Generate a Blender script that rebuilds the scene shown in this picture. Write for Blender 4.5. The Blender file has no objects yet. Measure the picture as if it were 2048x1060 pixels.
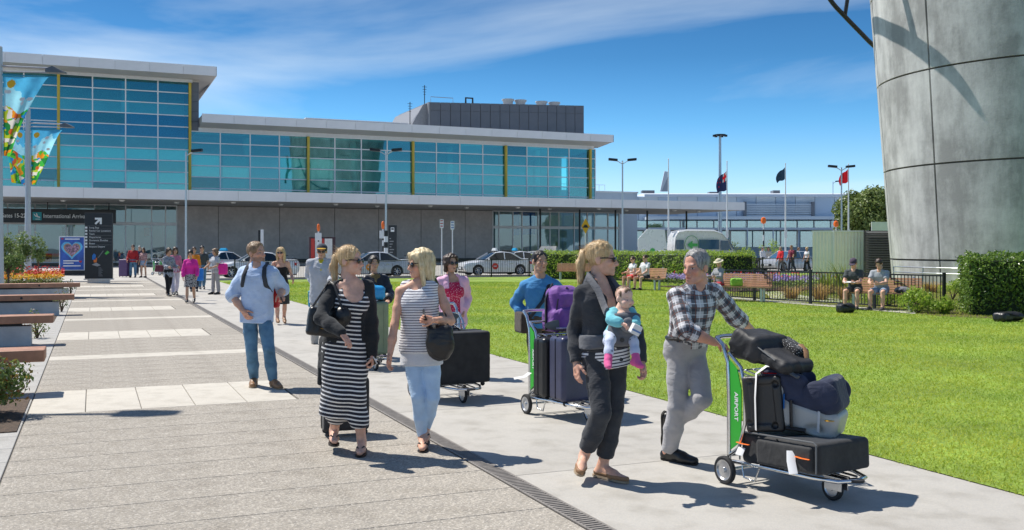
import bpy, bmesh, math, random, time
import numpy as np
from mathutils import Vector, Matrix, Euler, noise as mnoise
random.seed(7); RNG = np.random.default_rng(7)
T0 = time.time()
SC = bpy.context.scene
COL = SC.collection
R = math.radians
PI = math.pi
# ------------------------------------------------------------------ camera
FPX = 1950.0; HOR = 496.0; CAMH = 1.68
cam_d = bpy.data.cameras.new('camera'); cam = bpy.data.objects.new('camera', cam_d); COL.objects.link(cam)
cam.location = (0, 0, CAMH); cam.rotation_euler = (R(90), 0, 0)
cam_d.sensor_width = 36; cam_d.lens = 36*FPX/2048; cam_d.shift_y = -(530-HOR)/2048
cam_d.clip_start = .1; cam_d.clip_end = 6000
SC.camera = cam
# ------------------------------------------------------------------ sky and sun
SUN_TO = Vector((-.88, .475, 0)).normalized()
SUN_EL = R(58)
CLOUD_LOC = (1.93, 5.2, 2.60)
world = bpy.data.worlds.new('World'); SC.world = world; world.use_nodes = True
wn, wl = world.node_tree.nodes, world.node_tree.links
wn.clear()
w_out = wn.new('ShaderNodeOutputWorld'); w_bg = wn.new('ShaderNodeBackground')
sky = wn.new('ShaderNodeTexSky'); sky.sky_type = 'NISHITA'; sky.sun_disc = False
sky.sun_elevation = SUN_EL
sky.sun_rotation = math.atan2(SUN_TO.x, SUN_TO.y)
sky.altitude = 0; sky.air_density = 1.0; sky.dust_density = .3; sky.ozone_density = 3.0
w_bg.inputs['Strength'].default_value = .15
# clear deep blue overhead paling to the horizon, with thin cirrus drawn out along one direction
w_tc = wn.new('ShaderNodeTexCoord'); w_map = wn.new('ShaderNodeMapping')
w_map.inputs['Rotation'].default_value = (0, R(7), R(0)); w_map.inputs['Scale'].default_value = (1.0, 1.0, 5.0)
w_map.inputs['Location'].default_value = CLOUD_LOC
w_no = wn.new('ShaderNodeTexNoise'); w_no.inputs['Scale'].default_value = 1.5; w_no.inputs['Detail'].default_value = 10
w_no.inputs['Roughness'].default_value = .52; w_no.inputs['Distortion'].default_value = .35
w_cr = wn.new('ShaderNodeValToRGB'); w_cr.color_ramp.elements[0].position = .485; w_cr.color_ramp.elements[1].position = .70
w_cr.color_ramp.elements[1].color = (.5, .5, .5, 1)
w_mix = wn.new('ShaderNodeMixRGB'); w_mix.inputs[2].default_value = (2.7, 3.0, 3.2, 1)
w_hs = wn.new('ShaderNodeHueSaturation'); w_hs.inputs['Saturation'].default_value = 1.22
w_sep = wn.new('ShaderNodeSeparateXYZ'); w_el = wn.new('ShaderNodeValToRGB'); E = w_el.color_ramp.elements
E[0].position = .0; E[0].color = (.34, .44, .68, 1); E[1].position = .27; E[1].color = (.105, .19, .245, 1)
for ps, c in ((.064, (.33, .41, .53)), (.125, (.195, .335, .43)), (.19, (.13, .24, .31))): e = E.new(ps); e.color = c+(1,)
w_mul = wn.new('ShaderNodeMixRGB'); w_mul.blend_type = 'MULTIPLY'; w_mul.inputs[0].default_value = 1
wl.new(w_tc.outputs['Generated'], w_map.inputs['Vector']); wl.new(w_map.outputs[0], w_no.inputs['Vector'])
wl.new(w_tc.outputs['Generated'], w_sep.inputs[0]); wl.new(w_sep.outputs['Z'], w_el.inputs[0])
wl.new(w_no.outputs['Fac'], w_cr.inputs[0]); wl.new(w_cr.outputs[0], w_mix.inputs[0])
wl.new(sky.outputs[0], w_hs.inputs['Color']); wl.new(w_hs.outputs[0], w_mul.inputs[1]); wl.new(w_el.outputs[0], w_mul.inputs[2]); wl.new(w_mul.outputs[0], w_mix.inputs[1]); wl.new(w_mix.outputs[0], w_bg.inputs[0]); wl.new(w_bg.outputs[0], w_out.inputs[0])
sun_d = bpy.data.lights.new('sun', 'SUN'); sun = bpy.data.objects.new('sun', sun_d); COL.objects.link(sun)
sun_d.energy = 2.5; sun_d.angle = R(.55); sun_d.color = (1, .95, .87)
to_sun = Vector((SUN_TO.x*math.cos(SUN_EL), SUN_TO.y*math.cos(SUN_EL), math.sin(SUN_EL)))
sun.rotation_euler = to_sun.to_track_quat('Z', 'Y').to_euler(); sun.location = (-30, 20, 60)
SC.view_settings.view_transform = 'Standard'; SC.view_settings.look = 'None'
SC.view_settings.exposure = 1.22; SC.view_settings.gamma = 1
SC.view_settings.use_curve_mapping = False
SC.render.engine = 'CYCLES'
SC.cycles.max_bounces = 7; SC.cycles.transparent_max_bounces = 12; SC.cycles.diffuse_bounces = 3
SC.cycles.use_denoising = True
# ------------------------------------------------------------------ frames of reference
PHI = math.atan2(839, 1950)                 # the walkway runs this far to the left of straight ahead
CP, SP = math.cos(PHI), math.sin(PHI)
def W(u, v, z=0.0): return Vector((u*CP-v*SP, u*SP+v*CP, z))      # u across the walkway, v along it
def at(px, py, Y): return Vector(((px-1024)*Y/FPX, Y, CAMH+(HOR-py)*Y/FPX))
def gnd(px, py): return at(px, py, CAMH*FPX/(py-HOR))
def uv_of(p): return (p.x*CP+p.y*SP, -p.x*SP+p.y*CP)
# ------------------------------------------------------------------ object helpers
def link(o, parent=None):
    COL.objects.link(o)
    if parent is not None: o.parent = parent
    return o
def tag(o, label=None, cat=None, group=None, kind=None):
    if label: o['label'] = label
    if cat: o['category'] = cat
    if group: o['group'] = group
    if kind: o['kind'] = kind
    return o
def empty(name, loc=(0, 0, 0), rz=0, label=None, cat=None, group=None):
    o = bpy.data.objects.new(name, None); o.location = loc; o.rotation_euler = (0, 0, rz); o.empty_display_size = .2
    link(o); return tag(o, label, cat, group)
def inst(name, mesh, parent=None, loc=(0, 0, 0), rot=(0, 0, 0), scale=(1, 1, 1)):
    o = bpy.data.objects.new(name, mesh); o.location = loc; o.rotation_euler = rot; o.scale = scale
    return link(o, parent)
def copy_tree(o, parent=None):
    c = o.copy(); COL.objects.link(c); c.parent = parent
    for ch in list(o.children): copy_tree(ch, c)
    return c
def np_mesh(name, verts, faces, mat=None, smooth=True, cols=None, extra=None):
    """verts (n,3), faces (m,k) numpy arrays with k = 3 or 4"""
    me = bpy.data.meshes.new(name)
    verts = np.asarray(verts, np.float32); faces = np.asarray(faces, np.int32)
    n, m, k = len(verts), len(faces), faces.shape[1]
    me.vertices.add(n); me.vertices.foreach_set('co', verts.ravel())
    me.loops.add(m*k); me.loops.foreach_set('vertex_index', faces.ravel())
    me.polygons.add(m); me.polygons.foreach_set('loop_start', np.arange(0, m*k, k, dtype=np.int32))
    if smooth: me.polygons.foreach_set('use_smooth', np.ones(m, bool))
    else: me.polygons.foreach_set('use_smooth', np.zeros(m, bool))
    if cols is not None:
        a = me.attributes.new('Col', 'FLOAT_COLOR', 'POINT'); a.data.foreach_set('color', np.asarray(cols, np.float32).ravel())
    if extra is not None:
        a = me.attributes.new('cuv', 'FLOAT_VECTOR', 'POINT'); a.data.foreach_set('vector', np.asarray(extra, np.float32).ravel())
    me.update(calc_edges=True); me.validate()
    if mat is not None: me.materials.append(mat)
    return me
def mesh_of(parts): 
    V = []; F = []; o = 0
    for v, f in parts: V.append(v); F.append(f+o); o += len(v)
    return np.concatenate(V), np.concatenate(F)
class MB:
    """collects shapes and links them as one mesh object"""
    def __init__(s): s.v = []; s.f = []; s.m = []; s.cur = 0
    def add(s, vs, fs):
        o = len(s.v); s.v += [tuple(p) for p in vs]; s.f += [tuple(i+o for i in f) for f in fs]; s.m += [s.cur]*len(fs); return s
    def box(s, x0, x1, y0, y1, z0, z1):
        return s.add([(x0,y0,z0),(x1,y0,z0),(x1,y1,z0),(x0,y1,z0),(x0,y0,z1),(x1,y0,z1),(x1,y1,z1),(x0,y1,z1)],
                     [(0,3,2,1),(4,5,6,7),(0,1,5,4),(1,2,6,5),(2,3,7,6),(3,0,4,7)])
    def hexa(s, p8): return s.add(p8, [(0,3,2,1),(4,5,6,7),(0,1,5,4),(1,2,6,5),(2,3,7,6),(3,0,4,7)])
    def tube(s, pts, r, n=8, cap=True, flat=1.0):
        pts = [Vector(p) for p in pts]; k = len(pts)
        rs = r if isinstance(r, (list, tuple)) else [r]*k
        vs = []; fs = []; up = None
        for i, p in enumerate(pts):
            d = (pts[min(i+1, k-1)]-pts[max(i-1, 0)])
            if d.length < 1e-9: d = Vector((0, 0, 1))
            d.normalize()
            if up is None: up = Vector((0, 0, 1)) if abs(d.z) < .9 else Vector((1, 0, 0))
            a = d.cross(up)
            if a.length < 1e-6: a = d.orthogonal()
            a.normalize(); b = a.cross(d).normalized(); up = b
            for j in range(n):
                t = 2*PI*j/n; vs.append(p+a*math.cos(t)*rs[i]+b*math.sin(t)*rs[i]*flat)
        for i in range(k-1):
            for j in range(n):
                j2 = (j+1) % n; fs.append((i*n+j, i*n+j2, (i+1)*n+j2, (i+1)*n+j))
        if cap: fs.append(tuple(range(n-1, -1, -1))); fs.append(tuple(range((k-1)*n, k*n)))
        return s.add(vs, fs)
    def lathe(s, prof, c=(0, 0, 0), n=16, axis='Z', cap=True):
        vs = []; fs = []; k = len(prof)
        for (r, z) in prof:
            for j in range(n):
                t = 2*PI*j/n; x, y = r*math.cos(t), r*math.sin(t)
                p = (x, y, z) if axis == 'Z' else ((z, x, y) if axis == 'X' else (y, z, x))
                vs.append((p[0]+c[0], p[1]+c[1], p[2]+c[2]))
        for i in range(k-1):
            for j in range(n):
                j2 = (j+1) % n; fs.append((i*n+j, i*n+j2, (i+1)*n+j2, (i+1)*n+j))
        if cap: fs.append(tuple(range(n-1, -1, -1))); fs.append(tuple(range((k-1)*n, k*n)))
        return s.add(vs, fs)
    def sph(s, c, r, n=12, m=8):
        r = r if isinstance(r, (tuple, list)) else (r, r, r); vs = []; fs = []
        for i in range(m+1):
            t = PI*i/m
            for j in range(n):
                a = 2*PI*j/n; vs.append((c[0]+r[0]*math.sin(t)*math.cos(a), c[1]+r[1]*math.sin(t)*math.sin(a), c[2]-r[2]*math.cos(t)))
        for i in range(m):
            for j in range(n):
                j2 = (j+1) % n; fs.append((i*n+j, i*n+j2, (i+1)*n+j2, (i+1)*n+j))
        return s.add(vs, fs)
    def prism(s, poly, a0, a1, axis='Y'):
        """poly: (p,q) outline; extruded between a0 and a1 along axis"""
        n = len(poly); vs = []
        for a in (a0, a1):
            for p, q in poly: vs.append({'Y': (p, a, q), 'X': (a, p, q), 'Z': (p, q, a)}[axis])
        fs = [tuple(range(n)), tuple(range(2*n-1, n-1, -1))]
        for i in range(n):
            j = (i+1) % n; fs.append((i, i+n, j+n, j))
        return s.add(vs, fs)
    def loft(s, rings, cap=True):
        n = len(rings[0]); vs = [p for r in rings for p in r]; fs = []
        for i in range(len(rings)-1):
            for j in range(n):
                j2 = (j+1) % n; fs.append((i*n+j, i*n+j2, (i+1)*n+j2, (i+1)*n+j))
        if cap: fs.append(tuple(range(n-1, -1, -1))); fs.append(tuple(range((len(rings)-1)*n, len(rings)*n)))
        return s.add(vs, fs)
    def mesh(s, name, mat=None, smooth=None, mats=None):
        me = bpy.data.meshes.new(name); me.from_pydata(s.v, [], s.f)
        bm = bmesh.new(); bm.from_mesh(me); bmesh.ops.recalc_face_normals(bm, faces=bm.faces); bm.to_mesh(me); bm.free()
        for m in (mats or ([mat] if mat else [])): me.materials.append(m)
        if mats: me.polygons.foreach_set('material_index', s.m)
        if smooth:
            me.polygons.foreach_set('use_smooth', [True]*len(me.polygons)); me.set_sharp_from_angle(angle=R(smooth))
        me.update(); return me
    def build(s, name, mat=None, parent=None, loc=(0, 0, 0), rz=0, smooth=None, bevel=0, mats=None):
        o = inst(name, s.mesh(name, mat, smooth, mats), parent, loc, (0, 0, rz))
        if bevel:
            b = o.modifiers.new('bevel', 'BEVEL'); b.width = bevel; b.segments = 2; b.limit_method = 'ANGLE'
        return o
def text_mesh(name, s, size, mat, align='LEFT', depth=0.0, bold=0.0):
    cu = bpy.data.curves.new(name, 'FONT'); cu.body = s; cu.size = size; cu.align_x = align; cu.extrude = depth; cu.offset = bold; cu.resolution_u = 3
    o = bpy.data.objects.new(name, cu); COL.objects.link(o)
    bpy.context.view_layer.update()
    me = bpy.data.meshes.new_from_object(o.evaluated_get(bpy.context.evaluated_depsgraph_get()))
    bpy.data.objects.remove(o); bpy.data.curves.remove(cu)
    me.name = name; me.materials.clear(); me.materials.append(mat); return me
# ------------------------------------------------------------------ materials
MATS = {}
def nodes_of(name):
    m = bpy.data.materials.new(name); m.use_nodes = True; nt = m.node_tree
    return m, nt, nt.nodes['Principled BSDF']
def mat(name, col, rough=.6, metal=0.0, var=.12, vscale=6.0, bump=0.0, bscale=60.0, spec=None, coat=0, sheen=0, fine=None, trans=0, bdist=.01):
    """principled paint with uneven colour and fine relief"""
    if name in MATS: return MATS[name]
    m, nt, b = nodes_of(name); N, L = nt.nodes, nt.links
    b.inputs['Roughness'].default_value = rough; b.inputs['Metallic'].default_value = metal
    if spec is not None: b.inputs['Specular IOR Level'].default_value = spec
    if coat: b.inputs['Coat Weight'].default_value = coat; b.inputs['Coat Roughness'].default_value = .06
    if sheen: b.inputs['Sheen Weight'].default_value = sheen
    tc = N.new('ShaderNodeTexCoord')
    if var > 0:
        no = N.new('ShaderNodeTexNoise'); no.inputs['Scale'].default_value = vscale; no.inputs['Detail'].default_value = 6; no.inputs['Roughness'].default_value = .62
        L.new(tc.outputs['Object'], no.inputs['Vector'])
        cr = N.new('ShaderNodeValToRGB'); cr.color_ramp.elements[0].position = .3; cr.color_ramp.elements[1].position = .72
        cr.color_ramp.elements[0].color = tuple(c*(1-var) for c in col)+(1,)
        cr.color_ramp.elements[1].color = tuple(min(1, c*(1+var)) for c in col)+(1,)
        L.new(no.outputs['Fac'], cr.inputs[0]); src = cr.outputs[0]
        if fine:
            n2 = N.new('ShaderNodeTexNoise'); n2.inputs['Scale'].default_value = fine[0]; n2.inputs['Detail'].default_value = 3
            L.new(tc.outputs['Object'], n2.inputs['Vector'])
            c2 = N.new('ShaderNodeValToRGB'); c2.color_ramp.elements[0].position = .35; c2.color_ramp.elements[1].position = .65
            lo, hi = 1-fine[1], 1+fine[1]
            c2.color_ramp.elements[0].color = (lo, lo, lo, 1); c2.color_ramp.elements[1].color = (hi, hi, hi, 1)
            mx = N.new('ShaderNodeMixRGB'); mx.blend_type = 'MULTIPLY'; mx.inputs[0].default_value = 1
            L.new(n2.outputs['Fac'], c2.inputs[0]); L.new(src, mx.inputs[1]); L.new(c2.outputs[0], mx.inputs[2]); src = mx.outputs[0]
        L.new(src, b.inputs['Base Color'])
        mr = N.new('ShaderNodeMapRange'); mr.inputs['To Min'].default_value = max(.02, rough-.08); mr.inputs['To Max'].default_value = min(1, rough+.08)
        L.new(no.outputs['Fac'], mr.inputs['Value']); L.new(mr.outputs[0], b.inputs['Roughness'])
    else: b.inputs['Base Color'].default_value = tuple(col)+(1,)
    if bump > 0:
        nb = N.new('ShaderNodeTexNoise'); nb.inputs['Scale'].default_value = bscale; nb.inputs['Detail'].default_value = 4
        bp = N.new('ShaderNodeBump'); bp.inputs['Strength'].default_value = bump; bp.inputs['Distance'].default_value = bdist
        L.new(tc.outputs['Object'], nb.inputs['Vector']); L.new(nb.outputs['Fac'], bp.inputs['Height']); L.new(bp.outputs[0], b.inputs['Normal'])
    if trans:
        tr = N.new('ShaderNodeBsdfTranslucent'); ms = N.new('ShaderNodeMixShader'); ms.inputs[0].default_value = trans
        o = N['Material Output']
        if var > 0: L.new(src, tr.inputs[0])
        else: tr.inputs[0].default_value = tuple(col)+(1,)
        L.new(b.outputs[0], ms.inputs[1]); L.new(tr.outputs[0], ms.inputs[2]); L.new(ms.outputs[0], o.inputs[0])
    MATS[name] = m; return m
def leaf_mat(name, c0, c1, rough=.45, trans=.35, patch=None):
    """foliage: colour differs from leaf to leaf"""
    if name in MATS: return MATS[name]
    m, nt, b = nodes_of(name); N, L = nt.nodes, nt.links
    g = N.new('ShaderNodeNewGeometry'); cr = N.new('ShaderNodeValToRGB')
    cr.color_ramp.elements[0].color = tuple(c0)+(1,); cr.color_ramp.elements[1].color = tuple(c1)+(1,)
    L.new(g.outputs['Random Per Island'], cr.inputs[0]); src = cr.outputs[0]
    if patch:
        tc = N.new('ShaderNodeTexCoord'); no = N.new('ShaderNodeTexNoise'); no.inputs['Scale'].default_value = patch[0]; no.inputs['Detail'].default_value = 7; no.inputs['Roughness'].default_value = .65; c2 = N.new('ShaderNodeValToRGB'); c2.color_ramp.elements[0].position = .36; c2.color_ramp.elements[1].position = .68
        c2.color_ramp.elements[0].color = tuple(patch[1])+(1,); c2.color_ramp.elements[1].color = tuple(patch[2])+(1,); mx = N.new('ShaderNodeMixRGB'); mx.blend_type = 'MULTIPLY'; mx.inputs[0].default_value = 1
        L.new(tc.outputs['Object'], no.inputs['Vector']); L.new(no.outputs['Fac'], c2.inputs[0]); L.new(src, mx.inputs[1]); L.new(c2.outputs[0], mx.inputs[2]); src = mx.outputs[0]
    L.new(src, b.inputs['Base Color'])
    b.inputs['Roughness'].default_value = rough
    tr = N.new('ShaderNodeBsdfTranslucent'); ms = N.new('ShaderNodeMixShader'); ms.inputs[0].default_value = trans
    L.new(src, tr.inputs[0]); L.new(b.outputs[0], ms.inputs[1]); L.new(tr.outputs[0], ms.inputs[2]); L.new(ms.outputs[0], N['Material Output'].inputs[0])
    MATS[name] = m; return m
def glass_mat(name, tint, mixin=.35, rough=.02, gl=(1, 1, 1)):
    """thin pane: lets tinted light through and mirrors the surroundings"""
    if name in MATS: return MATS[name]
    m, nt, b = nodes_of(name); N, L = nt.nodes, nt.links; N.remove(b)
    t = N.new('ShaderNodeBsdfTransparent'); t.inputs[0].default_value = tuple(tint)+(1,)
    g = N.new('ShaderNodeBsdfGlossy'); g.inputs['Roughness'].default_value = rough; g.inputs['Color'].default_value = tuple(gl)+(1,)
    no = N.new('ShaderNodeTexNoise'); no.inputs['Scale'].default_value = .35; bp = N.new('ShaderNodeBump'); bp.inputs['Strength'].default_value = .06; bp.inputs['Distance'].default_value = .05
    tc = N.new('ShaderNodeTexCoord'); L.new(tc.outputs['Object'], no.inputs['Vector']); L.new(no.outputs['Fac'], bp.inputs['Height']); L.new(bp.outputs[0], g.inputs['Normal'])
    ms = N.new('ShaderNodeMixShader'); lw = N.new('ShaderNodeFresnel'); lw.inputs['IOR'].default_value = 1.5
    mr = N.new('ShaderNodeMapRange'); mr.inputs['From Max'].default_value = 1; mr.inputs['To Min'].default_value = mixin-.04; mr.inputs['To Max'].default_value = 1
    L.new(lw.outputs[0], mr.inputs['Value']); L.new(mr.outputs[0], ms.inputs[0])
    L.new(t.outputs[0], ms.inputs[1]); L.new(g.outputs[0], ms.inputs[2]); L.new(ms.outputs[0], N['Material Output'].inputs[0])
    MATS[name] = m; return m
steel = mat('galvanised_steel', (.52, .54, .56), .35, .85, .1, 12)
chrome = mat('polished_tube', (.72, .73, .74), .2, 1, .06, 20)
white_metal = mat('white_metal', (.72, .74, .76), .4, 0, .05, 4)
dark_metal = mat('dark_metal', (.025, .028, .032), .45, .3, .15, 8)
black_paint = mat('black_paint', (.012, .013, .015), .42, 0, .2, 6)
rubber = mat('black_rubber', (.022, .022, .024), .75, 0, .2, 20, .2, 80)
# ================================================================== ground
def ground_mat(name, base, speck_lo, speck_hi, sscale, patch, bump=.25, vor=True):
    m, nt, b = nodes_of(name); N, L = nt.nodes, nt.links
    tc = N.new('ShaderNodeTexCoord')
    n1 = N.new('ShaderNodeTexNoise'); n1.inputs['Scale'].default_value = .55; n1.inputs['Detail'].default_value = 8; n1.inputs['Roughness'].default_value = .65
    c1 = N.new('ShaderNodeValToRGB'); c1.color_ramp.elements[0].position = .32; c1.color_ramp.elements[1].position = .7
    c1.color_ramp.elements[0].color = tuple(c*(1-patch) for c in base)+(1,); c1.color_ramp.elements[1].color = tuple(c*(1+patch) for c in base)+(1,)
    L.new(tc.outputs['Object'], n1.inputs['Vector']); L.new(n1.outputs['Fac'], c1.inputs[0])
    v = N.new('ShaderNodeTexVoronoi'); v.inputs['Scale'].default_value = sscale; L.new(tc.outputs['Object'], v.inputs['Vector'])
    sp = N.new('ShaderNodeSeparateColor'); L.new(v.outputs['Color'], sp.inputs[0])
    c2 = N.new('ShaderNodeValToRGB'); c2.color_ramp.elements[0].color = (speck_lo,)*3+(1,); c2.color_ramp.elements[1].color = (speck_hi,)*3+(1,)
    e = c2.color_ramp.elements.new(.8); e.color = (1.08, 1.05, 1, 1)
    L.new(sp.outputs[0], c2.inputs[0])
    mx = N.new('ShaderNodeMixRGB'); mx.blend_type = 'MULTIPLY'; mx.inputs[0].default_value = 1
    L.new(c1.outputs[0], mx.inputs[1]); L.new(c2.outputs[0], mx.inputs[2])
    n3 = N.new('ShaderNodeTexNoise'); n3.inputs['Scale'].default_value = 3.5; n3.inputs['Detail'].default_value = 5
    c3 = N.new('ShaderNodeValToRGB'); c3.color_ramp.elements[0].position = .25; c3.color_ramp.elements[0].color = (.82, .81, .79, 1); c3.color_ramp.elements[1].position = .5; c3.color_ramp.elements[1].color = (1, 1, 1, 1)
    L.new(tc.outputs['Object'], n3.inputs['Vector']); L.new(n3.outputs['Fac'], c3.inputs[0])
    m2 = N.new('ShaderNodeMixRGB'); m2.blend_type = 'MULTIPLY'; m2.inputs[0].default_value = 1
    L.new(mx.outputs[0], m2.inputs[1]); L.new(c3.outputs[0], m2.inputs[2])
    vs = N.new('ShaderNodeTexVoronoi'); vs.inputs['Scale'].default_value = 1.7; L.new(tc.outputs['Object'], vs.inputs['Vector']); c4 = N.new('ShaderNodeValToRGB'); c4.color_ramp.elements[0].position = .045; c4.color_ramp.elements[0].color = (.74, .73, .72, 1); c4.color_ramp.elements[1].position = .06
    nl = N.new('ShaderNodeTexNoise'); nl.inputs['Scale'].default_value = .22; nl.inputs['Detail'].default_value = 9; nl.inputs['Roughness'].default_value = .7; c5 = N.new('ShaderNodeValToRGB'); c5.color_ramp.elements[0].position = .38; c5.color_ramp.elements[0].color = (.86, .855, .85, 1); c5.color_ramp.elements[1].position = .58
    L.new(tc.outputs['Object'], nl.inputs['Vector']); L.new(nl.outputs['Fac'], c5.inputs[0]); L.new(vs.outputs['Distance'], c4.inputs[0]); m3 = N.new('ShaderNodeMixRGB'); m3.blend_type = 'MULTIPLY'; m3.inputs[0].default_value = 1; m4 = N.new('ShaderNodeMixRGB'); m4.blend_type = 'MULTIPLY'; m4.inputs[0].default_value = 1
    L.new(m2.outputs[0], m3.inputs[1]); L.new(c4.outputs[0], m3.inputs[2]); L.new(m3.outputs[0], m4.inputs[1]); L.new(c5.outputs[0], m4.inputs[2]); L.new(m4.outputs[0], b.inputs['Base Color'])
    b.inputs['Roughness'].default_value = .85
    bp = N.new('ShaderNodeBump'); bp.inputs['Strength'].default_value = bump; bp.inputs['Distance'].default_value = .006
    L.new(v.outputs['Distance'], bp.inputs['Height']); L.new(bp.outputs[0], b.inputs['Normal'])
    MATS[name] = m; return m
m_agg = ground_mat('exposed_aggregate', (.40, .37, .325), .66, 1.5, 95, .1, .5)
m_band = ground_mat('pale_concrete_band', (.58, .55, .49), .92, 1.06, 140, .06, .12)
m_conc = ground_mat('path_concrete', (.46, .445, .415), .93, 1.06, 150, .09, .15)
m_paver = ground_mat('grey_stone_paver', (.46, .455, .44), .86, 1.1, 120, .1, .2)
m_asph = ground_mat('asphalt', (.14, .14, .14), .7, 1.3, 60, .12, .4)
m_road = ground_mat('pale_road', (.42, .41, .385), .85, 1.12, 60, .1, .3)
m_soil = ground_mat('bark_mulch', (.10, .065, .042), .5, 1.6, 55, .3, .9)
m_lawn = ground_mat('lawn_soil', (.22, .33, .04), .7, 1.3, 40, .3, .8)
m_joint = mat('joint_dark', (.17, .155, .135), .9, 0, .2, 5)  # one even dark brown for joints, seams and the cores behind panels
def quad_uv(name, u0, u1, v0, v1, z, m, kind='structure', parent=None):
    b = MB(); b.add([(u0, v0, 0), (u1, v0, 0), (u1, v1, 0), (u0, v1, 0)], [(0, 1, 2, 3)])
    o = b.build(name, m, parent, (0, 0, z) if parent else W(0, 0, z), 0 if parent else PHI)
    if kind and not parent: o['kind'] = kind
    return o
b = MB(); b.add([(-1500, -400, 0), (1500, -400, 0), (1500, 3500, 0), (-1500, 3500, 0)], [(0, 1, 2, 3)])
tag(b.build('ground', m_asph, None, (0, 0, -.035)), kind='structure')
UL, UD, UG = -.606, 2.87, 5.80            # left edge of the walkway, drain, lawn edge
VF = 52.3                                  # fence line
# forecourt and road between the fence and the terminal
quad_uv('road', -60, 90, 54.0, 98, -.020, m_road)
quad_uv('forecourt_paving', -40, 4.6, 50.0, 100.5, -.008, m_conc)
b = MB(); b.box(4.6, 62, 53.0, 53.3, -.03, .10); tag(b.build('kerb', m_band, None, W(0, 0), PHI), kind='structure')
b = MB(); b.box(4.6, 75, 98, 108, -.03, .12); tag(b.build('terminal_pavement', m_conc, None, W(0, 0), PHI), kind='structure')
for i, vv in enumerate((60, 66, 72)):
    quad_uv('lane_marking', 6, 60, vv, vv+.12, -.014, white_metal)
# exposed-aggregate walkway: slabs with recessed joints
wk = quad_uv('walkway', UL-.0, UD, 1.0, 62, -.014, m_joint)
def slab_mesh(name, du, dv, m, t=.014):
    bb = MB(); g = .004; c = .004
    bb.loft([[(g, g, 0), (du-g, g, 0), (du-g, dv-g, 0), (g, dv-g, 0)], [(g, g, t-c), (du-g, g, t-c), (du-g, dv-g, t-c), (g, dv-g, t-c)],
             [(g+c, g+c, t), (du-g-c, g+c, t), (du-g-c, dv-g-c, t), (g+c, dv-g-c, t)]])
    return bb.mesh(name, m)
SLV = 8.65/15
me_slab = slab_mesh('slab', UD-UL-.16, SLV, m_agg); me_band = slab_mesh('pale_slab', UD-UL-.16, SLV, m_band)
me_slab_r = slab_mesh('short_slab', UD-UL-.16-2.72, SLV, m_agg); me_tile = slab_mesh('tile', 2.7/5, SLV*3, m_band)
v0 = 10.9-SLV*15*1; k = 0
for k in range(-15, 75):
    vv = 10.9+k*SLV
    if vv < 1.0 or vv > 61.4: continue
    ph = k % 15
    if ph in (0, 1, 2):
        if ph == 0:
            for j in range(5): inst('tile', me_tile, wk, (UL+j*2.7/5, vv, 0))
        inst('slab', me_slab_r, wk, (UL+2.72, vv, 0))
    else: inst('pale_slab' if ph == 9 and k > 0 else 'slab', me_band if ph == 9 and k > 0 else me_slab, wk, (UL, vv, 0))
# linear drain between walkway and concrete path
dr = quad_uv('drain_channel', UD-.15, UD, 1, 62, -.008, mat('drain_bed', (.12, .11, .10), .9))
m_grate = mat('drain_grate_iron', (.24, .22, .20), .7, .2, .25, 15)
me_gr = MB()
for q in range(24): me_gr.box(.018, .132, q*.0417+.006, q*.0417+.03, 0, .008)
me_gr.box(0, .018, 0, .995, 0, .009); me_gr.box(.132, .15, 0, .995, 0, .009)
me_gr = me_gr.mesh('grating', m_grate)
for q in range(60): inst('grating', me_gr, dr, (UD-.15, 1.2+q, 0))
# concrete path, cast in bays
pt = quad_uv('concrete_path', UD, UG, 1, 54, -.010, m_joint)
me_bay = slab_mesh('path_slab', UG-UD, 3.0, m_conc, .010)
for q in range(18): inst('path_slab', me_bay, pt, (UD, 0.6+q*3, 0))
# left edge: stone pavers beside the planters
lp = quad_uv('paver_strip', -8.4, UL, 1, 48, -.014, m_joint)
me_pv = slab_mesh('paver', .90, SLV, m_paver)
for q in range(80):
    vv = 10.9-SLV*16+q*SLV
    if vv < 1.4 or vv > 47: continue
    inst('paver', me_pv, lp, (UL-.905, vv, 0))
    for r in range(1, 6 if vv < 9 else 2): inst('paver', me_pv, lp, (UL-.905-.905*r, vv, 0))
# lawn
lw = quad_uv('lawn', UG, 60, -2, VF-.1, .004, m_lawn)
# ================================================================== terminal building
TV = 106.9
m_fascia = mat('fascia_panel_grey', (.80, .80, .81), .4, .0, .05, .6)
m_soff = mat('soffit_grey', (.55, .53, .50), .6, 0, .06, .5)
m_clad = mat('dark_cladding', (.15, .16, .185), .45, .2, .08, .8)
m_wallg = mat('grey_render_wall', (.54, .51, .50), .75, 0, .14, .5, .15, 30, fine=(3, .06))
m_mull = mat('mullion_aluminium', (.82, .84, .86), .4, .0, .04, 2)
m_fin = mat('yellow_fin', (.62, .46, .06), .5, 0, .08, 2)
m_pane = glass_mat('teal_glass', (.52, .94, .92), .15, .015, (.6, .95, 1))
m_paneD = glass_mat('teal_glass_dark', (.24, .58, .60), .13, .015, (.5, .85, .95)); m_paneB = glass_mat('teal_glass_sky_tint', (.15, .55, .68), .15, .015, (.45, .85, 1)); m_paneM = glass_mat('teal_glass_mid', (.42, .80, .78), .14, .015, (.55, .9, 1))  # the blue pane carries the mirrored sky in its tint
m_pane2 = glass_mat('shop_glass', (.72, .88, .9), .10, .01)
m_intw = mat('interior_plaster', (.76, .79, .77), .8, 0, .1, .3)
m_intf = mat('interior_floor', (.3, .3, .29), .4, 0, .1, .5)
m_blind = mat('window_blind', (.80, .88, .84), .8, 0, .04, 3)
m_white_roof = mat('white_roof', (.80, .83, .86), .35, .1, .04, .3)
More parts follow.
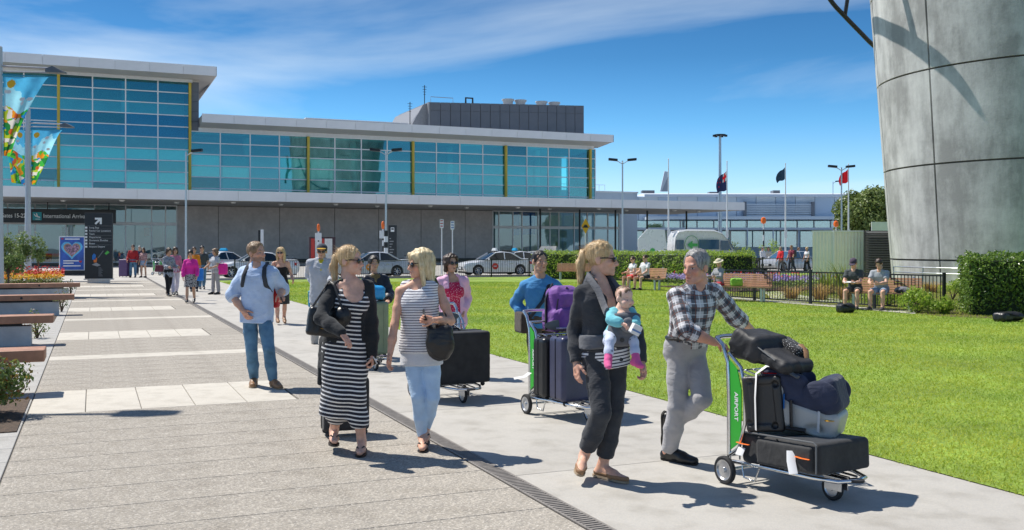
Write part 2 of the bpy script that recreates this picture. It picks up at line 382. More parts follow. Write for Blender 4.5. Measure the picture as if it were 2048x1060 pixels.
tb = empty('terminal_building', W(0, TV), PHI, 'long grey terminal with teal glass curtain wall and overhanging roofs', 'building')
def part(mb, name, m, parent, **k): return mb.build(name, m, parent, **k)
def fascia_run(parent, u0, u1, yf, z0, z1, n, name='fascia_panel', ret=None):
    """row of panels with open joints in front of a dark core"""
    L = (u1-u0)/n
    me = MB(); me.loft([[(.012, 0, 0), (L-.012, 0, 0), (L-.012, .08, 0), (.012, .08, 0)], [(.012, 0, z1-z0), (L-.012, 0, z1-z0), (L-.012, .08, z1-z0), (.012, .08, z1-z0)]])
    me = me.mesh(name, m_fascia)
    for i in range(n): inst(name, me, parent, (u0+i*L, yf, z0))
# shells
bb = MB(); bb.box(-14, 10.25, .0, 1.0, 19.0, 19.25); bb.box(-14, 10.25, 1.0, 22, 19.02, 19.9)
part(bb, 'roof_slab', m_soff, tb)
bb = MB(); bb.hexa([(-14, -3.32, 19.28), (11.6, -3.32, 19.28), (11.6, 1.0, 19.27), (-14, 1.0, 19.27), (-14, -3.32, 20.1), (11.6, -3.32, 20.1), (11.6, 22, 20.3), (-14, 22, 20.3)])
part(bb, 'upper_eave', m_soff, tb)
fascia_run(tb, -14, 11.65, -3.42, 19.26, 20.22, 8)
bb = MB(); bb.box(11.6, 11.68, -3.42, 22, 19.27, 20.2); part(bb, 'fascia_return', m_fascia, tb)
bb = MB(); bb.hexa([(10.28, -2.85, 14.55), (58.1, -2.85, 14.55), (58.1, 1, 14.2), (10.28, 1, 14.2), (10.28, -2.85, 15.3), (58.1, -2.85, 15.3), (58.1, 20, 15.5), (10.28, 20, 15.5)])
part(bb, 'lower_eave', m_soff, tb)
fascia_run(tb, 10.25, 58.2, -2.95, 14.53, 15.42, 15)
bb = MB(); bb.box(58.1, 58.18, -2.95, 16, 14.54, 15.4); part(bb, 'fascia_return', m_fascia, tb)
bb = MB(); bb.box(10.2, 57.0, -.1, .25, 13.9, 14.3); part(bb, 'eave_trim', white_metal, tb)
bb = MB(); bb.box(-14, 9.6, -.1, .25, 18.95, 19.27); part(bb, 'eave_trim', white_metal, tb)
# end column of the tall block
for i in range(5):
    bb = MB(); bb.box(9.5, 10.24, -.06, 10, 13.9+i*1.03, 14.9+i*1.03); part(bb, 'cladding_panel', m_clad, tb)
# glazing
fins = [9.33, 21.65, 33.6, 45.1, 56.4]
colsL = [-12.4, -9.3, -6.2, -3.1, 0, 3.1, 6.2, 9.33]
rowsL = [19.0-1.18*i for i in range(10)]+[7.3]
colsR = []
for a, c in zip(fins[:-1], fins[1:]): colsR += [a+(c-a)*i/4 for i in range(4)]
colsR.append(56.4); colsR.append(57.2)
rowsR = [13.9-1.19*i for i in range(6)]+[7.3]
pane_cache = {}
def pane_obj(parent, x, z, w, h, m, y=0.0, name='pane', t=.03):
    key = (round(w, 2), round(h, 2), m.name)
    if key not in pane_cache:
        q = MB(); q.box(0, key[0], 0, t, 0, key[1]); pane_cache[key] = q.mesh(name, m)
    return inst(name, pane_cache[key], parent, (x, y, z), (RNG.normal(0, .0022), 0, RNG.normal(0, .0022)))
def glaze(parent, cols, rows, m, y=0.0, mw=.12, md=.14, rm=None):
    for i in range(len(cols)-1):
        for j in range(len(rows)-1):
            z1, z0 = rows[j], rows[j+1]
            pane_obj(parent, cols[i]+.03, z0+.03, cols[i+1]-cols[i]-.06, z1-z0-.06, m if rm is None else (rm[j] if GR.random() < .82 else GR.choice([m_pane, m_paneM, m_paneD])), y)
    for c in cols:
        q = MB(); q.box(c-mw/2, c+mw/2, y-md*.5, y+md, rows[-1], rows[0]); part(q, 'mullion', m_mull, parent)
    for r in rows:
        q = MB(); q.box(cols[0], cols[-1], y-md*.5-.012, y+md*.8, r-mw*.42, r+mw*.42); part(q, 'transom', m_mull, parent)
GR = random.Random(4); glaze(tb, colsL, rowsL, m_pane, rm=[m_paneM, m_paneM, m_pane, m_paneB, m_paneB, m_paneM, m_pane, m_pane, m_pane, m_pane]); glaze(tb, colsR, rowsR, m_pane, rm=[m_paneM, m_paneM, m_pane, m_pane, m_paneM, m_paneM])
for f in [-3.1, 9.33]:
    q = MB(); q.box(f-.13, f+.13, -.42, -.09, 7.25, 18.9); part(q, 'yellow_fin', m_fin, tb)
for f in fins[1:]:
    q = MB(); q.box(f-.13, f+.13, -.42, -.09, 7.25, 13.85); part(q, 'yellow_fin', m_fin, tb)
# end wall glazing of the lower block
q = MB(); q.box(57.2, 57.23, .1, 8, 7.3, 13.9); part(q, 'end_glass', m_pane, tb)
# interior seen through the glass
q = MB(); q.box(-14, 10.2, 9, 9.3, 0.1, 19); part(q, 'interior_back_wall', m_intw, tb); q = MB(); q.box(10.2, 57, 9, 9.3, 0.1, 13.7); part(q, 'interior_back_wall', m_intw, tb)
q = MB(); q.box(-14, 57.1, .3, 9, 6.9, 7.2); part(q, 'upper_floor', m_intf, tb)
q = MB(); q.box(10, 57.1, .3, 9, 13.7, 13.85); part(q, 'ceiling', m_intw, tb)
for x in (-8, 3.2, 15.5, 27.4, 39, 50.4):
    q = MB(); q.lathe([(.42, 7.2), (.42, 13.7 if x > 9 else 19)], (x, 2.6, 0), 14); part(q, 'interior_column', m_intw, tb, smooth=40)
for (x0, x1, z0, z1) in ((-3.0, 9.2, 7.3, 11.9), (9.5, 12.6, 7.3, 11.5), (12.6, 15.4, 7.3, 11.5), (18.6, 21.5, 7.3, 11.5), (21.8, 24.6, 7.3, 11.5), (-12, -6.3, 7.3, 11.9), (24.8, 26.8, 7.3, 9.4)):
    n = max(1, int((x1-x0)/3.05)); w = (x1-x0)/n
    for i in range(n):
        q = MB(); q.box(x0+i*w+.12, x0+i*w+w-.12, .32, .36, z0, z1); part(q, 'blind', m_blind, tb)
q = MB(); q.box(-5.9, -3.5, .8, .9, 7.3, 8.7); part(q, 'red_panel', mat('red_board', (.5, .02, .03), .5), tb)
# ground floor wall, canopy
q = MB(); q.box(8.1, 43.4, -.02, .0, .1, 6.1); part(q, 'wall_core', m_joint, tb)
edges = [8.1, 12.2, 18.6, 24.6, 29.6, 34.6, 40.0, 43.4]
for a, c in zip(edges[:-1], edges[1:]):
    q = MB(); q.box(a+.03, c-.03, -.10, -.021, .12, 6.06); part(q, 'wall_panel', m_wallg, tb)
q = MB(); q.box(8.1, 43.4, -.14, -.0, .0, .5); part(q, 'plinth', mat('plinth_dark', (.06, .062, .07), .7), tb)
CY = 94-TV
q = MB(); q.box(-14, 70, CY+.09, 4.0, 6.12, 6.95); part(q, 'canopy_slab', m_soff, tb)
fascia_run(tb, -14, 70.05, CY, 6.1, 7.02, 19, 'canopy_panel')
q = MB(); q.box(70.0, 70.08, CY, 4, 6.1, 7.0); part(q, 'canopy_return', m_fascia, tb)
m_lampglass = mat('downlight_glass', (.85, .86, .84), .3, 0, .03)
dl = MB(); dl.lathe([(.02, -.16), (.16, -.14), (.25, -.06), (.27, 0)], n=14); dl = dl.mesh('downlight', m_lampglass, 40)
for x in list(range(-8, 70, 5)): inst('downlight', dl, tb, (x+.5, CY+3.2+2.5*((x//5) % 2), 6.12))
for x in (46.5, 51.5, 56.2, 60.5, 66): 
    q = MB(); q.lathe([(.11, 0), (.11, 6.15)], (x, CY+6, 0), 10); part(q, 'canopy_post', dark_metal, tb, smooth=40)
def shopfront(cols, z_top=6.05, y=.0, sill=.25):
    rows = [z_top, 4.1, sill]
    glaze(tb, cols, rows, m_pane2, y, .12, .16)
    q = MB(); q.box(cols[0], cols[-1], y-.14, y+.1, 4.0, 4.32); part(q, 'door_header', m_mull, tb)
shopfront([-13, -10.5, -7.6, -5.2, -2.4, .2, 3.1, 5.6, 6.95, 8.05])
shopfront([43.5, 44.3, 46.1, 47.3, 49.4, 51, 52.2, 54.3, 56.1, 57.1, 59, 60.6])
q = MB(); q.box(-13, 61, -.05, .4, 0, .25); part(q, 'threshold', m_joint, tb)
q = MB(); q.box(8.0, 44, .3, 9, 6.12, 6.3); part(q, 'ground_ceiling', m_intw, tb)
# shop interior furniture: counters and posters
rr = random.Random(5)
shopm = [mat('shop_blue', (.02, .16, .5), .5), mat('shop_red', (.5, .04, .03), .5), mat('shop_dark', (.03, .03, .035), .5), mat('shop_white', (.7, .7, .68), .5), mat('shop_green', (.1, .25, .08), .6), mat('shop_yellow', (.6, .42, .05), .6)]
for (x0, x1) in ((-13, 8), (44, 60)):
    x = x0
    while x < x1:
        w = rr.uniform(.5, 1.6); h = rr.uniform(.8, 2.6); y = rr.uniform(1.2, 6)
        q = MB(); q.box(x, x+w, y, y+.6, .1, h); q.box(x+.05, x+w-.05, y-.04, y, .3, h-.15); part(q, 'display_counter', rr.choice(shopm), tb, bevel=.02)
        if rr.random() < .5:
            q = MB(); q.box(x, x+w, y, y+.06, 3.0, 3.9); part(q, 'hanging_sign', rr.choice(shopm), tb)
        x += w+rr.uniform(.2, 1.2)
for (x0, x1, z0, z1, mi) in ((46.3, 47.2, 3.2, 6, 0), (47.5, 49.3, 3.3, 6, 0)):
    q = MB(); q.box(x0, x1, .5, .56, z0, z1); part(q, 'poster', shopm[mi], tb)
# plant room and roof items
q = MB(); q.hexa([(36.4, 2.1, 14.9), (56.7, 2.1, 14.9), (56.7, 14, 14.9), (36.4, 14, 14.9), (36.4, 2.1, 18.75), (56.7, 2.1, 19.5), (56.7, 14, 19.5), (36.4, 14, 18.75)])
part(q, 'plant_room_core', m_joint, tb)
for i in range(16):
    a = 36.4+20.3*i/16; c = 36.4+20.3*(i+1)/16; za = 18.8+.75*i/16; zc = 18.8+.75*(i+1)/16
    q = MB(); q.hexa([(a+.03, 2.0, 15.2), (c-.03, 2.0, 15.2), (c-.03, 2.09, 15.2), (a+.03, 2.09, 15.2), (a+.03, 2.0, za-1.0), (c-.03, 2.0, zc-1.0), (c-.03, 2.09, zc-1.0), (a+.03, 2.09, za-1.0)]); part(q, 'plant_panel', m_clad, tb)
    q = MB(); q.hexa([(a+.03, 2.0, za-.97), (c-.03, 2.0, zc-.97), (c-.03, 2.09, zc-.97), (a+.03, 2.09, za-.97), (a+.03, 2.0, za), (c-.03, 2.0, zc), (c-.03, 2.09, zc), (a+.03, 2.09, za)]); part(q, 'plant_panel', m_clad, tb)
q = MB(); q.box(36.2, 36.4, 2.0, 14.2, 15, 18.8); part(q, 'plant_side', mat('plant_grey', (.26, .27, .29), .5), tb)
q = MB(); q.hexa([(33.8, 2.6, 15.2), (36.2, 2.6, 15.2), (36.2, 14, 15.2), (33.8, 14, 15.2), (35.7, 2.6, 18.5), (36.2, 2.6, 18.7), (36.2, 14, 18.7), (35.7, 14, 18.5)]); part(q, 'plant_ramp', MATS['plant_grey'], tb)
q = MB(); q.box(22.0, 34, 3, 12, 15.2, 16.35); part(q, 'rear_roof', m_fascia, tb)
for i in range(6):
    q = MB(); q.box(22.0, 34, 2.94, 3.0, 15.3+i*.17, 15.37+i*.17); part(q, 'louvre_slat', m_clad, tb)
for x in (47.6, 49.3, 52.2, 54.0):
    q = MB(); q.lathe([(.55, 19.2), (.62, 19.9), (.78, 20.1), (.78, 20.22)], (x, 5, 0), 16); part(q, 'roof_vent', white_metal, tb, smooth=40)
q = MB(); q.tube([(41.6, 4, 19), (41.6, 4, 19.9), (42.5, 4, 19.9), (42.5, 4, 19)], .12, 6); part(q, 'roof_frame', dark_metal, tb)
q = MB(); q.tube([(36.8, 3, 18.8), (36.8, 3, 19.6), (39.6, 3, 19.6), (39.6, 3, 18.9)], .04, 6); part(q, 'roof_rail', steel, tb)
for x, h in ((34.4, 18.9), (36.2, 21.0)):
    q = MB(); q.tube([(x, 3.5, 16), (x, 3.5, h)], .05, 6)
    for i in range(4): q.tube([(x-.3+.05*i, 3.5, h-.2-.3*i), (x+.3-.05*i, 3.5, h-.2-.3*i)], .025, 5)
    part(q, 'antenna', dark_metal, tb)
# hanging direction sign over the arrivals doors
m_signb = mat('sign_charcoal', (.018, .022, .026), .4, 0, .1, 3); m_signw = mat('sign_white', (.85, .86, .85), .5, 0, .02); m_teal = mat('sign_teal', (.02, .36, .42), .45, 0, .04)
ds = empty('hanging_direction_sign', W(0, TV-2.4), PHI, 'long charcoal direction sign reading Gates 15-22 and International Arrivals', 'sign')
q = MB(); q.box(-12, 2.15, 0, .25, 4.12, 5.42); part(q, 'board', m_signb, ds, bevel=.02)
q = MB(); q.box(-12, 2.15, .02, .2, 5.425, 5.47); part(q, 'rail', dark_metal, ds)
for x in (-10, -4, 1.5):
    q = MB(); q.box(x-.05, x+.05, .08, .18, 5.42, 6.12); part(q, 'hanger', dark_metal, ds)
for s, x, z, wd in (('Gates 15-22', -8.05, 4.6, 2.15), ('International Arrivals', -4.38, 4.6, 4.0)):
    me = text_mesh('lettering', s, .56, m_signw, bold=.006); inst('lettering', me, ds, (x, -.012, z), (R(90), 0, 0), (wd/max(v.co.x for v in me.vertices), 1, 1))
q = MB(); q.box(-5.3, -4.52, -.012, -.001, 4.36, 5.14); part(q, 'pictogram_square', m_teal, ds)
q = MB(); q.prism([(-5.21+(x+4.9)*.88, z-.03) for x, z in ((-4.9, 5.0), (-4.82, 5.0), (-4.72, 4.86), (-4.62, 4.82), (-4.66, 5.08), (-4.58, 5.06), (-4.46, 4.78), (-4.3, 4.74), (-4.22, 4.67), (-4.32, 4.62), (-4.76, 4.76))], -.022, -.014); part(q, 'plane_symbol', m_signw, ds)
q = MB(); q.box(-5.05, -4.65, -.022, -.014, 4.44, 4.49); part(q, 'runway_symbol', m_signw, ds)
# ================================================================== concrete tower
m_tower = None
def tower_mat():
    m, nt, b = nodes_of('tower_concrete'); N, L = nt.nodes, nt.links
    tc = N.new('ShaderNodeTexCoord'); mp = N.new('ShaderNodeMapping'); mp.inputs['Scale'].default_value = (1, 1, .22)
    n1 = N.new('ShaderNodeTexNoise'); n1.inputs['Scale'].default_value = .9; n1.inputs['Detail'].default_value = 9; n1.inputs['Roughness'].default_value = .68
    n2 = N.new('ShaderNodeTexNoise'); n2.inputs['Scale'].default_value = .45; n2.inputs['Detail'].default_value = 8; n2.inputs['Roughness'].default_value = .7
    L.new(tc.outputs['Object'], mp.inputs[0]); L.new(mp.outputs[0], n1.inputs['Vector']); L.new(tc.outputs['Object'], n2.inputs['Vector'])
    ad = N.new('ShaderNodeMath'); ad.operation = 'ADD'; L.new(n1.outputs['Fac'], ad.inputs[0]); L.new(n2.outputs['Fac'], ad.inputs[1])
    cr = N.new('ShaderNodeValToRGB'); E = cr.color_ramp.elements
    E[0].position = .42; E[0].color = (.33, .325, .315, 1); E[1].position = .62; E[1].color = (.66, .655, .635, 1)
    e = E.new(.53); e.color = (.53, .525, .51, 1)
    hf = N.new('ShaderNodeMath'); hf.operation = 'MULTIPLY'; hf.inputs[1].default_value = .5
    L.new(ad.outputs[0], hf.inputs[0]); L.new(hf.outputs[0], cr.inputs[0]); L.new(cr.outputs[0], b.inputs['Base Color'])
    b.inputs['Roughness'].default_value = .7
    nb = N.new('ShaderNodeTexNoise'); nb.inputs['Scale'].default_value = 9; nb.inputs['Detail'].default_value = 6
    bp = N.new('ShaderNodeBump'); bp.inputs['Strength'].default_value = .18; bp.inputs['Distance'].default_value = .03
    L.new(tc.outputs['Object'], nb.inputs['Vector']); L.new(nb.outputs['Fac'], bp.inputs['Height']); L.new(bp.outputs[0], b.inputs['Normal'])
    return m
m_tower = tower_mat()
TC = Vector((25.45, 46.5, 0))
def tower_r(z): return 6.83+1.11*z/15
tw = empty('concrete_tower', TC, 0, 'huge leaning-sided concrete tower of curved panels with steel hoops', 'tower')
q = MB(); q.lathe([(tower_r(z)-.16, z) for z in (-.05, 8, 16, 24, 31)], n=72); part(q, 'tower_core', m_joint, tw, smooth=40)
zc = [-.02, 1.13, 5.43, 9.65, 13.9, 18.2, 22.5, 27, 31.2]
az0 = -155.7
def tower_panel(a0, a1, z0, z1):
    q = MB(); n = 10; ga = .0065; gz = .04; rings = []
    outer = []; vs = []; fs = []
    for zi in range(4):
        z = z0+gz+(z1-z0-2*gz)*zi/3
        for i in range(n+1):
            a = R(a0)+ga+(R(a1-a0)-2*ga)*i/n
            for rr_ in (tower_r(z), tower_r(z)-.15): vs.append((rr_*math.cos(a), rr_*math.sin(a), z))
    def ix(zi, i, k): return (zi*(n+1)+i)*2+k
    for zi in range(3):
        for i in range(n):
            fs.append((ix(zi, i, 0), ix(zi, i+1, 0), ix(zi+1, i+1, 0), ix(zi+1, i, 0)))
    for i in range(n):
        fs.append((ix(0, i, 0), ix(0, i, 1), ix(0, i+1, 1), ix(0, i+1, 0))); fs.append((ix(3, i, 0), ix(3, i+1, 0), ix(3, i+1, 1), ix(3, i, 1)))
    for zi in range(3):
        fs.append((ix(zi, 0, 0), ix(zi+1, 0, 0), ix(zi+1, 0, 1), ix(zi, 0, 1))); fs.append((ix(zi, n, 0), ix(zi, n, 1), ix(zi+1, n, 1), ix(zi+1, n, 0)))
    q.add(vs, fs); return q
for j in range(len(zc)-1):
    for i in range(10):
        a0 = az0+36*i
        part(tower_panel(a0, a0+36, zc[j], zc[j+1]), 'concrete_panel', m_tower, tw, smooth=30)
# steel hoops fixed to the tower
def hoop(pts, r):
    q = MB(); P = [Vector(p)-TC for p in pts]; out = []
    for i in range(len(P)-1):
        for s in range(6): 
            t = s/6; a, b_, c, d = P[max(i-1, 0)], P[i], P[i+1], P[min(i+2, len(P)-1)]
            out.append(.5*((2*b_)+(-a+c)*t+(2*a-5*b_+4*c-d)*t*t+(-a+3*b_-3*c+d)*t**3))
    out.append(P[-1]); q.tube(out, r, 10); return q
part(hoop([at(1600, -130, 50), at(1634, -50, 50), at(1661, 0, 50), at(1690, 33, 50.2), at(1720, 64, 50.6), at(1746, 90, 51.2), at(1775, 112, 52.5)], .115), 'steel_hoop', dark_metal, tw, smooth=40)
part(hoop([at(1690, 30, 50.2), at(1696, -10, 50.1), at(1706, -90, 50)], .1), 'steel_strut', dark_metal, tw, smooth=40)
def tower_hit(px, py):
    d = at(px, py, 1.0)-Vector((0, 0, CAMH)); o = Vector((0, 0, CAMH)); s = 38.0
    while s < 60:
        p = o+d*s; rr_ = (Vector((p.x, p.y, 0))-TC).length
        if rr_ < tower_r(p.z): return p
        s += .02
    return p
sh = [tower_hit(px, py)+to_sun*s for px, py, s in ((1746, 54, 4.4), (1775, 60, 4.6), (1812, 78, 5.0), (1850, 105, 5.4), (1895, 140, 5.8), (1935, 185, 6.2))]
part(hoop(sh, .2), 'steel_hoop', dark_metal, tw, smooth=40)
part(hoop([tower_hit(1832, 90)+to_sun*5.2, tower_hit(1818, 30)+to_sun*5.4, tower_hit(1805, -20)+to_sun*5.6], .17), 'steel_strut', dark_metal, tw, smooth=40)
bt = MB()
for z in (.55, .8): 
    bt.tube([(7.35*math.cos(R(a)), 7.35*math.sin(R(a)), z) for a in range(-178, -60, 6)], .03, 6)
for a in range(-178, -60, 18): bt.tube([(7.35*math.cos(R(a)), 7.35*math.sin(R(a)), 0), (7.35*math.cos(R(a)), 7.35*math.sin(R(a)), .8)], .03, 6)
part(bt, 'guard_rail', steel, tw)
# ================================================================== far wing of the terminal
m_wing = mat('wing_cladding_blue', (.46, .56, .68), .5, .1, .06, .2); m_wing2 = mat('wing_cladding_pale', (.56, .63, .70), .5, .1, .06, .2)
YW = 165.0
fw = empty('far_terminal_wing', (0, YW, 0), 0, 'low blue-grey terminal wing with white roof behind the flag poles', 'building')
def wx(px): return (px-1024)*YW/FPX
def wz(py): return CAMH+(HOR-py)*YW/FPX
q = MB(); q.box(wx(1180), wx(2000), 1.5, 30, 0, wz(392)); part(q, 'wall_core', m_wing, fw)
n = 20
for i in range(n):
    a = wx(1200)+(wx(1990)-wx(1200))*i/n; c = wx(1200)+(wx(1990)-wx(1200))*(i+1)/n
    q = MB(); q.box(a+.04, c-.04, 1.3, 1.49, wz(440), wz(393)); part(q, 'wall_panel', m_wing if i % 2 else m_wing2, fw)
q = MB(); q.loft([[(wx(1290), y, z) for (y, z) in ((.5, wz(393)), (.6, wz(388)), (4, wz(384)), (30, wz(382)), (30, wz(393)))], [(wx(2020), y, z) for (y, z) in ((.5, wz(393)), (.6, wz(388)), (4, wz(384)), (30, wz(382)), (30, wz(393)))]]); part(q, 'curved_roof', m_white_roof, fw)
q = MB(); q.box(wx(1290), wx(2000), -4, 1.2, wz(440), wz(434)); part(q, 'ledge', m_wing2, fw)
for i in range(7):
    q = MB(); q.box(wx(1490), wx(1630), .7, .95, wz(432-i*3.8), wz(430-i*3.8)); part(q, 'sun_louvre', m_wing2, fw)
for px in (1492, 1628):
    q = MB(); q.box(wx(px)-.25, wx(px)+.25, .6, .98, wz(434), wz(403)); part(q, 'louvre_post', m_clad, fw)
glass_far = glass_mat('far_glass', (.6, .85, .87), .3)
for i in range(16):
    a = wx(1262)+(wx(1800)-wx(1262))*i/16; c = wx(1262)+(wx(1800)-wx(1262))*(i+1)/16
    q = MB(); q.box(a+.1, c-.1, 1.1, 1.14, wz(456), wz(441)); part(q, 'window', glass_far, fw)
    q = MB(); q.box(a+.1, c-.1, 1.1, 1.14, wz(494), wz(462)); part(q, 'window', glass_far, fw)
    q = MB(); q.box(a-.1, a+.1, 1.0, 1.2, wz(494), wz(441)); part(q, 'window_post', m_mull, fw)
q = MB(); q.box(wx(1262), wx(1830), -6, 1.2, wz(461), wz(456.5)); part(q, 'veranda_roof', m_wing2, fw)
for i in range(12):
    x = wx(1280)+i*4.2
    q = MB(); q.box(x-.08, x+.08, -5.8, -5.6, 0, wz(461)); part(q, 'veranda_post', m_wing, fw)
for px, w_, y_ in ((1579, 1.2, 375), (1450, 2, 378), (1310, 2.2, 375)):
    q = MB(); q.box(wx(px)-w_/2, wx(px)+w_/2, 8, 10, wz(386), wz(y_)); part(q, 'roof_unit', m_clad, fw)
lb = empty('low_roof_block', W(0, 118), PHI, 'plain pale grey block rising behind the canopy end', 'building')
q = MB(); q.box(56.5, 69.8, 0, 8, 0, 9.3); part(q, 'wall', m_wing2, lb)
q = MB(); q.box(56.4, 69.9, -.1, 8.1, 9.301, 9.5); part(q, 'parapet', m_fascia, lb)
q = MB(); q.box(56.4, 69.0, -1.5, -.1, 7.4, 7.9); part(q, 'lower_roof', m_white_roof, lb)
q = MB()
for i in range(9): q.tube([(58+i*.9, 1, 9.5), (58+i*.9, 1, 10.4)], .025, 5)
q.tube([(58, 1, 10.4), (65.2, 1, 10.4)], .03, 5); part(q, 'roof_rail', steel, lb)
# aircraft tail beyond the roof
q = MB(); ta = at(1320, 383, 230); 
sc_ = 230/FPX
q.prism([(0, 0), (15*sc_, 0), (16*sc_, 40*sc_), (9*sc_, 41*sc_)], 0, .5); 
at_ = empty('parked_aircraft', ta-Vector((0, 0, 0)), 0, 'white aircraft tail fin showing above the far white roof', 'aircraft')
part(q, 'tail_fin', white_metal, at_, bevel=.1)
q = MB(); q.prism([(3*sc_, 0), (15.5*sc_, 0), (16*sc_, 30*sc_)], -.03, -.01); part(q, 'tail_stripe', mat('tail_grey', (.4, .42, .46), .4), at_)
q = MB(); q.lathe([(.2, -14), (1.6, -8), (2, 0), (2, 22), (1.2, 26), (.3, 28)], (-12, 0, -5), 20, 'X'); part(q, 'fuselage', white_metal, at_, smooth=40)
# ================================================================== foliage
def leaf_cloud(pts, out, size, aspect=.55, jitter=.5, droop=0.0, rng=RNG):
    """one folded leaf per point; out = outward directions"""
    n = len(pts); pts = np.asarray(pts, np.float32); out = np.asarray(out, np.float32)
    nrm = out+rng.normal(0, jitter, (n, 3)); nrm /= np.linalg.norm(nrm, axis=1, keepdims=True)+1e-9
    t = rng.normal(0, 1, (n, 3)); t[:, 2] -= droop; t -= (t*nrm).sum(1, keepdims=True)*nrm; t /= np.linalg.norm(t, axis=1, keepdims=True)+1e-9
    s = np.cross(nrm, t); L = size*rng.uniform(.6, 1.35, (n, 1)); w = L*aspect*.5
    a = pts; tip = pts+t*L+nrm*L*.08; m1 = pts+t*L*.45+s*w+nrm*L*.16; m2 = pts+t*L*.45-s*w+nrm*L*.16
    V = np.stack([a, m1, tip, m2], 1).reshape(-1, 3); F = np.arange(n*4, dtype=np.int32).reshape(n, 4)
    return V, F
m_hedge = leaf_mat('hedge_leaf', (.17, .30, .03), (.44, .56, .08), .45, .5); m_hedge_d = leaf_mat('laurel_leaf', (.07, .14, .02), (.24, .36, .06), .3, .4)
m_tree = leaf_mat('tree_leaf', (.09, .14, .03), (.26, .33, .09)); m_shrub = leaf_mat('shrub_leaf', (.09, .15, .04), (.26, .34, .10)); m_shr_red = leaf_mat('shrub_tip', (.30, .10, .03), (.30, .26, .06))
m_grass = leaf_mat('grass_blade', (.25, .40, .03), (.48, .58, .08), .6, .45, (.38, (.68, .80, .72), (1.42, 1.12, 1.15))); m_tuss = leaf_mat('dry_tussock', (.32, .20, .06), (.55, .38, .14), .6); m_flax = leaf_mat('flax_leaf', (.16, .24, .03), (.38, .42, .07), .4)
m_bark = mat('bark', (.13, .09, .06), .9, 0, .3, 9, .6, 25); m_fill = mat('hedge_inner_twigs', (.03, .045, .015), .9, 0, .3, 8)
def hedge(name, path, wid, h, label, n_per_m, size, m, seed, cat='hedge'):
    """path: ground points of the hedge's centre line"""
    rng = np.random.default_rng(seed); root = empty(name, path[0], 0, label, cat); P = [Vector(p)-Vector(path[0]) for p in path]
    parts = []; core = MB(); rings = []
    for a, b_ in zip(P[:-1], P[1:]):
        d = (b_-a); L = d.length; d.normalize(); s = Vector((-d.y, d.x, 0)); n = int(L*n_per_m)
        t = rng.uniform(0, L, n); side = rng.integers(0, 4, n); sg = rng.uniform(-1, 1, n)
        # rounded box section
        ang = rng.uniform(-.25*PI, 1.25*PI, n); ce, se = np.cos(ang), np.sin(ang)
        sup = (np.abs(ce)**5+np.abs(se)**5)**(-1/5)
        lump = 1+.10*np.sin(t*3.1+seed)*np.sin(ang*3+t*2)+.07*np.sin(t*7+ang*5)
        dep = 1-np.abs(rng.normal(0, .07, n))
        lx = ce*sup*wid*.5*lump*dep; lz = h*.5+se*sup*h*.5*lump*dep
        lz = np.maximum(lz, .03)
        pts = np.stack([a.x+d.x*t+s.x*lx, a.y+d.y*t+s.y*lx, lz], 1); out = np.stack([s.x*ce, s.y*ce, se], 1)
        parts.append(leaf_cloud(pts, out, size, .55, .6, rng=rng))
        # end cap
        for e, sgn in ((a, -1), (b_, 1)):
            n2 = int(n_per_m*wid*.55); yy = rng.uniform(-.48, .48, n2)*wid; zz = rng.uniform(.03, .97, n2)*h; q = rng.normal(0, .06, n2)
            pts = np.stack([e.x+s.x*yy+d.x*q, e.y+s.y*yy+d.y*q, zz], 1); parts.append(leaf_cloud(pts, np.tile([d.x*sgn, d.y*sgn, .2], (n2, 1)), size, .55, .6, rng=rng))
        w2 = wid*.40
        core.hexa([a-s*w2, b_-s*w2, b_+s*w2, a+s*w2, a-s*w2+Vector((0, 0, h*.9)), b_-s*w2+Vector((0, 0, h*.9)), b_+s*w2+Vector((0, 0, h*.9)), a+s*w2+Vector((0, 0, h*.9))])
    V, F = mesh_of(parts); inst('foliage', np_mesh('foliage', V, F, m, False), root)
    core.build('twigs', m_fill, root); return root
def shrub(name, loc, rx, ry, h, n, size, m, label, seed, cat='shrub', m2=None, f2=.15, group=None, clump=9):
    rng = np.random.default_rng(seed); root = empty(name, loc, rng.uniform(0, 6), label, cat, group)
    cen = rng.normal(0, .5, (clump, 3)); cen /= np.maximum(1, np.linalg.norm(cen, axis=1, keepdims=True)/.72)
    k = rng.integers(0, clump, n); d = rng.normal(0, 1, (n, 3)); d /= np.linalg.norm(d, axis=1, keepdims=True)
    p = cen[k]+d*rng.uniform(.22, .45, (n, 1)); out = d*.7+p*.5
    pts = p*np.array([rx, ry, h*.5])+np.array([0, 0, h*.5]); pts[:, 2] = np.maximum(pts[:, 2], .02)
    n1 = int(n*(1-f2)) if m2 else n
    inst('foliage', np_mesh('foliage', *leaf_cloud(pts[:n1], out[:n1], size, .55, .5, rng=rng), m, False), root)
    if m2: tag(inst('new_growth', np_mesh('new_growth', *leaf_cloud(pts[n1:]+out[n1:]*size*.5, out[n1:], size*.8, .6, .5, rng=rng), m2, False), root), kind='stuff')
    q = MB()
    for i in range(5):
        e = cen[i]*np.array([rx, ry, h*.4])+np.array([0, 0, h*.55]); q.tube([(0, 0, 0), (e[0]*.4, e[1]*.4, e[2]*.5), tuple(e)], [.02, .014, .006], 6)
    q.build('stems', m_bark, root); return root
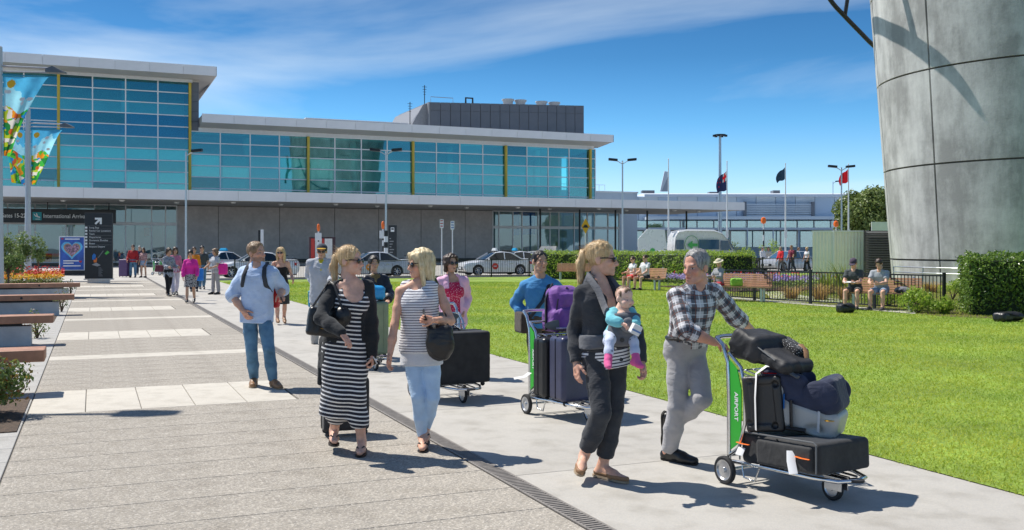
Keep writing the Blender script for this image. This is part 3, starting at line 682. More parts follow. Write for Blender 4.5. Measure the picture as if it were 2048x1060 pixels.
def tree(name, loc, h, crown_r, crown_h, n, size, m, label, seed, trunk_r=.16, cat='tree', group=None, clumps=26):
    rng = np.random.default_rng(seed); root = empty(name, loc, 0, label, cat, group)
    q = MB(); zc_ = h-crown_h*.5; q.tube([(0, 0, 0), (.05*h*.1, .03, h*.3), (0, 0, zc_)], [trunk_r, trunk_r*.75, trunk_r*.4], 9)
    cen = rng.normal(0, 1, (clumps, 3)); cen /= np.linalg.norm(cen, axis=1, keepdims=True); cen *= rng.uniform(.35, .8, (clumps, 1))
    S = np.array([crown_r, crown_r, crown_h*.5]); C0 = np.array([0, 0, zc_])
    for i in range(min(9, clumps)):
        e = C0+cen[i]*S*.8; a = np.array([0, 0, h*.28+(zc_-h*.28)*rng.uniform(0, 1)]); mid = (a+e)/2+np.array([0, 0, .05*h])
        q.tube([tuple(a), tuple(mid), tuple(e)], [trunk_r*.4, trunk_r*.25, trunk_r*.08], 6)
    q.build('trunk', m_bark, root, smooth=50)
    k = rng.integers(0, clumps, n); d = rng.normal(0, 1, (n, 3)); d /= np.linalg.norm(d, axis=1, keepdims=True)
    rad = rng.uniform(.26, .40, clumps)[k][:, None]*rng.uniform(.75, 1.08, (n, 1))
    p = cen[k]+d*rad; pts = C0+p*S
    inst('crown', np_mesh('crown', *leaf_cloud(pts, d*.8+p*.3+np.array([0, 0, .2]), size, .6, .5, rng=rng), m, False), root); return root
# lawn grass: blades, thick near the camera and thinning out with distance
def lawn_grass():
    rng = np.random.default_rng(3); P = []
    for (ya, yb, dens) in [(a, a+.5, 40000/max(a, 5)**1.4) for a in np.arange(5.0, 48, .5)]:
        xmax = .56*yb+.5; n = int((yb-ya)*2*xmax*dens); x = rng.uniform(-xmax, xmax, n); y = rng.uniform(ya, yb, n)
        u = x*CP+y*SP; v = -x*SP+y*CP; ok = (u > UG-.035+np.abs(rng.normal(0, .03, n))+.015*np.sin(v*5.3)+.012*np.sin(v*13)) & (v < VF-.2) & (np.abs(x) < .54*y+.4)
        P.append(np.stack([x[ok], y[ok]], 1))
    P = np.concatenate(P); n = len(P); yy = P[:, 1:2]
    hgt = rng.uniform(.010, .030, (n, 1))*(1+.02*yy); a = rng.uniform(0, 2*PI, (n, 1)); w = (.0019+.00036*yy)
    lean = rng.normal(0, .016, (n, 2))*(1+.02*yy)
    b0 = np.concatenate([P-np.concatenate([np.cos(a), np.sin(a)], 1)*w, np.full((n, 1), .003)], 1); b1 = np.concatenate([P+np.concatenate([np.cos(a), np.sin(a)], 1)*w, np.full((n, 1), .003)], 1)
    tp = np.concatenate([P+lean, hgt], 1); V = np.stack([b0, b1, tp], 1).reshape(-1, 3)
    tag(inst('lawn_grass', np_mesh('lawn_grass', V, np.arange(n*3).reshape(n, 3), m_grass, False)), 'short bright green mown grass of the lawn', 'grass', kind='stuff')
lawn_grass()
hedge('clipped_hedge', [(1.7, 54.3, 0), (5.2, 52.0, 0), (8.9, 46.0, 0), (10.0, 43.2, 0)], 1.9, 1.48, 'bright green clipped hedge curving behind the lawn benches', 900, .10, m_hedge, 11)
hedge('laurel_hedge', [(11.75, 25.2, 0), (16.5, 23.6, 0)], 2.0, 1.50, 'dense dark green glossy hedge in front of the concrete tower', 2600, .085, m_hedge_d, 12)
for i, (px, py, rx, h, lb) in enumerate(((1838, 626, .5, .75, 'leafy green shrub directly right of the bench with two men'), (1880, 628, .38, .5, 'low shrub at the foot of the laurel hedge'), (1775, 612, .7, .5, 'low dark shrub behind the bench with two seated men'), (1905, 600, .5, .8, 'shrub at the left end of the laurel hedge'))):
    shrub('garden_shrub', gnd(px, py), rx, rx, h, 900, .08, m_hedge, lb, 30+i)
def blades(name, loc, n, h, spread, wid, m, label, seed, cat, arch=.6, group=None):
    rng = np.random.default_rng(seed); V = []; F = []
    for i in range(n):
        a = rng.uniform(0, 2*PI); r0 = rng.uniform(0, spread*.3); hh = h*rng.uniform(.55, 1.1); sp = spread*rng.uniform(.3, 1.1); w = wid*rng.uniform(.7, 1.2)
        dx, dy = math.cos(a), math.sin(a); b0 = len(V)
        for k in range(5):
            t = k/4; r = r0+sp*t**1.6; z = hh*(t-arch*.45*t*t*t) if arch else hh*t; ww = w*(1-t*.92)
            V += [(dx*r-dy*ww, dy*r+dx*ww, z), (dx*r+dy*ww, dy*r-dx*ww, z)]
        for k in range(4): F.append((b0+2*k, b0+2*k+1, b0+2*k+3, b0+2*k+2))
    root = empty(name, loc, 0, label, cat, group); inst('leaves', np_mesh('leaves', V, F, m, False), root)
    q = MB(); q.lathe([(spread*.22, 0), (spread*.16, h*.12), (.02, h*.18)], n=10); q.build('crown_base', m_bark, root); return root
for i, (px, py, h, sp, lb) in enumerate(((1582, 598, .8, .75, 'left tussock of dry golden grass behind the black railing'), (1640, 600, .95, .8, 'golden tussock grass behind the railing post'), (1862, 585, .75, .8, 'orange-brown tussock grass against the tower base'), (1690, 600, .8, .6, 'pale tussock grass beside the seated man in the cap'))):
    blades('tussock_grass', gnd(px, py), 260, h, sp, .008, m_tuss, lb, 50+i, 'grass plant', 1.2)
for i, (px, py, h) in enumerate(((1690, 592, 1.5), (1655, 588, 1.25))):
    blades('flax_plant', gnd(px, py), 90, h, .8, .028, m_flax, ('tall yellow-green flax in front of the corrugated shed', 'shorter yellow-green flax left of the tall one')[i], 60+i, 'plant', .5)
# flower beds
m_flo = [leaf_mat('flower_orange', (.75, .25, .01), (.85, .45, .02), .6), leaf_mat('flower_red', (.6, .01, .02), (.75, .05, .03), .6), leaf_mat('flower_violet', (.30, .22, .5), (.5, .42, .68), .6), leaf_mat('flower_yellow', (.75, .5, .02), (.85, .65, .05), .6)]
def flowers(loc, du, dv, h, mix, label, seed, n):
    rng = np.random.default_rng(seed); root = empty('flower_bed', loc, PHI, label, 'flower bed')
    q = MB(); q.box(0, du, 0, dv, 0, .06); q.build('soil', m_soil, root)
    p = np.stack([rng.uniform(0, du, n), rng.uniform(0, dv, n), .06+h*.85*rng.uniform(.1, 1, n)], 1)
    inst('leaves', np_mesh('leaves', *leaf_cloud(p, np.tile([0, 0, 1.], (n, 1)), .10, .6, .8, rng=rng), m_shrub, False), root)
    for mi, frac, hh in mix:
        k = int(n*frac); cx = rng.uniform(0, du, 14); w = rng.integers(0, 14, k)
        x = np.clip(np.where(rng.random(k) < .7, cx[w]+rng.normal(0, du*.04, k), rng.uniform(0, du, k)), 0, du)
        p = np.stack([x, rng.uniform(0, dv, k), .06+h*rng.uniform(.75, 1.1, k)*hh], 1)
        tag(inst('blooms', np_mesh('blooms', *leaf_cloud(p, np.tile([0, -.4, .9], (k, 1)), .085, .9, .5, rng=rng), m_flo[mi], False), root), kind='stuff')
flowers(W(-9.5, 46.2), 8.3, 1.5, .42, ((0, 1.0, 1), (1, .35, 1.5), (3, .5, 1)), 'near bed of orange and red flowers behind the wooden seats', 71, 2600)
flowers(W(-12, 52.6), 10.6, 1.5, .42, ((0, 1.2, 1), (1, .3, 1.6), (3, .5, 1)), 'far bed of orange flowers in front of the heart poster', 72, 2600)
flowers(gnd(1475, 585)+Vector((0, 0, 0)), 5.2, 5.5, .42, ((2, 1.2, 1.1), (1, .05, 1.3)), 'lavender and red flower bed behind the black railing', 73, 3600)
flowers(gnd(1460, 513)+Vector((2, 0, 0)), 9, 4, .5, ((0, .7, 1), (1, .5, 1)), 'far orange flower bed beside the minibus', 74, 900)
# winding garden path behind the railing
g1 = [gnd(x, y) for x, y in ((1520, 578), (1545, 600), (1600, 604), (1680, 606), (1690, 600), (1610, 592), (1575, 586), (1540, 572))]
q = MB(); q.add([(p.x, p.y, .012) for p in g1], [tuple(range(len(g1)))]); tag(q.build('garden_path', m_conc), kind='structure')
q = MB(); gp = [gnd(x, y) for x, y in ((1440, 599), (1640, 612), (1900, 634), (2048, 640), (2048, 600), (1790, 566), (1500, 566))]
q.add([(p.x, p.y, .008) for p in gp], [tuple(range(len(gp)))]); tag(q.build('garden_soil', m_soil), kind='structure')
q = MB(); gp = [(gnd(x, y)) for x, y in ((1405, 594), (1640, 613), (1830, 629), (1832, 624), (1640, 609), (1405, 590))]
q.add([(p.x, p.y, .018) for p in gp], [tuple(range(len(gp)))]); tag(q.build('garden_edge_paving', m_conc), kind='structure')
# ================================================================== planters with timber seats (left)
m_wood = mat('seat_timber', (.40, .20, .12), .55, 0, .25, 4, .15, 30); m_pc = mat('planter_concrete', (.52, .52, .51), .75, 0, .16, 2.5, .2, 25)
def wood_seat(v, u_end, k, lab):
    root = empty('timber_planter_seat', W(0, v), PHI, lab, 'planter seat', 'timber seats along the walkway')
    q = MB(); q.box(-9, u_end-.35, .08, .45, -.01, .34); q.build('planter_wall', m_pc, root, bevel=.012)
    q = MB(); q.box(-9, u_end-.5, .16, .38, .34, .37); q.build('steel_spacer', dark_metal, root)
    for (y0, y1) in ((.0, .235), (.25, .485)):
        q = MB(); q.box(-9, u_end, y0, y1, .385, .52); q.build('timber_beam', m_wood, root, bevel=.012)
    for x in (-1.6, -3.1, -4.6):
        q = MB(); q.lathe([(.03, -.004), (.03, .002)], (x, 0, .45), 12, 'Y'); q.build('bolt_recess', dark_metal, root)
    return root
wood_seat(12.3, -.50, 0, 'nearest timber seat on concrete, cut off by the left edge'); wood_seat(18.6, -.62, 1, 'second timber seat counting from the camera'); wood_seat(26.7, -.42, 2, 'third timber seat counting from the camera'); wood_seat(35.4, -.38, 3, 'farthest timber seat, just in front of the flowers')
for i, (v, u0, u1) in enumerate(((9.9, -2.4, UL-.03), (16.2, -3.6, UL-.2), (24.4, -4, UL-.2), (32.6, -5, UL-.2))):
    q = MB(); q.box(-8.5, u1, v+.05, v+2.2, -.005, .006); tag(q.build('planting_bed_soil', m_soil, None, W(0, 0, .004), PHI), kind='structure')
sl = ['leafy shrub with reddish tips in front of the nearest timber seat', 'small shrub left of the leafy one at the picture edge', 'thin shrub at the end of the second timber seat', 'low shrub growing behind the second timber seat', 'thin shrub at the end of the third timber seat', 'low shrub behind the third timber seat', 'sprig at the end of the farthest timber seat', 'low shrub between second and third seats, far left']
for i, (u, v, r_, h, n) in enumerate(((-1.0, 11.0, .40, .76, 2400), (-1.55, 10.9, .40, .66, 1500), (-.95, 20.2, .2, .55, 260), (-2.9, 20.3, .5, .75, 420), (-.75, 28.3, .2, .6, 220), (-2.6, 28.4, .5, .75, 380), (-.7, 36.8, .22, .6, 200), (-4.6, 20.4, .5, .72, 380))):
    shrub('planter_shrub', W(u, v), r_, r_, h, n, .055, m_shrub, sl[i], 80+i, m2=m_shr_red, f2=.22)
for i, (px, Y, h, cr, lb) in enumerate(((44, 48, 2.6, .62, 'young leafy tree in front of the banner pole'), (4, 44, 2.4, .8, 'bushy young tree at the left edge of the picture'), (76, 54, 2.5, .5, 'slender young tree right of the banner pole'), (16, 40, 1.7, .7, 'low bushy young tree nearest the timber seats on the left'))):
    tree('young_tree', at(px, 500, Y)*Vector((1, 1, 0)) if False else Vector((at(px, 500, Y).x, Y, 0)), h, cr, h*.72, 1300, .11, m_shrub, lb, 90+i, .05, clumps=16)
tree('broad_tree', Vector((at(1735, 400, 95).x, 95, 0)), 7.9, 3.5, 6.6, 17000, .36, m_tree, 'rounded dark green tree left of the concrete tower', 99, .3, clumps=60)
for i, (px, Y, h) in enumerate(((1470, 100, 2.6), (1540, 100, 2.8), (1490, 96, 1.8))):
    shrub('far_shrub', Vector((at(px, 0, Y).x, Y, 0)), 1.2, 1.2, h, 600, .16, m_hedge if i != 0 else m_tree, ('dark shrub between the flag poles behind the flowers', 'yellow-green upright shrub by the orange beacon', 'low shrub beside the far flower bed')[i], 110+i)
# ================================================================== fences, benches, shed
def fence_panel_mesh(L, h, sp):
    q = MB(); n = int(L/sp)
    for i in range(1, n): q.box(i*L/n-.008, i*L/n+.008, -.008, .008, .10, h-.02)
    return q.mesh('pickets', black_paint)
def fence(name, pts, h, label, sp, single=False):
    root = empty(name, pts[0], 0, label, 'fence'); o = Vector(pts[0])
    pk = MB(); pk.box(-.008, .008, -.008, .008, .10, h-.02); pk = pk.mesh('picket', black_paint)
    po = MB(); po.box(-.035, .035, -.035, .035, 0, h+.05); po.box(-.042, .042, -.042, .042, h+.05, h+.065); po = po.mesh('post', black_paint)
    cache = {}
    for a, b_ in zip(pts[:-1], pts[1:]):
        a = Vector(a)-o; b_ = Vector(b_)-o; d = b_-a; L = d.length; ang = math.atan2(d.y, d.x)
        inst('post', po, root, a, (0, 0, ang))
        for z0, z1, nm in ((h-.04, h, 'top_rail'), (.08, .115, 'bottom_rail')):
            q = MB(); q.box(.035, L-.035, -.02, .02, z0, z1); q.build(nm, black_paint, root, a, ang)
        if single:
            n = int(L/sp)
            for i in range(1, n): inst('picket', pk, root, a+d*(i/n), (0, 0, ang))
        else:
            key = round(L, 2)
            if key not in cache: cache[key] = fence_panel_mesh(L, h, sp)
            tag(inst('pickets', cache[key], root, a, (0, 0, ang)), kind='stuff')
    inst('post', po, root, Vector(pts[-1])-o)
    return root
fence('road_railing', [W(6.8+2.4*i, VF) for i in range(17)], 1.02, 'long black picket railing between the lawn and the taxi road', .11)
A, B = gnd(1509, 602), gnd(1621, 609)
fence('garden_railing', [A-(B-A)*.9, A-(B-A)*.0, B, B+(B-A)*1.0, B+(B-A)*1.95], .98, 'near black picket railing in front of the flower garden', .105, True)
A2 = gnd(1508, 547)
fence('side_railing', [A2+Vector((-.9, -5.0, 0)), A2+Vector((-1.6, -2.6, 0)), A2], 1.02, 'short black railing joining the road railing near the grey ramp', .11)
m_slat = mat('bench_slat_timber', (.50, .27, .15), .55, 0, .2, 6, .1, 30)
def bench(loc, rz, label, L=1.9):
    root = empty('slatted_bench', loc, rz, label, 'bench', 'slatted benches around the lawn')
    sm = MB(); sm.box(-L/2, L/2, -.026, .026, -.014, .014); sm = sm.mesh('slat', m_slat)
    for i in range(7): inst('slat', sm, root, (0, -.22+i*.066, .45+.004*abs(i-3)))
    for i in range(6): inst('slat', sm, root, (0, .25+i*.022, .51+i*.066), (R(72), 0, 0))
    for s in (-.72, .72):
        q = MB(); q.box(s-.03, s+.03, -.20, -.13, 0, .42); q.box(s-.03, s+.03, .12, .19, 0, .42); q.box(s-.03, s+.03, -.24, .24, .405, .43)
        q.hexa([(s-.03, .265, .42), (s+.03, .265, .42), (s+.03, .31, .42), (s-.03, .31, .42), (s-.03, .40, .90), (s+.03, .40, .90), (s+.03, .44, .90), (s-.03, .44, .90)]); q.build('bench_frame', steel, root)
    return root
bench(gnd(1148, 560), R(-12), 'empty slatted bench in front of the hedge, left of the seated couple')
bench(gnd(1284, 580), R(-42), 'slatted bench the couple in light clothes sit on')
bench(gnd(1480, 603), R(-30), 'slatted bench with the green bag and the person in a sun hat')
bench(gnd(1765, 620), R(-34), 'slatted bench nearest the tower carrying two men')
m_corr = mat('corrugated_cream', (.78, .76, .70), .5, .1, .06, 1.5)
sd = empty('corrugated_shed', Vector((at(1625, 0, 56).x, 56, 0)), R(-4), 'pale corrugated metal enclosure left of the tower', 'shed')
xs = [i*.09 for i in range(int(3.0/.09)+1)]
def corr(L, h, name, rz, loc):
    n = int(L/.045); V = []; F = []
    for i in range(n+1):
        y = .018*(1 if (i//2) % 2 else -1); V += [(i*L/n, y, .02), (i*L/n, y, h)]
    for i in range(n): F.append((2*i, 2*i+2, 2*i+3, 2*i+1))
    q = MB(); q.add(V, F); q.build(name, m_corr, sd, loc, rz)
corr(1.15, 2.6, 'corrugated_side', R(-14), (0, 0, 0)); corr(1.95, 2.6, 'corrugated_front', R(3), (1.12, -.28, 0))
q = MB(); q.hexa([(-.05, .02, 2.6), (1.1, -.33, 2.6), (3.1, -.25, 2.6), (3.1, 2, 2.6), (-.05, .02, 2.68), (1.1, -.33, 2.68), (3.1, -.25, 2.68), (3.1, 2, 2.68)]); q.build('roof_capping', white_metal, sd)
q = MB(); q.box(1.07, 1.16, -.36, -.27, 0, 2.66); q.build('corner_flashing', white_metal, sd)
sv = empty('louvred_screen', Vector((at(1731, 0, 54.5).x, 54.5, 0)), 0, 'dark horizontal slatted screen between shed and tower', 'screen')
sm = MB(); sm.hexa([(0, 0, 0), (1.7, 0, 0), (1.7, .1, .03), (0, .1, .03), (0, 0, .02), (1.7, 0, .02), (1.7, .1, .1), (0, .1, .1)]); sm = sm.mesh('slat', mat('screen_slat', (.12, .12, .12), .6, 0, .15))
for i in range(19): inst('slat', sm, sv, (0, 0, .08+i*.135))
q = MB(); q.box(-.06, 0, 0, .1, 0, 2.7); q.box(1.7, 1.76, 0, .1, 0, 2.7); q.build('screen_post', dark_metal, sv)
q = MB(); q.box(.0, 1.7, .2, .3, 0, 2.65); q.build('backing', dark_metal, sv)
sg = empty('info_sign', Vector((at(1752, 0, 66).x, 66, 0)), 0, 'pale rectangular sign panel above the slatted screen', 'sign')
q = MB(); q.box(-.3, .95, 0, .06, 2.6, 3.45); q.build('panel', white_metal, sg); q = MB(); q.box(.25, .33, .06, .14, 0, 3.4); q.build('post', steel, sg)
# grey ramp wedge beside the road railing
q = MB(); p = gnd(1490, 566); q.prism([(-.9, 0), (.9, 0), (.9, .55), (-.5, 1.0), (-.9, 1.05)], 0, 1.0); tag(q.build('service_box', dark_metal, None, p, R(-10), bevel=.02), 'dark grey sloping service box behind the garden railing', 'box')
# ================================================================== lamps, masts, flags, signs
def lamp_post(name, px, Y, ztop, label, heads=(-1, 1), striped=False, r=.07, ang=0):
    root = empty(name, Vector((at(px, 0, Y).x, Y, 0)), ang, label, 'street lamp')
    q = MB(); q.lathe([(r*1.3, 0), (r, .6), (r*.75, ztop)], n=10); q.build('pole', steel, root, smooth=40)
    for s in heads:
        q = MB(); q.tube([(0, 0, ztop-.25), (s*.28, 0, ztop-.08), (s*.4, 0, ztop-.02)], .03, 6); q.build('arm', steel, root)
        q = MB(); q.loft([[(s*.36, -.16, ztop-.04), (s*1.0, -.16, ztop+.02), (s*1.0, .16, ztop+.02), (s*.36, .16, ztop-.04)], [(s*.36, -.16, ztop+.13), (s*1.0, -.13, ztop+.19), (s*1.0, .13, ztop+.19), (s*.36, .16, ztop+.13)]]); q.build('lamp_head', dark_metal, root)
    return root
l1 = lamp_post('street_lamp', 772, 61, 7.75, 'double-headed lamp post with black and white bands at the bus stop')
for i in range(7):
    q = MB(); q.lathe([(.125, .25+i*.36), (.125, .25+(i+1)*.36)], n=12); q.build('band', black_paint if i % 2 == 0 else white_metal, l1, smooth=40)
lamp_post('street_lamp', 1245, 70, 7.95, 'double-headed lamp post to the right of the glass terminal corner')
lamp_post('street_lamp', 1683, 74, 7.8, 'double-headed lamp post beside the red flag')
lamp_post('street_lamp', 372, 60, 7.6, 'single-headed thin lamp post in front of the grey wall', (1,))
ms = empty('light_mast', Vector((at(1440, 0, 150).x, 150, 0)), 0, 'very tall floodlight mast far behind the flags', 'light mast')
q = MB(); q.lathe([(.32, 0), (.2, 19)], n=10); q.build('mast', steel, ms, smooth=40)
q = MB(); q.lathe([(.9, 19), (.9, 19.15)], n=14); [q.box(math.cos(t)*.9-.2, math.cos(t)*.9+.2, math.sin(t)*.9-.2, math.sin(t)*.9+.2, 18.8, 19.1) for t in (0, 1.05, 2.1, 3.14, 4.2, 5.2)]; q.build('lamp_ring', dark_metal, ms)
lamp_post('street_lamp', 1666, 140, 11.2, 'small distant lamp post left of the red flag', (1,), r=.06)
m_navy = mat('flag_navy', (.02, .03, .10), .7, 0, .1, 3, trans=.3); m_fred = mat('flag_red', (.70, .01, .02), .7, 0, .08, 3, trans=.35); m_fdark = mat('flag_dark_blue', (.02, .05, .09), .7, 0, .1, 3, trans=.3); m_fwhite = mat('flag_white', (.75, .75, .75), .7, 0, .04, 3)
def flag_pole(px, Y, ztop, label, fm, drop, w, h, marks=None, sgn=-1):
    root = empty('flag_pole', Vector((at(px, 0, Y).x, Y, 0)), 0, label, 'flag pole', 'flag poles in front of the far wing')
    q = MB(); q.lathe([(.075, 0), (.06, ztop*.5), (.035, ztop)], n=10); q.sph((0, 0, ztop+.03), .05, 8, 6); q.build('pole', white_metal, root, smooth=40)
    q = MB(); q.box(-.11, .11, -.1, -.07, 2.5, 3.1); q.build('plate', white_metal, root)
    if fm:
        V = []; F = []; nx, nz = 16, 12
        for j in range(nz+1):
            for i in range(nx+1):
                s, t = i/nx, j/nz
                V.append((sgn*(.05+s*w*(.62+.12*math.sin(t*3))), .10*math.sin(s*9+t*2.5)*s, ztop-drop-t*h*(1-.25*s)-s*w*.55-.05*math.sin(s*7)))
        for j in range(nz):
            for i in range(nx): a = j*(nx+1)+i; F.append((a, a+1, a+nx+2, a+nx+1))
        me = np_mesh('flag', V, F, fm); me.materials.append(m_fwhite); me.materials.append(m_fred)
        for p in me.polygons:
            i, j = p.index % nx, p.index//nx
            if marks == 'union' and i < 6 and j < 6: p.material_index = 2 if (i in (2, 3) or j in (2, 3)) else (1 if (i-j) in (0,) or i+j == 5 or i in (1, 4) or j in (1, 4) else 0)
            elif marks == 'union' and (i, j) in ((11, 2), (11, 8), (9, 5), (13, 4)): p.material_index = 2
            elif marks == 'stars' and (i, j) in ((2, 2), (3, 2), (2, 3), (3, 3), (6, 1), (6, 4)): p.material_index = 1
        inst('flag', me, root)
    return root
flag_pole(1337, 74, 8.4, 'bare flag pole, leftmost of the row', None, 0, 0, 0)
flag_pole(1454, 76, 8.4, 'flag pole with navy ensign wrapped round it', m_navy, .7, 1.1, 1.5, 'union')
flag_pole(1571, 78, 8.4, 'flag pole with plain dark blue flag', m_fdark, .25, 1.0, .95)
flag_pole(1697, 76, 8.2, 'flag pole with red flag beside the tree', m_fred, .35, 1.0, 1.0, None)
m_orange = mat('beacon_orange', (.85, .16, .01), .45, 0, .05, 4)
def beacon(px, Y, ztop, label, plate=False):
    root = empty('crossing_beacon', Vector((at(px, 0, Y).x, Y, 0)), 0, label, 'beacon', 'orange crossing beacons')
    n = 8
    for i in range(n):
        q = MB(); q.lathe([(.05, i*(ztop-.5)/n), (.05, (i+1)*(ztop-.5)/n)], n=10); q.build('band', black_paint if i % 2 == 0 else white_metal, root, smooth=40)
    q = MB(); q.lathe([(.02, ztop-.52), (.17, ztop-.45), (.21, ztop-.25), (.16, ztop-.04), (.03, ztop+.02)], n=16); q.v = [(x*(.5 if plate else 1), y, z) for x, y, z in q.v]; q.build('orange_globe', m_orange, root, smooth=50)
    if plate:
        q = MB(); q.box(-.22, .22, -.09, -.06, ztop-1.1, ztop-.6); q.build('plate', white_metal, root)
beacon(1527, 77, 4.1, 'orange beacon on banded pole between the flag poles'); beacon(1672, 80, 3.9, 'orange beacon behind the corrugated shed'); beacon(637, 66, 3.3, 'red-orange beacon with white plate in front of the kiosk', True); beacon(766, 63, 3.4, 'orange beacon close to the banded lamp post', True)
def post_sign(name, px, Y, z0, z1, w, m, label, cat='sign', diamond=False, mark=None):
    root = empty(name, Vector((at(px, 0, Y).x, Y, 0)), 0, label, cat)
    q = MB(); q.lathe([(.035, 0), (.035, z1-.05)], n=8); q.build('post', white_metal, root, smooth=40)
    q = MB(); c = (z0+z1)/2; h = (z1-z0)/2
    if diamond: q.prism([(0, c-h), (w/2, c), (0, c+h), (-w/2, c)], -.07, -.045)
    else: q.box(-w/2, w/2, -.07, -.045, z0, z1)
    q.build('plate', m, root)
    if mark == 'hump':
        q = MB(); q.prism([(-.2, c-.1), (-.12, c+.0), (-.06, c+.09), (.06, c+.09), (.12, c), (.2, c-.1)], -.078, -.073); q.build('hump_symbol', black_paint, root)
    elif mark:
        for i in range(3):
            q = MB(); q.box(-w*.35, w*.35, -.078, -.073, z1-.12-.17*i, z1-.06-.17*i); q.build('sign_line', mark, root)
m_yel = mat('warning_yellow', (.85, .42, .01), .45, 0, .04, 4)
post_sign('speed_hump_sign', 1171, 60, 2.55, 3.5, .52, m_yel, 'yellow diamond speed hump warning sign', diamond=True, mark='hump')
post_sign('parking_sign', 883.5, 62, 2.95, 3.5, .25, white_metal, 'left of two small white parking signs by the grey wall', mark=mat('sign_red', (.5, .05, .04), .5))
post_sign('parking_sign', 905, 62, 2.85, 3.4, .25, white_metal, 'right of two small white parking signs by the grey wall', mark=mat('sign_blue', (.1, .2, .45), .5))
post_sign('parking_sign', 1337, 73, 2.2, 2.8, .25, white_metal, 'small white sign on the pole of the leftmost flag')
pole_t = MB(); pole_t.box(-.17, .0, 0, .25, 0, 3.0)
py = empty('wayfinding_pylon', Vector((at(521, 0, 72).x, 72, 0)), 0, 'narrow half black half white pylon above the parked car', 'sign')
pole_t.build('black_face', black_paint, py); q = MB(); q.box(.003, .17, 0, .25, 0, 3.05); q.build('white_face', white_metal, py)
ki = empty('ticket_kiosk', Vector((at(646, 0, 90).x, 90, 0)), R(20), 'dark kiosk with lit glass cases against the grey wall', 'kiosk')
q = MB(); q.box(-1.15, 1.15, 0, .9, 0, 2.7); q.build('case', mat('kiosk_dark', (.05, .02, .03), .4), ki)
for x0, x1, c in ((-.72, -.12, 'shop_white'), (.15, .85, 'shop_white'), (-.1, .12, 'shop_red'), (-1.1, -.76, 'shop_red')):
    q = MB(); q.box(x0, x1, -.03, -.003, .6, 2.55); q.build('display_panel', MATS[c], ki)
bs = empty('bus_stop_totem', Vector((at(785, 0, 78).x, 78, 0)), 0, 'black bus stop totem with white bus symbol behind the banded lamp post', 'sign')
q = MB(); q.box(-.33, .33, 0, .15, 0, 3.5); q.build('board', m_signb, bs, bevel=.01)
q = MB(); q.box(-.14, .14, -.012, -.002, 2.98, 3.32); q.build('bus_symbol', m_signw, bs); q = MB(); q.box(-.1, .1, -.02, -.013, 3.14, 3.26); q.build('bus_window', m_signb, bs)
for i in range(7):
    q = MB(); q.box(-.24, -.24+.12+.3*((i*37) % 10)/10, -.012, -.002, 2.4-i*.22, 2.47-i*.22); q.build('text_line', mat('sign_grey', (.3, .31, .32), .5), bs)
# wayfinding totem
tt = empty('wayfinding_totem', gnd(198, 566), R(12), 'tall black totem with white arrow and terminal map beside the walkway', 'sign')
q = MB(); q.box(-.62, .62, -.12, .12, .22, 3.36); q.build('board', m_signb, tt, bevel=.015)
q = MB(); q.box(-.66, .66, -.16, .16, .16, .215); q.box(-.5, .5, -.1, .1, 0, .16); q.build('foot', steel, tt)
q = MB(); q.prism([(-.17, 2.86), (-.11, 2.80), (.06, 2.97), (.06, 2.82), (.15, 2.82), (.15, 3.13), (-.16, 3.13), (-.16, 3.04), (-.01, 3.04)], -.135, -.122); q.build('arrow', m_signw, tt)
for i, s in enumerate(('Long Stay', 'Rental Car Locations', 'Taxis', 'Departures', 'Domestic Shuttles', 'Buses', 'Airport Depart')):
    z = 2.62-i*.152
    inst('lettering', text_mesh('lettering', s, .115, m_signw), tt, (-.42, -.124, z), (R(90), 0, 0))
    q = MB(); q.box(-.6, -.5, -.128, -.122, z-.01, z+.08); q.build('icon', m_signw, tt)
    q = MB(); q.box(-.61, .61, -.126, -.1215, z+.118, z+.124); q.build('rule', mat('sign_grey', (.3, .31, .32), .5), tt)
for poly, c in (([(.35, 1.35), (.5, 1.47), (.4, 1.55), (.28, 1.42)], (.1, .55, .08)), ([(-.28, 1.12), (-.12, 1.12), (-.12, 1.35), (-.2, 1.42), (-.28, 1.32)], (.03, .2, .6)), ([(-.2, .98), (-.08, 1.0), (-.06, 1.2), (-.16, 1.22), (-.22, 1.1)], (.8, .2, .03)), ([(-.04, 1.22), (.2, 1.56), (.24, 1.54), (0, 1.2)], (.16, .17, .18)), ([(-.3, .88), (-.1, .98), (.1, .86), (-.05, .8)], (.35, .35, .36))):
    q = MB(); q.prism(poly, -.13, -.1222); q.build('map_shape', mat('map_%d' % (int(c[0]*100)+int(c[2]*1000)), c, .5, 0, .03), tt)
for i in range(8):
    q = MB(); q.box(.0, .12+.1*((i*7) % 5)/5, -.13, -.1222, .72-i*.055, .735-i*.055); q.build('map_key', MATS['sign_grey'], tt)
# heart poster
m_poster = mat('poster_blue', (.03, .10, .42), .4, 0, .5, 1.6); m_glow = mat('poster_cyan', (.12, .45, .75), .4, 0, .3, 2); m_heart = mat('heart_collage', (.30, .18, .26), .4, 0, .8, 9, fine=(14, .6)); m_gold = mat('poster_gold', (.45, .3, .12), .4, 0, .3, 10)
hp = empty('heart_poster_stand', Vector((at(144, 0, 60).x, 60, 0)), R(10), 'framed blue poster with a collage heart behind the flowers', 'poster')
q = MB(); q.box(-.75, .75, 0, .1, .05, 2.4); q.build('frame', white_metal, hp, bevel=.01)
q = MB(); q.box(-.69, .69, -.012, -.002, .34, 2.34); q.build('poster', m_poster, hp)
def heart(s, cx, cz): return [(cx+s*16*math.sin(t)**3/17, cz+s*(13*math.cos(t)-5*math.cos(2*t)-2*math.cos(3*t)-math.cos(4*t))/17) for t in [2*PI*i/32 for i in range(32)]]
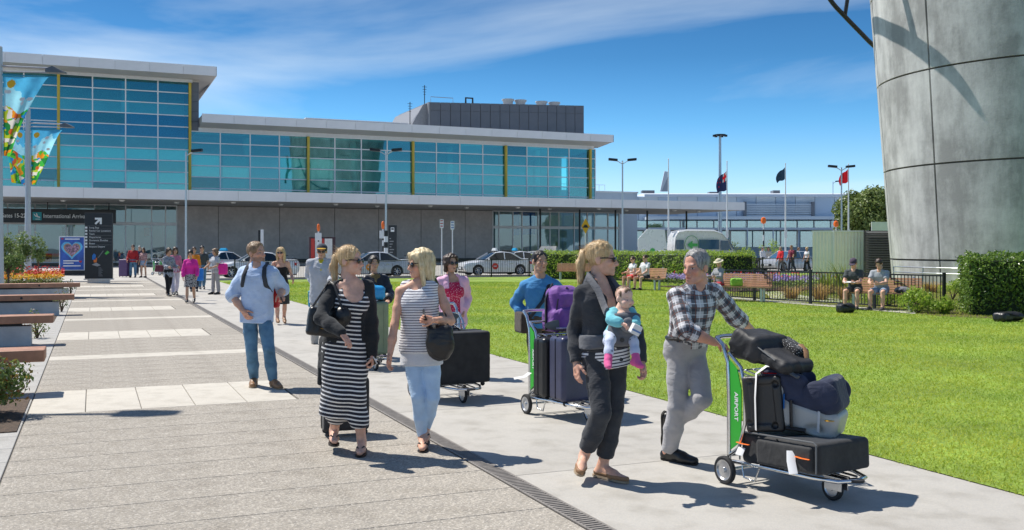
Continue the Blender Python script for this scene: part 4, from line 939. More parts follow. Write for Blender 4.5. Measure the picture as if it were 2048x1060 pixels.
for s, m, y in ((.66, m_glow, -.017), (.52, m_gold, -.021), (.46, m_heart, -.025)):
    q = MB(); q.prism(heart(s, 0, 1.6), y, y+.004); q.build('heart', m, hp)
q = MB(); q.box(-.8, .8, -.05, .15, 0, .05); q.build('foot', dark_metal, hp)
q = MB(); q.box(-.75, .75, -.004, -.001, .06, .3); q.build('kick_panel', black_paint, hp)
for z, x0, x1 in ((2.2, -.4, .45), (.86, -.5, .4), (.72, -.5, .1), (.55, -.5, .5)):
    q = MB(); q.box(x0, x1, -.02, -.013, z, z+.06); q.build('text_line', m_signw, hp)
q = MB(); q.prism(heart(.09, .5, .84), -.022, -.013); q.build('small_heart', MATS['red_board'], hp); q = MB(); q.prism(heart(.07, -.55, 2.24), -.022, -.013); q.build('small_heart', MATS['red_board'], hp)
# banner poles
m_bsky = mat('banner_sky', (.10, .50, .85), .6, 0, .3, 1.2, trans=.6); m_bpale = mat('banner_pale', (.35, .74, .92), .6, 0, .2, 2, trans=.6); m_bsun = mat('banner_sun', (.85, .48, .02), .6, 0, .04, 3)
def patch_mat():
    m, nt, b = nodes_of('banner_landscape'); N, L = nt.nodes, nt.links
    tc = N.new('ShaderNodeTexCoord'); n0 = N.new('ShaderNodeTexNoise'); n0.inputs['Scale'].default_value = 2.2; mxv = N.new('ShaderNodeMixRGB'); mxv.inputs[0].default_value = .35
    L.new(tc.outputs['Object'], n0.inputs['Vector']); L.new(tc.outputs['Object'], mxv.inputs[1]); L.new(n0.outputs['Color'], mxv.inputs[2])
    v = N.new('ShaderNodeTexVoronoi'); v.inputs['Scale'].default_value = 6.5; L.new(mxv.outputs[0], v.inputs['Vector'])
    sp = N.new('ShaderNodeSeparateColor'); L.new(v.outputs['Color'], sp.inputs[0]); cr = N.new('ShaderNodeValToRGB'); cr.color_ramp.interpolation = 'CONSTANT'
    cs = [(.05, .42, .06), (.02, .22, .05), (.80, .30, .02), (.02, .25, .60), (.45, .55, .03), (.03, .5, .55), (.75, .70, .62), (.6, .12, .03), (.1, .5, .04)]
    while len(cr.color_ramp.elements) < len(cs): cr.color_ramp.elements.new(.5)
    for i, c in enumerate(cs): cr.color_ramp.elements[i].position = i/len(cs); cr.color_ramp.elements[i].color = c+(1,)
    L.new(sp.outputs[0], cr.inputs[0]); L.new(cr.outputs[0], b.inputs['Base Color']); b.inputs['Roughness'].default_value = .6
    tr = N.new('ShaderNodeBsdfTranslucent'); ms = N.new('ShaderNodeMixShader'); ms.inputs[0].default_value = .55; L.new(cr.outputs[0], tr.inputs[0]); L.new(b.outputs[0], ms.inputs[1]); L.new(tr.outputs[0], ms.inputs[2]); L.new(ms.outputs[0], N['Material Output'].inputs[0]); return m
m_bland = patch_mat()
def banner_pole(u, v, lab1, seed, cloth=True):
    root = empty('banner_pole', W(u, v), R(3), lab1, 'banner pole', 'banner poles along the planters'); ztop = 8.9
    q = MB(); q.lathe([(.17, 0), (.17, .8), (.135, 4), (.125, ztop)], n=14); q.sph((0, 0, ztop), (.125, .125, .05), 14, 6); q.build('pole', mat('pole_grey', (.50, .52, .55), .4, .4, .06, 3), root, smooth=40)
    for s in (-1, 1):
        q = MB(); q.tube([(s*.1, 0, 8.22), (s*1.75, 0, 8.16)], .035, 8); q.tube([(s*.1, 0, 8.03), (s*1.75, 0, 8.0)], .025, 8); q.build('lamp_arm', steel, root, smooth=40)
        q = MB(); q.loft([[(s*1.7, -.17, 8.0), (s*1.7, .17, 8.0), (s*1.7, .17, 8.12), (s*1.7, -.17, 8.12)], [(s*1.95, -.2, 7.98), (s*1.95, .2, 7.98), (s*1.95, .16, 8.22), (s*1.95, -.16, 8.22)], [(s*2.35, -.14, 7.98), (s*2.35, .14, 7.98), (s*2.35, .1, 8.03), (s*2.35, -.1, 8.03)]]); q.build('lamp_head', mat('lamp_grey', (.16, .17, .18), .5, .3, .1), root)
        if not cloth: continue
        q = MB(); q.tube([(s*.12, 0, 7.9), (s*1.62, 0, 7.86)], .025, 6); q.build('banner_rod', mat('rod_teal', (.02, .3, .42), .4), root)
        V = []; F = []; nx, nz = 44, 90; top, bot = 7.84, 5.0
        for j in range(nz+1):
            t = j/nz
            wdt = (1.48*(1-t**.8)+.10) if s > 0 else 1.25*(1-.42*t)
            for i in range(nx+1):
                q_ = i/nx; x = s*(.17+wdt*q_); yb = (.16*math.sin(q_*5+t*4+seed)+.07*math.sin(q_*13+t*3))*(.25+t)*q_
                V.append((x, yb+.25*t*q_, top-(top-bot)*t+(.10*t*q_ if s < 0 else 0)))
        for j in range(nz):
            for i in range(nx): a = j*(nx+1)+i; F.append((a, a+1, a+nx+2, a+nx+1))
        me = np_mesh('banner', V, F, m_bsky); [me.materials.append(m) for m in (m_bpale, m_bland, m_bsun, m_fwhite)]
        rg = random.Random(seed+s)
        clouds = [(rg.uniform(.1, .9), rg.uniform(.04, .36), rg.uniform(.06, .1)) for _ in range(4)]
        for p in me.polygons:
            i, j = p.index % nx, p.index//nx; x, t = (i+.5)/nx, (j+.5)/nz; mi = 1 if t > .20+.10*math.sin(x*5+seed)+.03*math.sin(x*23) else 0
            for cx, ct, cr_ in clouds:
                if ((x-cx)/cr_)**2+((t-ct)/.025)**2 < 1: mi = 4
            if ((x-.2)/.11)**2+((t-.09)/.052)**2 < 1: mi = 3
            if t > .42+.05*math.sin(x*6+seed): mi = 2
            p.material_index = mi
        inst('banner', me, root)
    return root
banner_pole(-3.1, 56.8, 'grey banner pole with two painted banners behind the flowers', 1); banner_pole(-3.1, 39.5, 'nearer banner pole whose right banner enters at the left edge', 4)
banner_pole(-4.5, 15.2, 'lamp pole outside the picture whose lamp shadow falls on the pale tiles', 6, False)
# bicycles against the grey wall
def bicycle(px, Y, label):
    root = empty('bicycle', Vector((at(px, 0, Y).x, Y, 0)), PHI, label, 'bicycle', 'bicycles by the grey wall')
    for x in (-.52, .52):
        q = MB(); q.tube([(x+.33*math.cos(t), 0, .34+.33*math.sin(t)) for t in [2*PI*i/20 for i in range(21)]], .02, 6, False); q.tube([(x-.3, 0, .34), (x+.3, 0, .34)], .006, 4); q.tube([(x, 0, .04), (x, 0, .64)], .006, 4); q.build('wheel', rubber, root)
    q = MB(); q.tube([(-.52, 0, .34), (-.1, 0, .3), (.38, 0, .8), (-.2, 0, .82), (-.1, 0, .3)], .018, 6); q.tube([(-.52, 0, .34), (-.2, 0, .82)], .014, 6); q.tube([(.52, 0, .34), (.36, 0, .92)], .018, 6); q.build('frame', white_metal, root)
    q = MB(); q.box(-.34, -.1, -.06, .06, .9, .95); q.build('saddle', black_paint, root); q = MB(); q.tube([(.36, -.25, .96), (.36, .25, .96)], .015, 6); q.build('handlebar', black_paint, root)
bicycle(578, 97, 'left bicycle parked by the grey wall near the silver car'); bicycle(815, 100, 'right bicycle parked by the grey wall near the bus totem')
# ================================================================== vehicles
def car_paint(name, c): return mat(name, c, .28, .15, .03, 2, coat=.6)
p_white = car_paint('paint_white', (.74, .75, .76)); p_silver = car_paint('paint_silver', (.55, .57, .60)); p_grey = car_paint('paint_steel_grey', (.40, .43, .47))
m_cglass = mat('car_glass', (.012, .02, .026), .06, 0, .1, 2, spec=.8); m_cglass2 = mat('car_glass_blue', (.05, .12, .2), .06, 0, .1, 2, spec=.9)
m_red = mat('tail_lamp_red', (.45, .01, .015), .25, 0, .05); m_clear = mat('headlamp_clear', (.75, .78, .8), .1, 0, .05, spec=.9); m_alloy = mat('alloy_rim', (.55, .56, .58), .3, .9, .08, 9)
m_tblue = mat('taxi_sign_blue', (.02, .33, .6), .4, 0, .05, 3)
def wheel(parent, x, y, r=.32, w=.2):
    q = MB(); q.lathe([(r*.66, -w/2), (r*.93, -w/2), (r, -w*.36), (r, w*.36), (r*.93, w/2), (r*.66, w/2)], n=22, axis='Y', cap=False); t = q.build('wheel', rubber, parent, (x, y, r), smooth=30)
    s = -1 if y < 0 else 1; q = MB(); q.lathe([(.02, s*w*.40), (r*.2, s*w*.42), (r*.22, s*w*.36), (r*.22, s*w*.30)], n=14, axis='Y')
    for k in range(7):
        a = 2*PI*k/7; c, d = math.cos(a), math.sin(a)
        q.tube([(c*r*.15, s*w*.38, d*r*.15), (c*r*.66, s*w*.40, d*r*.66)], [r*.11, r*.075], 6)
    q.tube([(r*.66*math.cos(2*PI*i/20), s*w*.42, r*.66*math.sin(2*PI*i/20)) for i in range(21)], .018, 6, False)
    q.build('rim', m_alloy, t, smooth=40)
    q = MB(); q.lathe([(r*.64, 0), (.01, 0)], n=16, axis='Y'); q.build('brake_disc', dark_metal, t)
def car(name, loc, heading, paint, label, L=4.62, Wd=1.80, H=1.46, glass=None, cat='car', hatch=False, group='cars on the taxi road', sign=None, logo=None, lid=False):
    """heading: direction the nose points, angle about Z; local +X is the nose"""
    root = empty(name, loc, heading, label, cat, group); hw = Wd/2; glass = glass or m_cglass
    fa, ra = L*.5-.86, -L*.5+.98      # axles
    top = lambda x: (.62+.0*x if x > L*.5-.05 else .93-.20*max(0, (x-(L*.5-1.25))/1.25)**1.6 if x > L*.5-1.25 else .93 if x > -L*.5+1.1 else .93+.08*min(1, (-(L*.5)+1.1-x)/.5))
    def ends(x):
        e = abs(x)/(L*.5); return 1-.13*max(0, (e-.72)/.28)**2
    xs = sorted(set([-L*.5, -L*.5+.06, -L*.5+.2, -L*.5+.45, L*.5-.45, L*.5-.2, L*.5-.06, L*.5]+[ax+.37*math.cos(t) for ax in (fa, ra) for t in [PI*i/8 for i in range(9)]]+[ax+d for ax in (fa, ra) for d in (-.371, .371)]+[-.9+.3*i for i in range(7)]))
    rings = []
    for x in xs:
        w = hw*ends(x); zb = .20+.14*max(0, (abs(x)/(L*.5)-.9)/.1)
        for ax in (fa, ra):
            d = abs(x-ax)
            if d <= .3701: zb = max(zb, .32+math.sqrt(max(0, .37**2-d*d)))
        zt = top(x); endq = max(0, (abs(x)-(L*.5-.07))/.07); zt = zt-.12*endq; zb = zb+.1*endq
        sh = min(zt-.02, .80)
        zb = min(zb, sh-.06)
        zm = max(zb+.02, .5)
        pts = [(x, -w*.9, zb), (x, -w*.985, zb+.015), (x, -w, min(zm, sh-.02)), (x, -w*.975, sh), (x, -w*.86, zt-.005), (x, -w*.4, zt+.02), (x, 0, zt+.028)]
        rings.append(pts+[(a, -b_, c) for a, b_, c in reversed(pts[:-1])])
    q = MB(); q.loft(rings); q.build('body', paint, root, smooth=38)
    q = MB(); q.box(-L*.5+.15, L*.5-.15, -hw*.82, hw*.82, .16, .6); q.build('underbody', rubber, root)
    # greenhouse
    wb, rb = (L*.5-1.28), (-L*.5+(.25 if hatch else .72)); wf, rf = wb-.78, rb+(.35 if hatch else .72)
    sec = [(wb, .93, .80), (wb-.26, 1.1, .765), (wf, H-.045, .62), (wf-.35, H-.012, .59), ((wf+rf)/2, H-.0, .58), (rf+.3, H-.02, .585), (rf, H-.06, .61), (rb+.2, 1.08, .74), (rb, .98, .80)]
    gl = []
    q = MB(); rings = []
    for x, z, w in sec:
        base = .90; k = Wd/1.8
        rings.append([(x, -.80*k, base) if z > .95 else (x, -.80*k, .88), (x, -w*k, z-.04), (x, -w*.86*k, z-.008), (x, 0, z+.012), (x, w*.86*k, z-.008), (x, w*k, z-.04), (x, .80*k, base) if z > .95 else (x, .80*k, .88)])
    q.loft(rings); q.build('windows', glass, root, smooth=35)
    # roof and pillars lie just proud of the glass
    k = Wd/1.8; q = MB(); rings = []
    for x, z, w in sec[2:7]: rings.append([(x, -w*k-.006, z-.055), (x, -w*.86*k, z+.004), (x, 0, z+.026), (x, w*.86*k, z+.004), (x, w*k+.006, z-.055)])
    q.loft(rings, cap=False); q.build('roof', paint, root, smooth=40)
    for s in (-1, 1):
        for pts, r in (([(wb+.02, s*.80*k, .92), (wb-.26, s*.775*k, 1.075), (wf, s*.635*k, H-.07)], .03), ([((wf+rf)/2-.02, s*.805*k, .92), ((wf+rf)/2-.05, s*.60*k, H-.05)], .035), ([(rb-.02, s*.80*k, .95), (rb+.2, s*.745*k, 1.06), (rf, s*.625*k, H-.085)], .045), ([(wb, s*.81*k, .915), (0, s*.82*k, .925), (rb, s*.81*k, .955)], .022)):
            q = MB(); q.tube(pts, r, 6); q.build('pillar', paint, root)
        q = MB(); q.loft([[(L*.5-.42, s*hw*.90, .60), (L*.5-.10, s*hw*.70, .58), (L*.5-.10, s*hw*.70, .70), (L*.5-.42, s*hw*.90, .76)], [(L*.5-.42, s*hw*.985, .60), (L*.5-.02, s*hw*.80, .58), (L*.5-.02, s*hw*.80, .68), (L*.5-.42, s*hw*.97, .75)]]); q.build('headlight', m_clear, root)
        q = MB(); q.loft([[(-L*.5+.3, s*hw*.93, .70), (-L*.5+.02, s*hw*.60, .70), (-L*.5+.02, s*hw*.60, .86), (-L*.5+.3, s*hw*.9, .88)], [(-L*.5+.3, s*hw*.985, .70), (-L*.5-.012, s*hw*.83, .70), (-L*.5-.012, s*hw*.8, .86), (-L*.5+.3, s*hw*.975, .84)]]); q.build('tail_light', m_red, root)
        q = MB(); q.sph((wb-.25, s*(hw+.06), .98), (.07, .1, .065), 10, 6); q.build('mirror', paint, root, smooth=60)
        for x in (.22, -.75):
            q = MB(); q.box(x-.1, x+.1, s*hw*1.0-.01, s*hw*1.0+.012, .74, .765); q.build('door_handle', chrome, root)
        for x in (wb-.30, -.10, -1.05):
            q = MB(); q.box(x-.006, x+.006, s*hw*.99-.02, s*hw*1.001+.002, .28, .80); q.build('door_seam', m_joint, root)
        for ax in (fa, ra): wheel(root, ax, s*(hw-.10))
    q = MB(); q.box(L*.5-.08, L*.5+.004, -.45, .45, .36, .55); q.build('grille', black_paint, root)
    for x in (-L*.5-.012, L*.5+.006):
        q = MB(); q.box(x-.006, x+.006, -.2, .2, .42, .52) if x > 0 else q.box(x-.008, x+.004, -.2, .2, .56, .66); q.build('number_plate', white_metal, root)
    if sign:
        q = MB(); q.box(-.10, .16, -.32, .32, H+.02, H+.05); q.build('sign_rack', dark_metal, root)
        q = MB(); q.loft([[(-.08, -.34, H+.05), (.12, -.34, H+.05), (.12, .34, H+.05), (-.08, .34, H+.05)], [(-.04, -.24, H+.23), (.08, -.24, H+.23), (.08, .24, H+.23), (-.04, .24, H+.23)]]); q.build('roof_sign', sign, root, bevel=.02)
    if logo:
        for s in (-1, 1):
            q = MB(); q.lathe([(.01, s*(hw+.006)), (.2, s*(hw+.006)), (.2, s*(hw-.02))], (.35, 0, .58), 18, 'Y', False); q.build('door_logo', logo, root)
            q = MB(); q.box(.24, .46, s*(hw+.007)-.003, s*(hw+.007)+.003, .56, .61); q.build('logo_bar', white_metal, root)
    if lid:
        q = MB(); q.loft([[(-L*.5+.75, -.66, 1.0), (-L*.5+.75, .66, 1.0), (-L*.5+.72, .66, 1.04), (-L*.5+.72, -.66, 1.04)], [(-L*.5+.55, -.7, 1.5), (-L*.5+.55, .7, 1.5), (-L*.5+.5, .7, 1.54), (-L*.5+.5, -.7, 1.54)], [(-L*.5+.25, -.62, 1.8), (-L*.5+.25, .62, 1.8), (-L*.5+.2, .62, 1.83), (-L*.5+.2, -.62, 1.83)]]); q.build('open_boot_lid', paint, root, smooth=40)
    return root
def on_v(px, v):
    s = (px-1024)/FPX; Y = v/(CP-SP*s); return Vector((s*Y, Y, -.012))
HL = PI+PHI      # heading left along the road
m_lred = mat('logo_red', (.6, .03, .02), .45, 0, .05)
car('parked_taxi', on_v(990, 56.0), HL, p_white, 'white taxi with round red door logo behind the railing', logo=m_lred, sign=p_white)
car('parked_taxi', on_v(1030, 60.5), HL, p_white, 'white taxi with blue roof sign just behind the red-logo taxi', sign=m_tblue)
car('parked_taxi', on_v(742, 56.0), HL, p_silver, 'silver taxi showing its tail behind the two striped women', logo=mat('logo_orange', (.8, .3, .03), .5))
car('parked_car', on_v(512, 56.5), HL, p_white, 'white saloon behind the man in the blue shirt')
car('parked_taxi', on_v(447, 66), R(60), p_white, 'white taxi seen from behind with blue roof sign', sign=m_tblue)
car('parked_car', on_v(1072, 66), R(115), p_white, 'white car with its boot lid raised beyond the hedge', lid=True, hatch=True)
car('parked_car', on_v(1398, 55.4), HL, p_silver, 'silver saloon behind the plaid-shirted man', glass=m_cglass2)
car('parked_car', on_v(1572, 58.2), PI+R(38), p_silver, 'silver hatchback facing us behind the passers-by in red', hatch=True, glass=m_cglass2)
# script lettering on the boot of the rear-facing taxi is too small to read: a red swash
# minibus
def minibus(loc, heading):
    root = empty('minibus', loc, heading, 'white high-roof minibus with green circled arrow on its side', 'minibus'); hw = .92; L = 5.2
    prof = [(-2.6, .35), (-2.62, 1.2), (-2.5, 2.25), (-2.3, 2.55), (-1.6, 2.66), (.6, 2.64), (1.3, 2.45), (1.75, 2.05), (2.2, 1.38), (2.58, 1.15), (2.66, .8), (2.64, .4), (2.5, .3), (-2.45, .3)]
    q = MB(); rings = []
    for y, sx, sz in ((-hw+.10, .99, .985), (-hw, .985, .93), (-hw, .985, .93)): pass
    rings = [[(x*.985, -hw*.86, z if z < 1.2 else z*.995) for x, z in prof], [(x, -hw, z if z < 1.2 else 1.2+(z-1.2)*.90) for x, z in prof], [(x, hw, z if z < 1.2 else 1.2+(z-1.2)*.90) for x, z in prof], [(x*.985, hw*.86, z if z < 1.2 else z*.995) for x, z in prof]]
    q.loft(rings); q.build('body', p_white, root, smooth=30, bevel=.03)
    for s in (-1, 1):
        y = s*(hw+.004)
        for x0, x1, z0, z1 in ((-2.45, -1.85, 1.4, 1.98), (-.62, 1.0, 1.4, 2.0)):
            q = MB(); q.box(x0, x1, y-.006, y+.006, z0, z1); q.build('side_window', m_cglass2, root, bevel=.004)
        q = MB(); q.prism([(1.15, 1.35), (2.02, 1.35), (1.70, 1.92), (1.15, 1.95)], y-.006, y+.006); q.build('door_window', m_cglass2, root)
        q = MB(); q.tube([(-1.22+.56*math.cos(t), s*(hw+.008), 1.68+.56*math.sin(t)) for t in [2*PI*i/28 for i in range(29)]], .06, 6, False, .25); q.build('logo_ring', mat('logo_green', (.08, .45, .10), .45), root)
        q = MB(); q.prism([(x+.13, z+.4) for x, z in ((-1.70, 1.28), (-1.28, 1.0), (-1.28, 1.18), (-.88, 1.18), (-.88, 1.36), (-1.28, 1.36), (-1.28, 1.54))], y-.004, y+.010); q.build('logo_arrow', mat('logo_green', (.08, .45, .10), .45), root)
        q = MB(); q.box(-2.4, 1.6, y-.003, y+.005, 1.05, 1.2); q.build('blue_stripe', mat('stripe_blue', (.08, .1, .3), .45), root)
        for ax in (-1.65, 1.62):
            q = MB(); q.lathe([(.41, s*(hw-.02)), (.41, s*(hw+.003)), (.01, s*(hw+.003))], (ax, 0, .36), 20, 'Y', False); q.build('wheel_arch', rubber, root); wheel(root, ax, s*(hw-.07), .34)
        q = MB(); q.box(2.35, 2.64, s*.55, s*.86, .72, .95) if s > 0 else q.box(2.35, 2.64, -.86, -.55, .72, .95); q.build('headlight', m_clear, root)
    q = MB(); q.loft([[(1.78, -.74, 2.06), (1.78, .74, 2.06), (2.26, .8, 1.42), (2.26, -.8, 1.42)], [(1.82, -.74, 2.08), (1.82, .74, 2.08), (2.30, .8, 1.44), (2.30, -.8, 1.44)]]); q.build('windscreen', m_cglass2, root)
    return root
minibus(Vector((at(1405, 0, 69).x, 69, -.012)), R(8)).scale = (.90, 1.0, 1.14)
def trailer(loc, rz):
    root = empty('luggage_trailer', loc, rz, 'white angular luggage trailer with raised lid beside the minibus', 'trailer')
    q = MB(); q.prism([(-1.0, .45), (.95, .45), (1.0, 1.3), (.85, 1.35), (-.95, 1.0)], -.7, .7); q.build('box', p_white, root, bevel=.03)
    q = MB(); q.prism([(-1.05, 1.05), (.85, 1.42), (.72, 2.55), (-.45, 2.6), (-1.05, 2.0)], -.72, -.62); q.build('raised_lid', p_white, root, bevel=.02)
    q = MB(); q.box(-.9, .9, -.715, -.705, .55, .75); q.build('red_stripe', m_lred, root); q = MB(); q.box(-.1, .75, -.725, -.71, .85, 1.05); q.build('blue_lettering', MATS['stripe_blue'], root)
    q = MB(); q.lathe([(.01, -.73), (.17, -.73), (.17, -.72)], (-.1, 0, 1.3), 16, 'Y', False); q.build('logo', MATS['logo_green'], root)
    wheel(root, 0, -.66, .3); wheel(root, 0, .66, .3)
    q = MB(); q.tube([(.9, 0, .5), (1.7, 0, .5)], .04, 6); q.build('drawbar', steel, root); return root
trailer(Vector((at(1303, 0, 67).x, 67, -.012)), R(5)).scale = (1.05, 1.05, 1.15)
# ================================================================== people: smooth implicit bodies turned into meshes
def V3(*a): return np.array(a, np.float64)
def nv(v): 
    v = np.asarray(v, np.float64); return v/(np.linalg.norm(v)+1e-12)
class Cone:
    def __init__(s, a, b, ra, rb, flat0=False, flat1=False, sq=None):
        s.a, s.b, s.ra, s.rb = np.asarray(a, float), np.asarray(b, float), ra, rb; s.f0, s.f1 = flat0, flat1
        s.L = np.linalg.norm(s.b-s.a)+1e-9; s.d = (s.b-s.a)/s.L; m = max(ra, rb)
        s.lo = np.minimum(s.a, s.b)-m; s.hi = np.maximum(s.a, s.b)+m
        ref = V3(0, 1, 0) if abs(s.d[1]) < .9 else V3(1, 0, 0)
        s.e1 = nv(ref-s.d*np.dot(ref, s.d)); s.e2 = np.cross(s.d, s.e1); s.sq = sq
    def __call__(s, P):
        q = P-s.a; h = q@s.d; t = np.clip(h/s.L, 0, 1); w = q-(t*s.L)[..., None]*s.d
        if s.sq is not None:          # (axis, factor): squeeze across one direction
            ax, fc = s.sq; c = w@ax; w = w+(c*(1/fc-1))[..., None]*ax
        d = np.sqrt((w*w).sum(-1))-(s.ra+(s.rb-s.ra)*t)
        if s.f0: d = np.maximum(d, -h)
        if s.f1: d = np.maximum(d, h-s.L)
        return d
    def uv(s, P):
        q = P-s.a; h = q@s.d; return np.stack([np.arctan2(q@s.e2, -(q@s.e1))*(s.ra+s.rb)*.5, h, np.zeros_like(h)], -1)
class Ell:
    def __init__(s, c, r, rot=None):
        s.c, s.r = np.asarray(c, float), np.asarray(r, float)*np.ones(3); s.rot = rot; m = s.r.max(); s.lo, s.hi = s.c-(m if rot is not None else s.r), s.c+(m if rot is not None else s.r)
    def __call__(s, P):
        q = P-s.c
        if s.rot is not None: q = q@s.rot
        k0 = np.sqrt(((q/s.r)**2).sum(-1))+1e-9; k1 = np.sqrt(((q/s.r**2)**2).sum(-1))+1e-9
        return k0*(k0-1)/k1
    def uv(s, P): q = P-s.c; return np.stack([np.arctan2(q[..., 0], -q[..., 1])*s.r[0], q[..., 2], q[..., 2]*0], -1)
class Box3:
    def __init__(s, c, h, rot=None, r=.01):
        s.c, s.h, s.rot, s.r = np.asarray(c, float), np.asarray(h, float), rot, r; m = np.linalg.norm(s.h) if rot is not None else s.h; s.lo, s.hi = s.c-m, s.c+m
    def __call__(s, P):
        q = P-s.c
        if s.rot is not None: q = q@s.rot
        q = np.abs(q)-(s.h-s.r); return np.sqrt((np.maximum(q, 0)**2).sum(-1))+np.minimum(q.max(-1), 0)-s.r
    def uv(s, P): return P-s.c
class Torso:
    """elliptical sections along a spine; lateral direction turns from hips to shoulders"""
    def __init__(s, a, b, la, lb, prof, off=0.0, t0=None, t1=None, bow=0.0):
        s.a, s.b = np.asarray(a, float), np.asarray(b, float); s.L = np.linalg.norm(s.b-s.a); s.d = (s.b-s.a)/s.L
        s.la, s.lb = nv(la), nv(lb); pr = np.array(prof, float); s.t, s.w, s.dp, s.y = pr.T; s.off = off
        s.t0 = s.t[0] if t0 is None else t0; s.t1 = s.t[-1] if t1 is None else t1; s.bow = bow
        m = max(s.w.max(), s.dp.max())+off+.02+s.off; A = s.a+s.d*s.L*s.t0; B = s.a+s.d*s.L*s.t1; s.lo, s.hi = np.minimum(A, B)-m, np.maximum(A, B)+m
    def frame(s, P):
        q = P-s.a; t = (q@s.d)/s.L; tc = np.clip(t, 0, 1)
        l = s.la+(s.lb-s.la)*tc[..., None]; l = l-(l@s.d)[..., None]*s.d; l /= np.linalg.norm(l, axis=-1, keepdims=True)
        f = np.cross(l, s.d); x = (q*l).sum(-1); y = (q*f).sum(-1); return t, x, y
    def __call__(s, P):
        t, x, y = s.frame(P); w = np.interp(t, s.t, s.w)+s.off; dp = np.interp(t, s.t, s.dp)+s.off; y = y-np.interp(t, s.t, s.y)
        k = np.sqrt((np.abs(x)/w)**2.25+(np.abs(y)/dp)**2.25); k = k**.96; m = np.minimum(w, dp)
        d = (k-1)*m; return np.maximum(d, np.maximum((t-s.t1)*s.L, (s.t0-t)*s.L))
    def uv(s, P):
        t, x, y = s.frame(P); w = np.interp(t, s.t, s.w)+s.off; dp = np.interp(t, s.t, s.dp)+s.off
        return np.stack([np.arctan2(x/w, y/dp)*(w+dp)*.5, t*s.L, t*0], -1)
def smin(a, b, k):
    h = np.maximum(k-np.abs(a-b), 0)/k; return np.minimum(a, b)-h*h*k*.25
def surface(prims, h, k=.02, subs=(), planes=(), ksub=.008):
    lo = np.min([p.lo for p in prims], 0)-2.5*h; hi = np.max([p.hi for p in prims], 0)+2.5*h
    n = np.ceil((hi-lo)/h).astype(int)+1; S = np.full(n, .5, np.float32)
    ax = [lo[i]+h*np.arange(n[i]) for i in range(3)]
    def region(p, pad):
        i0 = np.maximum(np.floor((p.lo-pad-lo)/h).astype(int), 0); i1 = np.minimum(np.ceil((p.hi+pad-lo)/h).astype(int)+1, n); return i0, i1
    def sub_grid(i0, i1):
        g = np.empty((i1[0]-i0[0], i1[1]-i0[1], i1[2]-i0[2], 3), np.float32)
        g[..., 0] = ax[0][i0[0]:i1[0], None, None]; g[..., 1] = ax[1][None, i0[1]:i1[1], None]; g[..., 2] = ax[2][None, None, i0[2]:i1[2]]; return g
    for p in prims:
        i0, i1 = region(p, k+2*h)
        if (i1 <= i0).any(): continue
        sl = tuple(slice(a, b) for a, b in zip(i0, i1)); kk = getattr(p, 'k', k); S[sl] = smin(S[sl], p(sub_grid(i0, i1)).astype(np.float32), kk)
    for p in subs:
        i0, i1 = region(p, ksub+2*h)
        if (i1 <= i0).any(): continue
        sl = tuple(slice(a, b) for a, b in zip(i0, i1)); S[sl] = -smin(-S[sl], p(sub_grid(i0, i1)).astype(np.float32), ksub)
    for (o, nr) in planes:       # keep the side the normal points away from
        G = sub_grid(np.zeros(3, int), n); S = np.maximum(S, ((G-np.asarray(o))@np.asarray(nr)).astype(np.float32))
    S[0], S[-1], S[:, 0], S[:, -1], S[:, :, 0], S[:, :, -1] = [.5]*6
    return nets(S, lo, h)
def nets(S, lo, h):
    ins = S < 0; n = S.shape
    cnt = np.zeros((n[0]-1, n[1]-1, n[2]-1), np.int8)
    for dx in (0, 1):
        for dy in (0, 1):
            for dz in (0, 1): cnt += ins[dx:n[0]-1+dx, dy:n[1]-1+dy, dz:n[2]-1+dz]
    act = (cnt > 0) & (cnt < 8); idx = np.argwhere(act); m = len(idx)
    vid = np.full(act.shape, -1, np.int32); vid[act] = np.arange(m)
    acc = np.zeros((m, 3)); c = np.zeros((m, 1)); i, j, k = idx.T
    corners = [(a, b, d) for a in (0, 1) for b in (0, 1) for d in (0, 1)]
    val = {q: S[i+q[0], j+q[1], k+q[2]] for q in corners}
    for q in corners:
        for axn in range(3):
            if q[axn]: continue
            q2 = tuple(q[z]+(1 if z == axn else 0) for z in range(3)); a, b = val[q], val[q2]; cr = (a < 0) != (b < 0)
            t = np.where(cr, a/np.where(a-b == 0, 1, a-b), 0); pt = np.array(q, float)[None]+0*acc; pt[:, axn] += t
            acc += np.where(cr[:, None], pt, 0); c[:, 0] += cr
    V = lo+(idx+acc/np.maximum(c, 1))*h; F = []
    for axn in range(3):
        o1, o2 = [(1, 2), (2, 0), (0, 1)][axn]; sl0 = [slice(None)]*3; sl1 = [slice(None)]*3; sl0[axn] = slice(0, -1); sl1[axn] = slice(1, None)
        A, B = ins[tuple(sl0)], ins[tuple(sl1)]; e = np.argwhere(A != B)
        e = e[(e[:, o1] > 0) & (e[:, o2] > 0) & (e[:, o1] < n[o1]-1) & (e[:, o2] < n[o2]-1)]
        if not len(e): continue
        def g(d1, d2):
            q = e.copy(); q[:, o1] -= d1; q[:, o2] -= d2; return vid[q[:, 0], q[:, 1], q[:, 2]]
        f = np.stack([g(1, 1), g(0, 1), g(0, 0), g(1, 0)], 1); fl = ~A[e[:, 0], e[:, 1], e[:, 2]]; f[fl] = f[fl][:, ::-1]; F.append(f)
    return V, np.concatenate(F)
def vnormals(V, F):
    nrm = np.zeros_like(V); c = np.cross(V[F[:, 2]]-V[F[:, 0]], V[F[:, 3]]-V[F[:, 1]])
    for i in range(4): np.add.at(nrm, F[:, i], c)
    return nrm/(np.linalg.norm(nrm, axis=1, keepdims=True)+1e-12)
